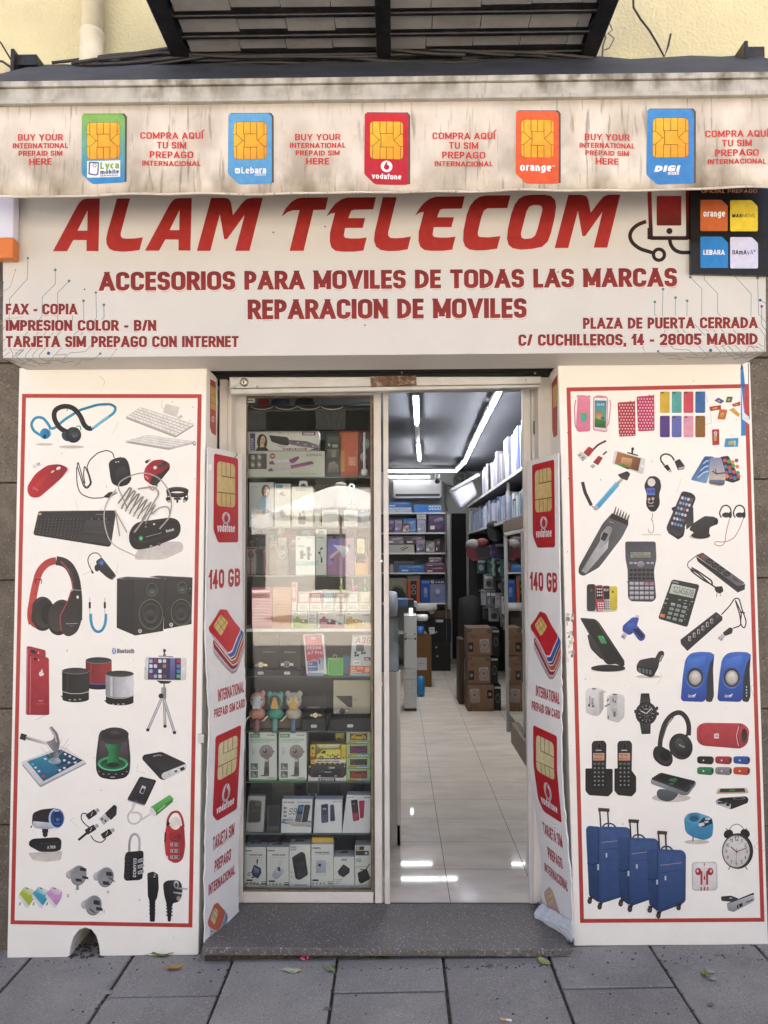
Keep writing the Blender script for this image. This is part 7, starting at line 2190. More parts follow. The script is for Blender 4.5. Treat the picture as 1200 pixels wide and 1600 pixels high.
I.rpoly([(168,580),(200,588),(200,608),(168,600)],8,'2a1c20');I.ell(195,634,8,9,'2a1c20');I.ell(213,640,3,4,'f0e0d0');I.ell(212,600,3,4,'f0e0d0')
I.ell(225,716,10,13,'eadcda');I.ell(233,712,10,14,'eadcda');I.ell(241,706,6,7,'b0303a');I.ell(230,697,3.5,7,'eadcda',rot=25);I.rect(212,862,236,866,'d0888c');I.text('phone',212,868,8,'d08a8e',.18,W=26);I.rect(195,880,245,883,'c4666c')
go('cylinder_speakers')
def cyl(x0,x1,y0,y1,top,body,body2,base,yb):
 m_=(x0+x1)/2;r=(x1-x0)/2
 arc=lambda yy,s,k:[(m_+r*math.cos(math.pi*i/14)*s,yy+k*math.sin(math.pi*i/14)) for i in range(15)]
 I.poly(arc(yb,.98,18)+[(x0+2,y1),(x1-2,y1)],base,'121112','y');I.poly(arc(y1,1,16)+[(x0,y0),(x1,y0)],body,body2,'x');I.poly([(x0+r*.35,y0+14),(x0+r*.6,y0+18),(x0+r*.6,y1+12),(x0+r*.35,y1+8)],body2,body,'x');I.ell(m_,y0,r,18,top,K3);I.ring(m_,y0,r-2,17,2.5,'8a8684',0,180)
cyl(472,616,642,760,'2c2a2b','7a2024','a33a3c','222028',785);I.line([(476,762),(500,772),(580,774),(612,766)],4,'5a62c0',20);I.text('A 8',500,800,10,'b9b7b5',.18,W=30) if 0 else None
cyl(342,492,700,805,'3b3938','1a1919','343232','242222',855);cyl(582,738,716,830,'2a2829','8e8e90','e2e2e4','242222',872)
for x0,y in ((345,815),(584,840)):I.line([(x0,y-2),(x0+40,y+10),(x0+110,y+10),(x0+150,y-4)],4,'c0bebc',20);I.poly([(x0-12,y+24),(x0+20,y+14),(x0+26,y+26),(x0-2,y+30)],K1);[I.ell(x0+40+28*k,y+44-2*(k == 2),7,3,'b9b7b4') for k in range(3)]
I.ell(629,590,11,18,'2c6cc0');I.line([(622,582),(636,598),(629,605),(629,575),(636,582),(622,598)],2.6,'ffffff');I.text('Bluetooth',646,602,25,'3c4048',.17,W=94)
go('phone_tripod')
I.line([(906,582),(906,615)],8,'4a4a4c');I.ell(907,588,8,10,K2);I.line([(875,618),(955,622)],6,'8e8e90');I.ell(907,612,9,6,'6a6a6c')
for a,b in (((905,850),(910,1005)),((890,855),(815,1025)),((905,858),(962,1040))):I.line([a,b],16,'a9a7a4');I.line([a,b],4,'d9d7d4');I.ell(b[0],b[1],10,9,K2)
I.rr(888,790,916,855,6,'b9b7b4','7d7b79','x');I.ell(888,838,14,14,'2a2a2c');I.line([(905,770),(905,800)],9,'9a9896');I.rpoly([(862,752),(950,756),(930,770),(885,770)],6,K2)
I.rpoly([(800,622),(1028,626),(1026,752),(794,750)],14,'e4e2de','cfccc6');I.poly([(820,628),(998,630),(996,750),(815,747)],'4a4468','2a2c48','d');I.poly([(940,630),(965,630),(965,748),(935,748)],'7a76a8','4c4878')
for i in range(4):
 for j in range(4):
  I.rr(823+25*i,636+28*j,841+25*i,655+28*j,4,rnd.choice(['d6d8de','c4783c','b9bcd0','3c3f52','e2e4e8','8e3c44','a5b4d8']));I.L -= 1
for j,c in enumerate(('b53040','5c7fae','2f86c8','4fae62')):I.rr(974,636+28*j,993,655+28*j,4,c)
I.ell(1012,688,9,12,'cfccc6');I.ell(1012,688,7,9,'eae8e4');I.line([(801,680),(801,695)],3,'7a7876')
page(pl,zoomT(0,1120,3.529))
go('tablet_and_hammer')
I.rpoly([(118,262),(345,168),(480,258),(222,390)],10,'9fa2a6');I.rpoly([(116,250),(345,158),(478,250),(222,378)],10,'e9e8e4','cfcfd0');I.poly([(150,246),(335,180),(456,240),(240,356)],'1f6f8c','1c2440','x');I.poly([(150,246),(250,212),(330,290),(240,356)],'2f8fa8','1d4f78')
for a,b in ((180,262),(196,280),(215,300),(250,232),(360,206),(385,218),(408,230),(355,240),(380,252),(355,282),(330,295),(415,252)):I.ell(a,b,8,6,rnd.choice(['dfe4e8','e6e6e6','6fb0c8','c9d4dc']))
I.ell(240,328,10,7,'c04848');I.line([(228,318),(440,236)],3,'3b6f8c');I.ell(302,245,34,17,'c9d4dc','6d8fa4')
for a,b in ((340,120),(380,118),(385,150),(250,140),(225,170)):I.line([(302,235),(a,b)],2,'c3bfb8')
I.line([(112,106),(145,116)],33,K2);I.line([(142,114),(262,148)],19,'8a8886',0,c2='dcdad6');I.line([(146,108),(262,142)],4,'f0eeea')
I.rpoly([(252,138),(290,128),(300,110),(270,62),(284,50),(318,90),(330,140),(322,190),(300,196),(284,180)],10,'9a989a','6a686a','x');I.line([(272,60),(302,100),(312,140)],8,'c9c7c5',12);I.rr(282,196,322,228,5,'4a4a4e','8f9096','x');I.rr(276,226,326,246,6,'7f848c','b4b9c0','x')
go('glowing_speaker')
I.rpoly([(545,95),(560,72),(680,72),(708,100),(720,230),(715,310),(690,338),(620,348),(550,335),(530,300),(528,230)],26,'4a4244','1d1a1c');I.rpoly([(552,130),(700,130),(706,250),(620,300),(544,250)],20,'5a5054','2b2628');I.ell(622,258,84,40,'3f9e68');I.ell(622,260,70,30,'1d3a2c','2c6a48');I.poly([(580,152),(672,152),(650,195),(660,262),(590,262),(600,195)],'2f9a58','15402a','x');I.ell(624,265,36,14,'16301f')
I.ell(632,98,78,40,'352f31','4f474a');I.rpoly([(555,98),(710,98),(695,140),(640,155),(575,145)],16,'2c2728','463f42');I.ell(632,92,74,32,'3b3537','2a2627');I.ell(632,92,28,14,'56504f','2a2627');I.line([(545,262),(560,285),(622,298),(690,284),(704,258)],7,'5fd098',30)
for x in (545,570,600,640,675,700):I.rect(x-5,300+(14 if 560<x<690 else 0),x+5,304+(14 if 560<x<690 else 0),'a59fa1')
I.rect(608,330,634,335,'b9b3b4')
go('power_bank')
I.rpoly([(782,232),(790,210),(890,192),(1025,255),(1030,285),(905,350),(885,345)],14,'23222a','2f2d30');I.rpoly([(784,230),(890,193),(1025,256),(900,300)],14,'2a282c','3a383a');I.rpoly([(893,312),(1022,260),(1030,272),(1026,292),(908,348),(890,335)],16,'e9e7e4','d2cfca');I.rr(993,278,1018,296,3,'3a393c',rot=-22);I.rr(962,295,978,306,2,'4a494c',rot=-22);I.ell(932,318,5,5,'b9b7b4');I.line([(845,218),(875,210),(892,214)],4,'b9b7b4',8)
go('phone_and_green_charger')
I.rpoly([(772,328),(862,352),(796,494),(698,462)],12,'b3b1ae');I.rpoly([(772,328),(864,350),(800,488),(700,456)],12,'1e1d20','353439');I.rpoly([(778,340),(852,360),(802,470),(722,446)],4,'3a393e','232226');I.rr(775,380,798,424,4,'c9c9c9',rot=22);I.rr(778,394,794,421,2,'26262a',rot=22);I.rr(740,458,760,470,3,'4a4a4e',rot=18)
I.line([(735,478),(740,500),(700,545),(715,590),(760,590),(785,550),(760,525),(725,530)],10,'cfcdc9',24);I.line([(770,575),(810,548),(835,535)],10,'d6d4d0',10);I.rr(728,474,746,500,4,'dcdad6',rot=20)
I.rpoly([(830,498),(935,430),(955,448),(952,470),(860,545),(838,545)],5,'6fbf62','4f9a48');I.poly([(850,520),(955,450),(952,470),(862,545)],'4a8f44','3f7f3c');I.rpoly([(822,515),(838,497),(862,530),(858,552),(830,540)],5,'e4e2de');I.text('POWER',872,525,10,'b9e0b0',.18,W=55,rot=-38)
go('web_camera')
I.rpoly([(155,750),(345,740),(335,790),(250,800),(180,790)],10,'cfc9c1','d9d0c4');I.line([(175,600),(170,612)],7,K3);I.rpoly([(180,530),(230,510),(320,502),(320,610),(250,622),(190,612),(175,590)],18,'1f1e20','2c2b2e');I.rpoly([(178,575),(290,585),(310,612),(240,622),(185,608)],12,'d9dbe0','a3a8b3');I.ell(312,560,44,56,'b9cfe4');I.ell(315,560,37,50,'1f4f96','16305c');I.ell(316,560,27,38,'17223c','2f62a8');I.rect(300,545,336,582,'1d2f58','0e1a30');I.ell(318,562,11,14,'0d1220','5f8fd0');I.rect(300,516,325,522,'dfe6f0')
I.rr(232,618,266,640,5,'26262a');I.ell(249,648,14,16,'1c1c1f','3a3a3e');I.rpoly([(158,690),(180,672),(320,664),(340,680),(336,735),(300,745),(220,745),(160,712)],14,'1b1a1c','2c2b2e');I.line([(220,700),(335,692)],3,'3f3e42');I.text('A TECH',262,728,16,'d8d8d8',.2,W=44,rot=-4)
go('multi_cable')
I.line([(432,680),(480,640)],13,K1);I.line([(500,615),(465,590),(445,560),(452,530),(480,535)],6,K1,16);I.line([(500,655),(520,685),(560,695),(585,670)],6,K1,16)
def plug(x,y,a,c='1c1c1e',m_='d2d0cc'):
 ca,sa=math.cos(rad(a)),math.sin(rad(a));Q=lambda pts:[(x+u*ca-v*sa,y+u*sa+v*ca) for u,v in pts]
 I.rpoly(Q([(-30,-16),(28,-16),(28,16),(-30,16)]),5,c,'2e2e31');I.poly(Q([(28,-10),(48,-10),(48,10),(28,10)]),m_,'8e8c88','x');I.line(Q([(-8,6),(4,-2),(12,-8)]),3,'d9d9d9')
plug(505,538,-35);plug(500,622,-32);plug(588,645,-32);I.rpoly([(575,535),(630,483),(645,495),(642,540),(612,570)],5,'1c1c1e','343437');I.poly([(545,562),(578,532),(605,568),(572,597)],'d9d7d3','aaa8a4');I.rr(558,558,568,570,1,'3a3a3e',rot=-40);I.rr(576,568,586,580,1,'3a3a3e',rot=-40)
go('red_lock')
I.line([(922,610),(925,560),(950,525),(985,522),(1005,560),(1012,610)],13,'b0353a',26);I.rpoly([(915,598),(1016,598),(1022,720),(1008,790),(965,812),(915,780),(905,690)],26,'c23c40','a02c32','x');I.ell(967,586,31,36,'ebe3d6');I.poly([(925,565),(938,590),(928,605),(918,598)],K1);I.poly([(908,635),(916,640),(914,695),(905,690)],K1)
I.ring(965,662,33,21,3,'4a1c20');I.text('Lock',940,672,26,'3a1618',.12,W=52,slant=.2)
for k in range(3):I.rect(940,695+35*k,988,713+35*k,'d6d4d0');[I.rect(942+12*j,696+35*k,951+12*j,712+35*k,'3a3a3d' if j % 2 else '8a8a8a') for j in range(4)]
I.ell(919,775,8,9,'e8e6e2')
go('black_padlock')
I.line([(713,745),(713,690),(725,655),(745,643),(765,660),(770,690),(768,745)],13,'9a8f94',20,c2='c9c0c2');I.rpoly([(690,760),(700,745),(785,738),(792,750),(786,890),(770,900),(695,905),(682,890)],8,'232225','17161a')
for k in range(6):I.poly([(688,772+22*k),(715,768+22*k),(715,784+22*k),(686,788+22*k)],'3a383d','1a191c')
I.text('DOMYOS',750,884,18,'dcdcdc',.17,W=104,rot=-88)
for k in range(3):I.rpoly([(760,788+32*k),(795,776+32*k),(795,796+32*k),(760,806+32*k)],2,'cfcdca');[I.poly([(764+10*j,790+32*k-3*j),(770+10*j,788+32*k-3*j),(770+10*j,800+32*k-3*j),(764+10*j,802+32*k-3*j)],'4a494d') for j in range(3)]
go('plug_adapters')
def pad(x,y,pins):
 I.ell(x-40,y-5,22,24,'d4d2ce','a9a7a4',rot=20);I.rpoly([(x-45,y-25),(x-10,y-50),(x+10,y+55),(x-35,y+20)],10,'b9b8b6','8f8e8d');I.ell(x+8,y,44,56,'a3a2a2','77777a','d',rot=12);I.ell(x+10,y,38,50,'8b8b8d','9d9c9d',rot=12)
 for a,b,w,h in pins:I.rpoly([(x+a,y+b),(x+a+w,y+b+4),(x+a+w,y+b+h),(x+a,y+b+h-4)],3,'2a2a2c');I.rpoly([(x+a+w,y+b+4),(x+a+w+8,y+b+8),(x+a+w+8,y+b+h+2),(x+a+w,y+b+h)],1,'4a4a4d')
pad(425,875,[(16,-45,28,22),(-8,15,28,20),(28,2,26,18)]);I.line([(428,930),(428,955)],15,'9a999a');I.line([(418,940),(418,975)],1.5,'9a9588');pad(575,885,[(10,-32,28,26),(-8,20,30,24)]);I.line([(600,885),(632,910)],6,'35353a');pad(508,1040,[(8,-30,28,28),(22,8,28,22)]);I.line([(492,1058),(525,1082)],6,'35353a')
for s_,x,y in (('G',370,995),('H',590,975),('I',573,1082)):I.text(s_,x,y,18,'55524d',.12)
go('cube_chargers')
for x,c,c2 in ((105,'c3cc45','a9b53a'),(180,'4ab4cc','3a95b0'),(255,'d9a9d2','c58cc0')):I.rpoly([(x-8,990),(x+32,935),(x+85,958),(x+84,1000),(x+52,1056),(x+38,1052)],9,'e6e3dc');I.rpoly([(x,975),(x+34,935),(x+88,960),(x+84,1000),(x+56,1042)],10,c,c2);I.rpoly([(x+12,962),(x+34,937),(x+86,960),(x+66,985)],6,c,'e9e6d8','m');I.rr(x+40,944,x+52,950,1,'6a6f5a',rot=20);I.line([(x+8,1022),(x+2,1040)],9,'9fa39a')
go('power_cords')
I.rpoly([(812,862),(845,853),(872,868),(876,945),(866,1000),(856,1015),(854,1130),(826,1130),(824,1015),(815,990)],8,'232224','171618');I.poly([(818,868),(845,858),(870,870),(866,888),(822,886)],'39383a')
for a,b in ((832,868),(850,866),(846,878)):I.rect(a,b,a+10,b+8,'b9b7b4' if a>840 else '0f0f10')
for k in range(4):I.line([(822,1025+20*k),(857,1025+20*k)],8,'29282b')
I.rpoly([(898,920),(920,902),(985,900),(1004,925),(1002,995),(985,1022),(950,1028),(942,1130),(925,1130),(918,1030),(905,985)],16,'262528','17161a');I.ell(968,960,38,58,'39383b','242326');I.ell(972,925,14,22,'cfcdc9','8a8884');I.ell(972,928,7,12,'2a292b');I.line([(975,945),(1035,950)],10,'8c8a88',0,c2='d2d0cc');I.line([(955,968),(1005,975)],9,'8c8a88',0,c2='d2d0cc');I.ell(985,1000,12,14,'75736f','b4b2ae')
for k in range(4):I.line([(915,1040+18*k),(952,1040+18*k)],7,'2c2b2e')
page(pr,zoomT(870,560,3.636))
go('pink_case')
I.line([(108,235),(100,280),(105,390),(125,410)],7,'e28aa0',14);I.rpoly([(118,215),(130,208),(178,212),(190,228),(190,415),(120,418),(108,400)],12,'e48ca4','d97a94');I.ell(122,216,9,9,'e79ab0');I.ell(183,218,9,9,'e79ab0');I.ell(153,332,19,30,'4fa890');I.ell(152,306,9,6,'d9a04a');I.line([(300,235),(306,260),(296,370),(278,395)],6,'e28aa0',12);I.rpoly([(206,222),(230,208),(285,215),(292,235),(286,415),(275,420),(205,408)],10,'e48ca4');I.rpoly([(212,224),(285,226),(282,412),(212,402)],8,'eeeceb','d9d7d6');I.poly([(215,238),(282,240),(279,396),(215,390)],'3f86a8','7fae4c')
I.poly([(215,340),(279,355),(279,396),(215,390)],'4a7f34','2f5f24');I.poly([(222,320),(240,300),(258,325),(236,345)],'cf5a3c','e0a84a');I.poly([(255,330),(272,335),(268,352),(255,345)],'3c5f9a');I.text('12:45',226,268,12,'dfeaf0',.14,W=44)
go('dotted_cases')
for x,y,c,b in ((345,250,'b5343f',445),(453,216,'c93a68',415)):
 I.rpoly([(x,y),(x+100,y-6),(x+103,b-4),(x+8,b)],10,c)
 for i in range(6):
  for j in range(11):
   px_,py_=x+12+16*i+(8 if j % 2 else 0),y+14+17*j
   if px_<x+98 and py_<b-8:I.ell(px_,py_,4,4.2,'ecd6d8',n=8);I.L -= 1
 I.L += 1;I.poly([(x+70,y-12),(x+85,y),(x+70,y+14)],'b5303c');I.poly([(x+100,y-12),(x+85,y),(x+100,y+14)],'b5303c');I.ell(x+85,y+1,7,7,'c94450')
go('coloured_cases')
for k,c in enumerate(('d9b53c','5aa9a4','d2505e','3c6ba8','5a3a80','6a6fb0','e3a0b0','8a5f2c')):
 x,y=586+67*(k % 4),188+138*(k // 4);I.rr(x,y,x+56,y+122,8,c);I.rr(x+2,y+3,x+54,y+119,7,c);I.rr(x+5,y+4,x+22,y+11,3,'4a4238')
go('sim_cards')
for p,c in ((((895,240),(918,222),(953,243),(930,258)),'3a5a98'),(((968,217),(1000,218),(992,250),(958,250)),'3f6a40'),(((992,262),(1042,244),(1042,268),(1005,275)),'b8404a'),(((866,275),(932,265),(934,290),(872,300)),'b53c34'),(((925,288),(970,292),(956,348),(912,345)),'cc6a3a'),(((978,292),(1005,280),(1042,318),(1030,333)),'dcb050'),(((882,404),(922,402),(924,490),(884,494)),'b5303a'),(((958,455),(1032,452),(1030,502),(952,504)),'3f9ac0')):
 I.rpoly(p,4,c);cx=sum(q[0] for q in p)/4;cy=sum(q[1] for q in p)/4;I.rpoly([((q[0]-cx)*.42+cx-2,(q[1]-cy)*.42+cy+2) for q in p],3,'d9bf7a','b9984a');I.line([((p[0][0]-cx)*.4+cx,(p[0][1]-cy)*.4+cy+2),((p[2][0]-cx)*.4+cx,(p[2][1]-cy)*.4+cy+2)],1.5,'7a6030')
I.ell(902,424,9,10,'efe6e4');I.ell(902,425,4,5,'b5303a');I.text('mobile',1016,496,9,'e6f2f6',.18,W=30,rot=-90)
go('red_usb_cables')
I.line([(280,468),(235,490),(205,520)],11,'4a2e2c',14);I.rpoly([(150,535),(182,500),(215,518),(180,560)],5,'b83a34','9a2c2a');I.poly([(114,548),(140,528),(172,562),(148,586)],'d6d2cc','a9a49e');I.rect(128,546,136,554,'55504c');I.rect(144,558,152,566,'55504c');I.line([(284,528),(262,548)],9,'4a2e2c');I.rpoly([(205,590),(238,552),(262,565),(235,608)],5,'b03632','8f2a28');I.poly([(188,612),(205,598),(222,610),(205,626)],'cfcac4','9a958f')
go('selfie_stick')
I.line([(146,702),(160,760),(196,835)],19,K2,10);I.line([(196,835),(212,852)],5,'4a4a4c');I.line([(228,845),(345,712)],30,'3f9ac4',0,c2='5fb4da');I.line([(220,835),(338,704)],6,'86cce6');I.line([(345,712),(378,680)],17,'9a9896',0,c2='d0cecb');I.ell(222,850,16,14,'b3b1ae');I.rpoly([(345,660),(400,640),(418,655),(400,695),(362,680)],6,K1,K3);I.line([(430,512),(428,540)],11,K2);I.ell(431,514,8,9,K1);I.line([(400,535),(462,552)],8,'3a3a3d')
I.rpoly([(330,520),(505,570),(490,660),(312,598)],14,'eae7e2','d2cec8');I.poly([(345,530),(478,568),(462,642),(328,598)],'b87a4a','5a3a28','d');I.poly([(370,560),(430,570),(420,625),(360,605)],'d9a878','8a5a38');I.poly([(330,596),(380,600),(420,628),(400,630)],'5a8a3a','3a5a28');I.ell(486,612,8,9,'f2f0ec')
go('adapter_cord')
I.line([(612,608),(590,580),(590,555),(615,541),(650,550),(668,580)],9,K2,22);I.rpoly([(605,612),(630,602),(648,632),(632,642)],4,K1);I.poly([(632,636),(648,630),(654,645),(640,648)],'b9b7b3');I.rpoly([(668,585),(698,570),(728,612),(724,630),(688,636)],6,'232325','39393b');I.poly([(690,622),(724,612),(726,626),(694,634)],'a9a7a4')
go('picture_cases')
I.rpoly([(840,555),(895,558),(850,712),(760,690)],12,'2f5f9a','7fa4c8','d')
for k in range(6):I.line([(800+8*k,680-20*k),(830+6*k,650-18*k),(862,640-14*k)],5,('cfe0ea','2a4f84')[k % 2],10)
I.rpoly([(925,560),(975,552),(1045,690),(1000,708),(945,690)],12,'2b2f3a')
for k in range(16):I.ell(955+22*(k % 4)+4*(k // 4),580+30*(k // 4)+5*(k % 3),11,11,('d0484a','4f9a5a','d98a4a','9a4a7a','4a7fa8')[k % 5])
I.rpoly([(872,565),(935,562),(960,660),(955,720),(925,728),(862,715)],16,'7f93b4','d9c0a0');I.rpoly([(868,690),(956,690),(950,718),(925,722),(866,710)],8,'6a7488','4a5468');I.line([(884,640),(905,655),(958,650)],7,'38404c');I.line([(900,628),(910,662)],5,'38404c')
go('pocket_scale')
I.rpoly([(510,690),(525,670),(560,668),(585,685),(596,730),(580,770),(588,830),(560,872),(530,870),(505,835),(512,770),(494,725)],24,'2f3136','191a1d');I.ell(538,704,22,23,'e8e0d4');I.rr(510,736,558,776,4,'4a62b0','6a82d0');I.text('18:88',515,768,22,'26305a',.14,W=40);I.ell(524,800,8,9,'c9a49a');I.ell(546,797,8,9,'c9a49a');I.ring(534,810,15,14,5,'cfa898',10,170);I.rect(522,836,552,841,'9a9a9c');I.line([(543,878),(543,905),(536,915),(548,925)],5,'a9a49c');I.line([(543,925),(553,960),(545,992),(526,992),(518,970)],4,'a9a49c',14);I.line([(485,1002),(590,1002)],4,'cbc3b6')
go('phone_holder')
I.ell(812,1012,60,16,SHD);I.rpoly([(770,940),(840,895),(900,900),(914,925),(905,945),(868,960),(865,1010),(790,1015),(775,985),(750,975)],12,'39383a','232224');I.ell(905,926,12,20,'19181a');I.ell(818,1005,54,20,'2a292b','1a191b');I.rpoly([(735,860),(775,840),(778,940),(735,975)],10,'29282a',K3)
I.rpoly([(650,850),(672,840),(690,880),(660,870)],4,K1);I.rpoly([(630,990),(690,1030),(720,1010),(730,960),(640,970)],8,K1);I.rpoly([(712,752),(770,765),(792,790),(708,1010),(685,1012),(628,985),(622,960)],18,'26262a','3b3b40');I.poly([(705,778),(778,796),(704,985),(640,960)],'4a4a58','2b2a35')
for i in range(4):
 for j in range(6):
  if j<4 or i<4:
   I.rr(708-11.5*j+17*i,785+29*j+4*i,720-11.5*j+17*i,800+29*j+4*i,3,rnd.choice(['dcdce0','c9cad2','b4b6c4','8f5a60','d9d4cc','6fa0c8']));I.L -= 1
I.L += 1
go('sport_earphones')
for x in (0,78):I.line([(935+x,905),(922+x,880),(940+x,840),(965+x,832),(988+x,850),(990+x,885)],8,'33302f',16);I.ell(962+x,890,24,15,K1,K3);I.ell(985+x,890,10,18,'29282a')
I.line([(982,910),(962,985),(955,1050),(930,1068),(895,1058),(900,1040),(950,1045),(1005,1025),(1040,965),(1062,905)],4,'b8504c',22)
page(pr,zoomT(870,840,3.636))
go('hair_clipper')
for k in range(6):x=322+15*k;I.poly([(x-5,-130+6*k),(x+14,-178+9*k),(x+17,-174+9*k),(x+8,-122+6*k)],'4f4c4a','7a7674')
I.rpoly([(312,-138),(405,-95),(408,-75),(370,0),(240,170),(150,220),(122,205),(125,165),(260,-80)],16,'3a3a3c','626264','x');I.poly([(312,-140),(408,-96),(400,-70),(300,-112)],'232325');I.poly([(295,10),(245,20),(140,190),(165,205),(290,60)],'8e8d8d','c0bfbe','x');I.rpoly([(250,-20),(290,-70),(318,-55),(290,25),(240,70)],12,'a9a8a7','7d7c7c','x');I.rr(255,-28,285,18,7,'1c1b1d','39383a',rot=25);I.line([(298,-92),(322,-84)],3,'b4b2b0')
go('scientific_calculator')
I.rpoly([(388,22),(562,22),(566,120),(552,190),(565,345),(545,365),(420,362),(404,340),(402,180),(390,120)],14,'5c5a62','3f3e44');I.rpoly([(390,24),(558,24),(560,128),(392,128)],8,'4a4950','5a5960');I.rect(415,78,536,118,'2e2d30');I.rect(418,81,533,115,'8f9484');I.text('sin 42x22',422,95,11,'3c4034',.12,W=72);I.text('1882285321',430,113,13,'3c4034',.12,W=98)
I.ell(477,152,21,19,'a3a2a6','6f6e73')
for j in range(3):
 for i in range(6):
  if j or i not in (2,3):I.rr(413+24*i,138+26*j+14*(j>0),431+24*i,150+26*j+14*(j>0),4,'a9a8ac' if not j else '1b1a1d');I.L -= 1
for j in range(1):
 for i in range(6):I.rr(413+24*i,226,431+24*i,238,4,'1b1a1d');I.L -= 1
for j in range(4):
 for i in range(5):I.rr(414+28.5*i,252+27*j,437+28.5*i,270+27*j,4,'b9626e' if j == 0 and i>2 else 'c6c5c8','98979b');I.L -= 1
I.L += 1
go('desk_calculator')
I.rpoly([(655,236),(812,268),(742,510),(574,460)],16,'1d2420','2b332e');I.rpoly([(660,242),(804,272),(740,498),(584,452)],10,'2a322d','202723');I.poly([(655,262),(790,292),(775,345),(638,315)],'c9d0c4','aab3a6');I.text('12345678',656,307,34,'26302a',.1,W=118,rot=13,slant=.1);I.text('CALC',657,254,9,'c9d0c9',.16,W=34,rot=12)
for j in range(4):
 for i in range(3):I.rr(648+34*i-8*j,372+25*j+8*i,672+34*i-8*j,388+25*j+8*i,4,'9fa5a0' if j+i else 'c9cfc9','7d837e',rot=13);I.text('7894561230.='[j*3+i],656+34*i-8*j,385+25*j+8*i,9,'2a302c',.16);I.L -= 3
I.L += 3
for j in range(4):I.text(('MC','M+','+','-')[j] if j<2 else '+-'[j-2],620-8*j,352+25*j,9,'c3cac4',.16);I.text('+',752-9*j,385+28*j,10,'c3cac4',.16)
for x,y in ((690,352),(725,356),(760,362),(720,372)):I.rect(x,y,x+16,y+4,'a9b0aa')
I.rr(586,434,614,454,5,'d98a68','c06a4c',rot=13)
go('power_strip')
I.line([(800,98),(745,140),(742,165),(770,190)],5,K2,12);I.line([(765,170),(800,190),(880,245),(885,270),(830,240),(770,195),(758,178),(800,200),(870,262),(905,285)],9,K2,12);I.rpoly([(895,280),(940,275),(948,305),(925,320),(900,305)],8,K1);I.line([(910,312),(908,338)],5,'a9a7a3');I.line([(928,315),(930,334)],5,'a9a7a3')
I.poly([(790,105),(800,135),(1028,312),(1068,295),(1070,262),(1030,275)],'1d1c1e','333236');I.rpoly([(790,102),(828,84),(1070,258),(1030,278)],8,'4f4e52','66656a','d')
for x,y in ((868,135),(900,158),(932,181),(966,206)):I.ell(x,y,21,15,'1c1b1d','343337');I.ell(x-6,y-2,2.5,2.5,'8a898c');I.ell(x+6,y+3,2.5,2.5,'8a898c')
I.rpoly([(820,104),(832,98),(845,110),(832,118)],2,'b53a38')
for k in range(4):I.poly([(1000+16*(k % 2)+6*(k // 2),228+10*(k % 2)+10*(k // 2)),(1010+16*(k % 2)+6*(k // 2),226+10*(k % 2)+10*(k // 2)),(1012+16*(k % 2)+6*(k // 2),232+10*(k % 2)+10*(k // 2)),(1003+16*(k % 2)+6*(k // 2),234+10*(k % 2)+10*(k // 2))],'1a191b')
go('keypad_phones')
I.ell(255,415,90,9,SHD);I.rr(170,264,222,418,18,'262527','3a393b');I.ell(196,300,9,10,'4a494c');I.rr(296,276,344,412,16,'dcc83c','c4ae30');I.ell(318,308,6,8,'6a6030');I.rr(262,272,302,412,12,'8e8d8f','c6c5c7','x');I.rr(262,276,300,350,6,'1c1b1e');I.text('10:33',266,304,14,'dcdce0',.14,W=28);I.rpoly([(216,272),(262,268),(274,415),(224,422)],14,'c2424a','9c3038');I.rpoly([(222,278),(256,276),(262,350),(222,350)],6,'1d1c20');keypad(I,230,292,11,18,3,3,1,0,'d2d4dc',.3,.25);keypad(I,236,372,13,13,3,4,1,0,'ecd8d8',.36,.3);keypad(I,272,364,11,13,3,4,0,0,'77767a',.36,.3)
go('charging_stand')
I.ell(292,752,98,12,SHD);I.ell(292,742,98,20,'2c2b2d','19181a');I.rpoly([(172,550),(200,550),(330,660),(388,715),(380,735),(250,690),(190,630)],20,'39383a','1d1c1e');I.rpoly([(130,455),(218,462),(240,480),(385,700),(384,715),(290,722),(272,708)],14,'4a494b','1f1e20');I.rpoly([(140,463),(216,468),(376,702),(290,712)],10,'232224','161517');I.rpoly([(232,558),(265,558),(285,602),(252,602)],4,'4fa860','3a8a48')
go('usb_drive')
I.rr(446,440,464,462,2,'cfcdca',rot=30);I.rpoly([(375,500),(430,452),(468,455),(455,500),(430,545),(410,555),(372,530)],8,'3a55a8','26408a');I.poly([(362,565),(380,535),(402,548),(385,580)],'d6d4d1','9f9d9a');I.rect(372,558,382,566,'5a5856');I.rpoly([(405,500),(440,480),(505,555),(498,580),(478,590),(462,580)],10,'3f5cb4','2a4690');I.poly([(430,520),(462,515),(496,560),(480,575)],'16203c');I.ell(420,505,20,20,'4a68c0','2f4a98')
go('car_charger')
I.ell(520,790,70,10,SHD);I.rpoly([(555,690),(580,645),(605,642),(612,662),(590,710)],12,K1,K3);I.rpoly([(452,728),(470,695),(545,680),(585,690),(578,735),(550,790),(530,795),(455,762)],14,'3a393b','1c1b1d');I.rpoly([(455,728),(545,745),(548,790),(458,762)],5,'19181a')
for k in range(4):I.poly([(464+20*k,738+4*k),(478+20*k,741+4*k),(478+20*k,768+4*k),(464+20*k,763+4*k)],'5a6a6c')
I.line([(585,700),(600,668)],9,'a9a7a4')
go('usb_hub')
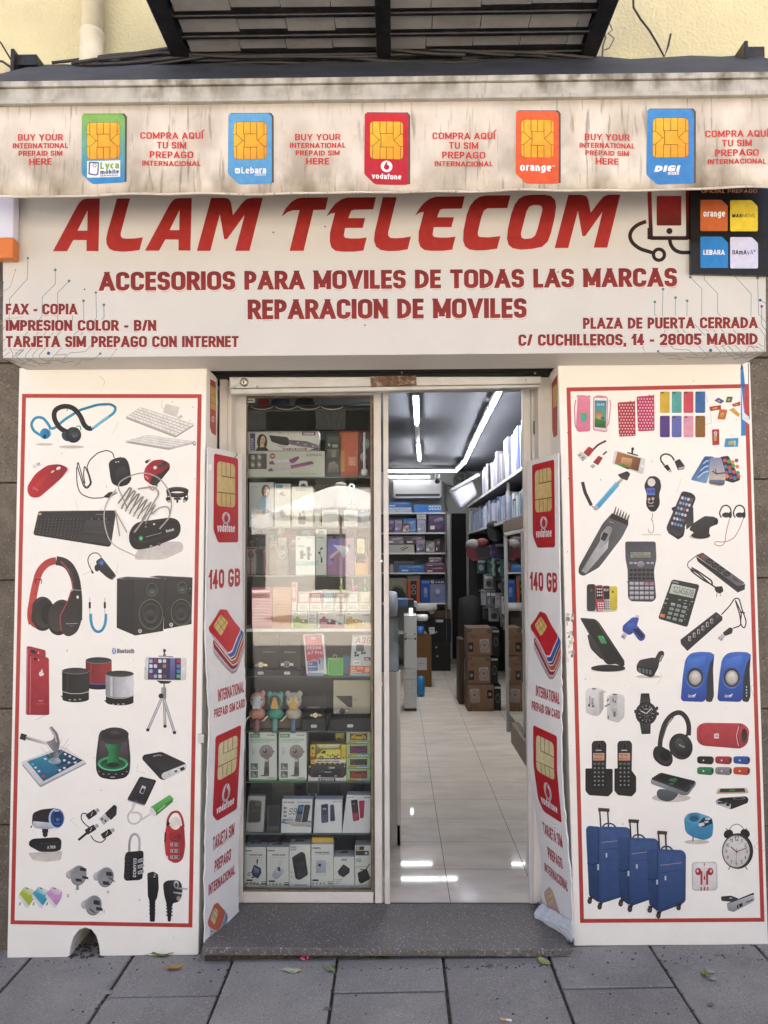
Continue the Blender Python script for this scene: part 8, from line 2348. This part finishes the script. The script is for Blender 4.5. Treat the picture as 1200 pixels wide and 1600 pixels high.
I.line([(935,438),(985,385),(1010,345),(1035,345),(1050,400),(1078,480),(1065,520),(1042,490),(1050,430),(1012,350),(1040,440),(1048,500),(1000,515)],7,K2,20);I.line([(1040,420),(1068,430)],9,K1);I.rpoly([(942,540),(985,508),(1002,518),(995,545),(955,560)],6,'29282a');I.poly([(912,572),(938,545),(958,558),(935,590)],'dad8d5','a9a7a4');I.rect(922,566,928,572,'6a6865');I.rect(934,574,940,580,'6a6865')
I.rpoly([(702,580),(905,422),(942,450),(940,470),(742,645),(705,605)],6,'161517','2c2b2d');I.rpoly([(703,582),(905,424),(940,452),(735,622)],6,'39383b','29282a')
for k in range(6):x,y=756+25*k,574-20*k;I.rr(x-8,y-13,x+6,y+13,2,'c9c7c5');I.rr(x-4,y-9,x+4,y+11,1,'1b1a1c')
I.ell(912,446,6,6,'5a595c')
go('blue_speakers')
for x in (0,208):
 I.rpoly([(858+x,660),(895+x,660),(888+x,750),(893+x,900),(880+x,936),(845+x,930)],12,'1d1f26','30333c');I.rpoly([(730+x,690),(760+x,655),(820+x,648),(880+x,652),(895+x,672),(870+x,715),(852+x,800),(850+x,905),(838+x,934),(715+x,930),(704+x,915),(715+x,790)],22,'3a6cc4','1d4494');I.poly([(745+x,690),(850+x,668),(840+x,720),(738+x,760)],'4a7cd0','3464b8');I.ell(785+x,798,53,60,'2a3f70','5a7fc4');I.ell(786+x,797,46,53,'16181f','3a3c44');I.ell(786+x,796,36,42,'a9a6a2','8e8b88');I.ell(787+x,795,28,34,'d6cfc4','b9b2a8');I.ell(786+x,792,16,20,'e9e2d6','c4bcb0');I.text('Genius',745+x,908,17,'d6dcea',.16,W=38,slant=.15);I.poly([(770+x,898),(792+x,885),(784+x,904)],'e2e8f2')
 if x:
  for k in range(4):I.ell(1078,848+17*k,4,5,'b9bac0')
go('travel_adapters')
I.rpoly([(162,880),(170,858),(215,852),(265,862),(268,970),(240,1012),(212,1015),(165,995)],12,'e6e4de','c9c6c0');I.poly([(240,880),(266,866),(267,970),(242,1010)],'c0bdb7','aeaba5');I.rect(186,900,190,950,'5a5856');I.text('world',206,948,14,'55534f',.18,W=34,rot=-84);I.poly([(175,958),(184,940),(192,960)],'4a4845');I.poly([(198,962),(206,944),(214,964)],'4a4845');I.rr(200,855,222,863,2,'77746f');I.line([(266,880),(278,874)],5,'9a9792')
I.rpoly([(282,905),(310,885),(375,890),(386,910),(384,1020),(350,1052),(285,1035)],12,'e2e0da','c4c1bb');I.rpoly([(300,898),(345,900),(345,975),(300,980)],6,'bab7b1','d0cdc7');I.rr(312,972,345,1030,5,'b4b1ab','cbc8c2')
for a,b,c,d in ((296,915,285,930),(318,912,322,935),(302,945,272,960),(330,925,335,940)):I.line([(a,b),(c,d)],8,'7d7a75')
I.rect(322,988,334,1018,'6d6a65');I.rr(318,888,342,896,2,'55534f');I.rect(290,1012,296,1030,'5a5855')
go('wrist_watch')
I.rpoly([(478,885),(525,884),(535,950),(470,950)],4,K1,K3);I.rpoly([(470,1050),(535,1045),(532,1115),(482,1117)],4,K3,K1);I.ell(508,1000,62,66,'1c1b1d','3b3a3c');I.rr(562,960,576,980,4,K2);I.rr(566,992,580,1010,4,K2);I.rr(440,978,452,998,4,K2);I.ell(508,1000,53,57,'39383a','1a191b');I.ell(508,1000,44,48,'161517')
for k in range(12):a=rad(30*k);I.line([(508+36*math.cos(a),1000+40*math.sin(a)),(508+43*math.cos(a),1000+47*math.sin(a))],4,'c3c1be')
for x,y in ((488,998),(528,998),(508,1022)):I.ring(x,y,12,13,2,'77757a');I.line([(x,y),(x+6,y-7)],2,'b3b1ae')
I.line([(508,1000),(540,968)],5,'d9d7d4');I.line([(508,1000),(478,985)],5,'d9d7d4');I.text('SPORT',494,978,7,'c9c7c4',.16,W=28)
page(pr,zoomT(870,1090,3.636))
go('black_headphones')
I.line([(585,290),(590,220),(615,140),(655,95),(700,80),(735,110),(752,160),(748,215)],27,'353435',40,c2='232223');I.line([(600,240),(625,160),(665,110)],6,'6a696a',20);I.rpoly([(560,275),(600,275),(655,320),(662,360),(640,395),(590,385),(548,345),(545,305)],22,'2c2b2c','1a191a');I.ell(612,335,44,46,'232223','39383a',rot=-35);I.ell(615,330,28,32,'131213',rot=-35);I.ell(705,278,66,76,'1c1b1c','39383a',rot=-20);I.ell(712,272,56,68,'3b3a3b','1b1a1b',rot=-20);I.ell(700,270,26,40,'565556','262526',rot=-20);I.text('Sound',692,272,12,'b9b7b5',.16,W=34,rot=25);I.line([(745,200),(735,222)],15,'2a292a')
go('red_tube_speaker')
def tubespk(x,y,w,h,c,c2,big=False):
 I.rpoly([(x,y+h*.15),(x+w*.12,y),(x+w*.88,y+h*.02),(x+w,y+h*.25),(x+w*.97,y+h*.8),(x+w*.84,y+h),(x+w*.1,y+h*.88),(x,y+h*.7)],w*.08,c,c2)
 I.ell(x+w*.9,y+h*.5,w*.055,h*.28,'2a1c1e','4a4044');I.rr(x+w*.33,y+h*.41,x+w*.42,y+h*.6,w*.01,'e4d8d6')
 if big:I.line([(x+w*.1,y+6),(x+w*.05,y+h*.4),(x+w*.1,y+h*.84)],3,'7a2026',14);I.line([(x+w*.84,y+4),(x+w*.76,y+h*.45),(x+w*.82,y+h-6)],7,'8a2a2e',14);I.line([(x+w*.8,y+20),(x+w*.75,y+h*.5),(x+w*.79,y+h*.9)],3,'e9dcd8',14);I.text('TUBE',x+w*.345,y+h*.54,9,'b53c40',.2,W=w*.06);[I.line([(x+w*.14,y+h*(.12+.1*k)),(x+w*.72,y+h*(.14+.1*k))],1.2,'ae3a40') for k in range(8)]
tubespk(795,143,300,148,'c2474c','a63238',True)
for k,(c,c2) in enumerate((('2a2826','1c1b1a'),('b53a42','8f2a32'),('2f5fb0','234a8c'),('3a8a5a','2a6a44'),('9a979a','77757a'),('d0562e','a83f20'))):tubespk(797+103*(k % 3),333+61*(k // 3),96,47,c,c2)
go('cordless_phones')
for x,w in ((162,156),(327,124)):
 I.rpoly([(x,402),(x+34,402),(x+w-34,404),(x+w,405) if w>130 else (x+w,448),(x+w,535),(x+w-25,562),(x+22,555),(x,530)],8,'1a1918','2a2928');hx=x+36 if w>130 else x+17;hw=84
 I.rpoly([(hx,262),(hx+10,246),(hx+hw-12,244),(hx+hw,262),(hx+hw-4,515),(hx+2,515)],14,'2b2a2a','171616');I.ell(hx+42,275,11,16,'111010');I.ring(hx+42,276,11,17,2,'5a5858');I.rect(hx+22,297,hx+56,302,'cfcdca');I.rr(hx+8,315,hx+72,358,3,'d9a98a','c48a68');I.text('12:30',hx+14,332,11,'5a3828',.14,W=48);I.text('menu ok',hx+14,350,9,'5a3828',.14,W=42);keypad(I,hx+18,376,23,25,3,1,0,0,'6a6866',.34,.25);keypad(I,hx+18,402,23,24,3,5,0,0,'55534f',.3,.24);keypad(I,hx+18,400,23,24,3,5,0,0,'d2d0cc',.12,.1)
go('charging_pad')
I.ell(650,570,110,24,SHD);I.rpoly([(565,540),(580,518),(680,525),(692,550),(660,585),(620,592),(575,575)],20,'5c6568','424a4d');I.rpoly([(532,470),(590,425),(790,478),(792,492),(745,555),(715,555),(535,490)],14,'a9acb0','6a6d72');I.rpoly([(532,462),(590,425),(792,475),(742,540)],14,'232326','37373b');I.poly([(562,458),(600,435),(762,475),(722,518)],'161618','232327');I.rpoly([(632,470),(650,458),(685,468),(668,484)],4,'3f7a4c','2c5a38');I.ell(672,462,12,4,'3f7a4c');I.ell(650,490,14,4,'3f7a4c');I.ell(768,502,12,7,'55565b')
go('phone_and_power_bank')
I.rpoly([(912,520),(925,514),(1080,512),(1090,540),(1075,544),(905,548)],5,'e6cfb4','cfa98a');I.poly([(930,518),(1066,515),(1072,536),(920,540)],'2a2a2e','4a4a50');I.poly([(980,522),(1010,521),(1012,530),(980,531)],'3f8a4c');I.rpoly([(902,585),(930,570),(1075,560),(1090,575),(1085,598),(1000,632),(985,635),(905,605)],8,'19181a','2c2b2e');I.rpoly([(905,582),(990,605),(985,634),(905,606)],6,'a9a8aa','d2d1d2');I.rect(915,592,958,604,'3a393c');I.rr(962,600,982,616,3,'232225');I.ell(1035,572,35,8,'8a898c');I.ell(1035,573,28,6,'232225')
go('blue_suitcases')
for x,y,w,h in ((165,728,258,420),(343,792,238,370),(510,858,224,340)):
 fx=x+w*.29;hx=x+w*.5
 I.line([(x+w*.3,y-100),(x+w*.33,y+10)],9,'3a322c');I.line([(x+w*.48,y-92),(x+w*.5,y+10)],9,'3a322c');I.line([(x+w*.27,y-92),(x+w*.52,y-88)],20,'4a3e36');I.line([(x+w*.36,y+10),(x+w*.42,y-12),(x+w*.58,y-12),(x+w*.66,y+8)],9,'23406c',12)
 I.rpoly([(x,y+18),(x+12,y),(fx+10,y+6),(fx,y+h+18),(x+w*.07,y+h-20)],14,'33507d','243b5f');I.rpoly([(fx-4,y+14),(fx+22,y+4),(x+w-20,y+8),(x+w,y+30),(x+w-2,y+h-42),(x+w-22,y+h-25),(fx+20,y+h+20),(fx-6,y+h+14)],18,'3a5686','2a436c');I.rpoly([(fx+12,y+22),(x+w-18,y+22),(x+w-16,y+h-52),(fx+10,y+h+2)],10,'415c8c','2f4873')
 I.line([(fx-2,y+16),(fx-6,y+h+12)],6,'1c3662');I.line([(fx+14,y+95),(x+w-22,y+80)],4,'a98a94');I.line([(fx+16,y+138),(x+w-24,y+120)],4,'1f3a68')
 for k in range(2):I.line([(fx+40,y+200+70*k),(x+w-26,y+186+66*k)],3,'27477e')
 I.line([(x+8,y+h*.5),(x+w*.14,y+h*.53),(fx-8,y+h*.5)],8,'1a3158');I.rr(fx-10,y+h*.52,fx,y+h*.6,2,'c9c9cc');I.rr(fx+38,y+155,fx+47,y+180,2,'c3c6cc')
 for a,b in ((x+w*.1,y+h+2),(x+w*.32,y+h+34),(x+w*.83,y+h-12)):I.poly([(a-14,b-16),(a+16,b-18),(a+6,b+4),(a-6,b+4)],'2c2624');I.ell(a-4,b+6,13,17,'35302e','1a1716');I.ell(a-5,b+7,6,8,'5a5452')
go('socket_adapter')
I.ell(795,820,70,13,SHD);I.line([(775,790),(772,818)],9,'8a8884');I.rpoly([(722,690),(740,660),(790,650),(880,680),(890,720),(885,790),(840,812),(775,795),(730,765)],22,'4a9abf','3a80a4');I.rpoly([(726,678),(760,652),(850,668),(888,690),(850,722),(745,710)],24,'6ab4d4','4f9cc0');I.ell(778,682,38,26,'3a7f9f','5aa4c4');I.ell(780,688,28,18,'2a6482');I.ell(772,686,4,4,'173a4c');I.ell(792,690,4,4,'173a4c');I.rpoly([(835,680),(882,688),(885,715),(832,736),(800,718)],5,'2a2c2e');I.rr(806,712,838,730,3,'dcdcd8',rot=-12);I.rr(838,700,862,712,2,'a9cfe0',rot=-12);I.rr(842,684,872,694,2,'cfd4d6')
go('alarm_clock')
I.line([(978,760),(990,730),(1020,716),(1050,728),(1065,755)],4,'55534f',26);I.ell(975,775,28,24,'2a2928','161515',rot=-35);I.ell(1070,772,28,24,'2a2928','161515',rot=35);I.line([(970,755),(962,742)],5,'6a6865');I.line([(1072,752),(1080,742)],5,'6a6865');I.line([(985,960),(975,978)],5,'4a4845');I.line([(1072,960),(1082,978)],5,'4a4845');I.ell(1028,872,88,102,'2a2928','1a1919');I.ell(1022,873,84,99,'3b3a39');I.ell(1020,874,76,90,'e6e2da','d2cec6')
for k in range(12):
 a=rad(30*k-60);n_=k+1;x,y=1021+58*math.cos(a),874+70*math.sin(a);I.text(str(n_),x,y+9,20 if n_ != 12 else 27,'2c2b2a',.14,align='c',sx=.9);I.L -= 3
I.L += 4
for k in range(60):a=rad(6*k);I.line([(1020+70*math.cos(a),874+83*math.sin(a)),(1020+74*math.cos(a),874+87*math.sin(a))],1.4,'4a4947');I.L -= 1
I.L += 1;I.line([(1022,876),(988,848)],6,'8a2a30');I.line([(1022,876),(1082,852)],5,'8a2a30');I.line([(1022,855),(1018,935)],2,'6a6866');I.ell(1022,876,5,5,'55322e')
go('earbud_case')
I.rpoly([(766,935),(910,932),(914,1095),(768,1098)],24,'b9b5b0');I.rpoly([(770,938),(907,936),(910,1091),(772,1094)],22,'e6e2de','d9d5d0');I.rpoly([(778,950),(832,948),(832,1084),(780,1086)],14,'f0ece8','e0dcd8');I.rpoly([(846,948),(900,947),(903,1083),(846,1085)],14,'f0ece8','e0dcd8')
for s_ in (-1,1):cx=838+s_*34;I.ell(cx,988,18,21,'c23a3c','962a2c');I.rr(cx-s_*18-6,985,cx-s_*18+6,1064,5,'b53436');I.ell(cx+s_*4,985,6,9,'e8c8c4')
I.line([(838,940),(838,955)],6,'b53436');I.rr(834,1000,844,1035,3,'c9c2bc');I.rr(834,1015,844,1035,3,'b53436')
for x in (820,840,858):I.line([(x,1076),(x,1096)],7,'b53436')
go('luggage_scale')
I.rpoly([(932,1130),(990,1125),(1030,1140),(1032,1158),(985,1160),(935,1155)],8,K1,K3);I.ell(995,1140,22,9,'3a3a3c');I.ell(988,1139,9,4,'b4b2ae');I.poly([(965,1170),(1118,1108),(1122,1118),(1000,1185)],'232325','3a3a3d');I.rpoly([(965,1172),(990,1165),(1118,1118),(1124,1150),(1115,1160),(1005,1218),(972,1210)],10,'c9c8c6','8e8d8b');I.rpoly([(1022,1180),(1055,1165),(1056,1185),(1024,1198)],4,'1c1c1e');I.ell(1034,1185,4,4,'b9b7b4');I.rpoly([(1075,1158),(1115,1142),(1116,1152),(1076,1168)],2,'6d6c6a')
done()
# ================================================================== ACROSS THE SQUARE (seen mirrored in the pane)
M['parasol']=mat('parasol_cloth',(.80,.79,.76),.8)
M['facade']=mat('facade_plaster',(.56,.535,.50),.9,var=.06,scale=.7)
def parasol(x,y,label):
 t=thing('market_parasol',label,'parasol',(x,y,-.03),'white parasols across the square')
 ze,zp,r=2.72,3.35,1.75
 m=MB();m.tube([(x,y,-.03),(x,y,zp+.05)],.03,10);m.build('pole',M['alu'],t)
 m=MB()
 n=8;k=10
 rows=[(0.02,zp),(.25,zp-.03),(.9,zp-.26),(1.4,ze+.12),(1.75,ze)]
 v=[]
 for rr_,z in rows:
  for j in range(n*k):
   a=2*math.pi*j/(n*k);ph=(j % k)/k
   rad_=rr_*(math.cos(math.pi/n)/math.cos((ph-.5)*2*math.pi/n))*(1.0)
   v.append((x+rad_*math.cos(a),y+rad_*math.sin(a),z-.05*math.sin(math.pi*ph)*rr_/r))
 N=n*k
 for j in range(N):
  px_,py_,pz_=v[4*N+j];v.append((px_+(px_-x)*.004,py_+(py_-y)*.004,pz_-.16-.02*math.sin(j*1.7)))
 m.add(v,[(i*N+j,i*N+(j+1)% N,(i+1)*N+(j+1)% N,(i+1)*N+j) for i in range(len(rows)) for j in range(N)])
 m.build('canopy',M['parasol'],t)
 m=MB();m.lathe((x,y,0),[(.12,zp+.02),(.14,zp+.05),(.02,zp+.09)],'z',12);m.build('cap',M['parasol'],t)
 m=MB();m.box(x-.3,x+.3,y-.3,y+.3,-.03,.06);m.build('foot',M['dark_iron'],t)
 for j in range(n):
  a=2*math.pi*j/n;m=MB();m.tube([(x,y,zp-.06),(x+1.7*math.cos(a),y+1.7*math.sin(a),ze+.02)],.012,6);m.build('rib',M['alu'],t)
parasol(-1.35,-15.2,'white market parasol mirrored whole in the display window')
parasol(1.9,-15.6,'white market parasol cut off by the mullion in the window reflection')
parasol(-6.2,-16.2,'white market parasol standing farthest along the square')
ob_=thing('house_across','long house with a sandy ground floor, a blackened upper wall and rows of windows across the square','building',(0,-27,0))
m=MB();m.box(-26,26,-33,-27,4.4,13);m.build('upper_wall',mat('dark_upper',(.012,.013,.010),.9,spec=0.0,var=.3,scale=1.2),ob_)  # near-black added to darken the upper reflection in the pane
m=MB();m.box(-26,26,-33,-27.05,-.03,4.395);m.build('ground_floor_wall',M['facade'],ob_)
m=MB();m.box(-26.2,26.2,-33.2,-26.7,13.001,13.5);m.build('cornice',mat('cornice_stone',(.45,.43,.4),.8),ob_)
M['shut']=mat('window_shutter',(.04,.04,.036),.8,spec=.1)
for fl in range(4):
 for k in range(-7,8):
  x,z=k*3.2+.6,.3+fl*3.2
  m=MB();m.box(x-.6,x+.6,-26.99,-26.93,z,z+2.2);w_=m.build('window',M['shut'],ob_)
  if fl:continue
  m=MB();m.box(x-.8,x+.8,-26.99,-26.8,z-.12,z-.01);m.build('sill',M['white_paint'],w_)
def leaf(px,py,ln,wd,rot,c,label,curl=.3,lift=0.0):
 c0=PZ(px,py,gz(P(px,1490,0).x))
 c0.z=gz(c0.x)+.002+lift
 a=rad(rot);ax=Vector((math.cos(a),math.sin(a),0));ay=Vector((-math.sin(a),math.cos(a),0))
 m=MB();n=12;v=[]
 for i in range(n+1):
  u=i/n;w=wd*.5*math.sin(math.pi*u ** .85)** .8 if 0<u<1 else .0005
  zc=curl*ln*.5*(2*u-1)** 2*.5
  for s_ in (-1,-.5,0,.5,1):v.append(c0+ax*(u-.5)*ln+ay*w*s_+Vector((0,0,zc+abs(s_)*w*curl*.9+.002*math.sin(u*9+s_))))
 m.smooth=True
 m.add(v,[(i*5+j,i*5+j+1,(i+1)*5+j+1,(i+1)*5+j) for i in range(n) for j in range(4)])
 m.smooth=False
 m.tube([c0-ax*ln*.78+Vector((0,0,.003)),c0-ax*ln*.5+Vector((0,0,curl*ln*.25)),c0+Vector((0,0,.001)),c0+ax*ln*.45+Vector((0,0,curl*ln*.2))],.0009,5)
 o=m.build('fallen_leaf',mat('leaf_'+c,H(c,.8),.5,var=.25,scale=70,dirt='6b5a2c',dirt_scale=50,dirt_amt=.5));tag(o,label,'leaf','fallen leaves on the pavement')
 s=o.modifiers.new('t','SOLIDIFY');s.thickness=.0006
leaf(254,1493,.085,.036,4,'6d8a3a','green leaf at the foot of the poster panel with the drain hole',.35)
leaf(272,1515,.075,.030,8,'b98f45','curled yellow brown leaf on the slab below the drain hole panel',.55)
leaf(457,1519,.072,.034,-8,'c3c6a4','pale dry leaf lying on the pavement below the display window',.35)
leaf(515,1516,.070,.030,125,'8a9a72','grey green leaf touching a slab joint under the step',.4)
leaf(597,1496,.11,.045,2,'4f6a30','dark green leaf tucked against the step',.2)
leaf(850,1504,.062,.034,-55,'a9b56a','light green leaf beneath the torn banner',.3)
leaf(1102,1523,.055,.026,80,'7a8a44','small olive leaf on the slab below the suitcases',.6)
c=PZ(790,1598,GZ0)
m=MB();ax=Vector((.9,-.25,0)).normalized();b0=Vector((c.x-.016,c.y,gz(c.x)+.0045))
bt=thing('cigarette_butt','cigarette end lying on the pavement','cigarette',b0)
m.tube([b0,b0+ax*.018],.004,10);m.build('filter',mat('filter_tan',(.62,.36,.16),.8),bt)
m=MB();m.tube([b0+ax*.0182,b0+ax*.036],.0039,10);m.build('paper',M['white_paint'],bt)
c=PZ(476,1497,GZ0);c.z=gz(c.x)
m=MB()
for k in range(9):
 m.ball(c+Vector((rnd.uniform(-.012,.012),rnd.uniform(-.015,.01),rnd.uniform(.002,.014))),.006,.004,.005,7,5)
tag(m.build('fallen_flower',mat('petal_pink',(.55,.08,.14),.6)),'crushed pink flower at the foot of the step','flower')
m=MB()
for k in range(420):
 x=rnd.uniform(-1.6,1.6)
 y=rnd.choice([rnd.uniform(-.13,-.01),rnd.uniform(-.12,-.02),rnd.uniform(-.5,0)])
 if k>260:x,y=_j0.x+SLW*rnd.randrange(-2,8)+rnd.uniform(-.006,.006),rnd.uniform(-.9,-.05)
 if s0.x<x<s1.x and y>-.11:y=-.11-rnd.uniform(0,.04)
 s_=rnd.uniform(.001,.0035);m.ball((x,y,gz(x)+s_*.4),s_*rnd.uniform(1,2),s_,s_*.6,5,3)
tag(m.build('grit',M['soil'],origin=(0,0,0)),'dry grit and crumbs along the foot of the shop front','grit',kind='stuff')
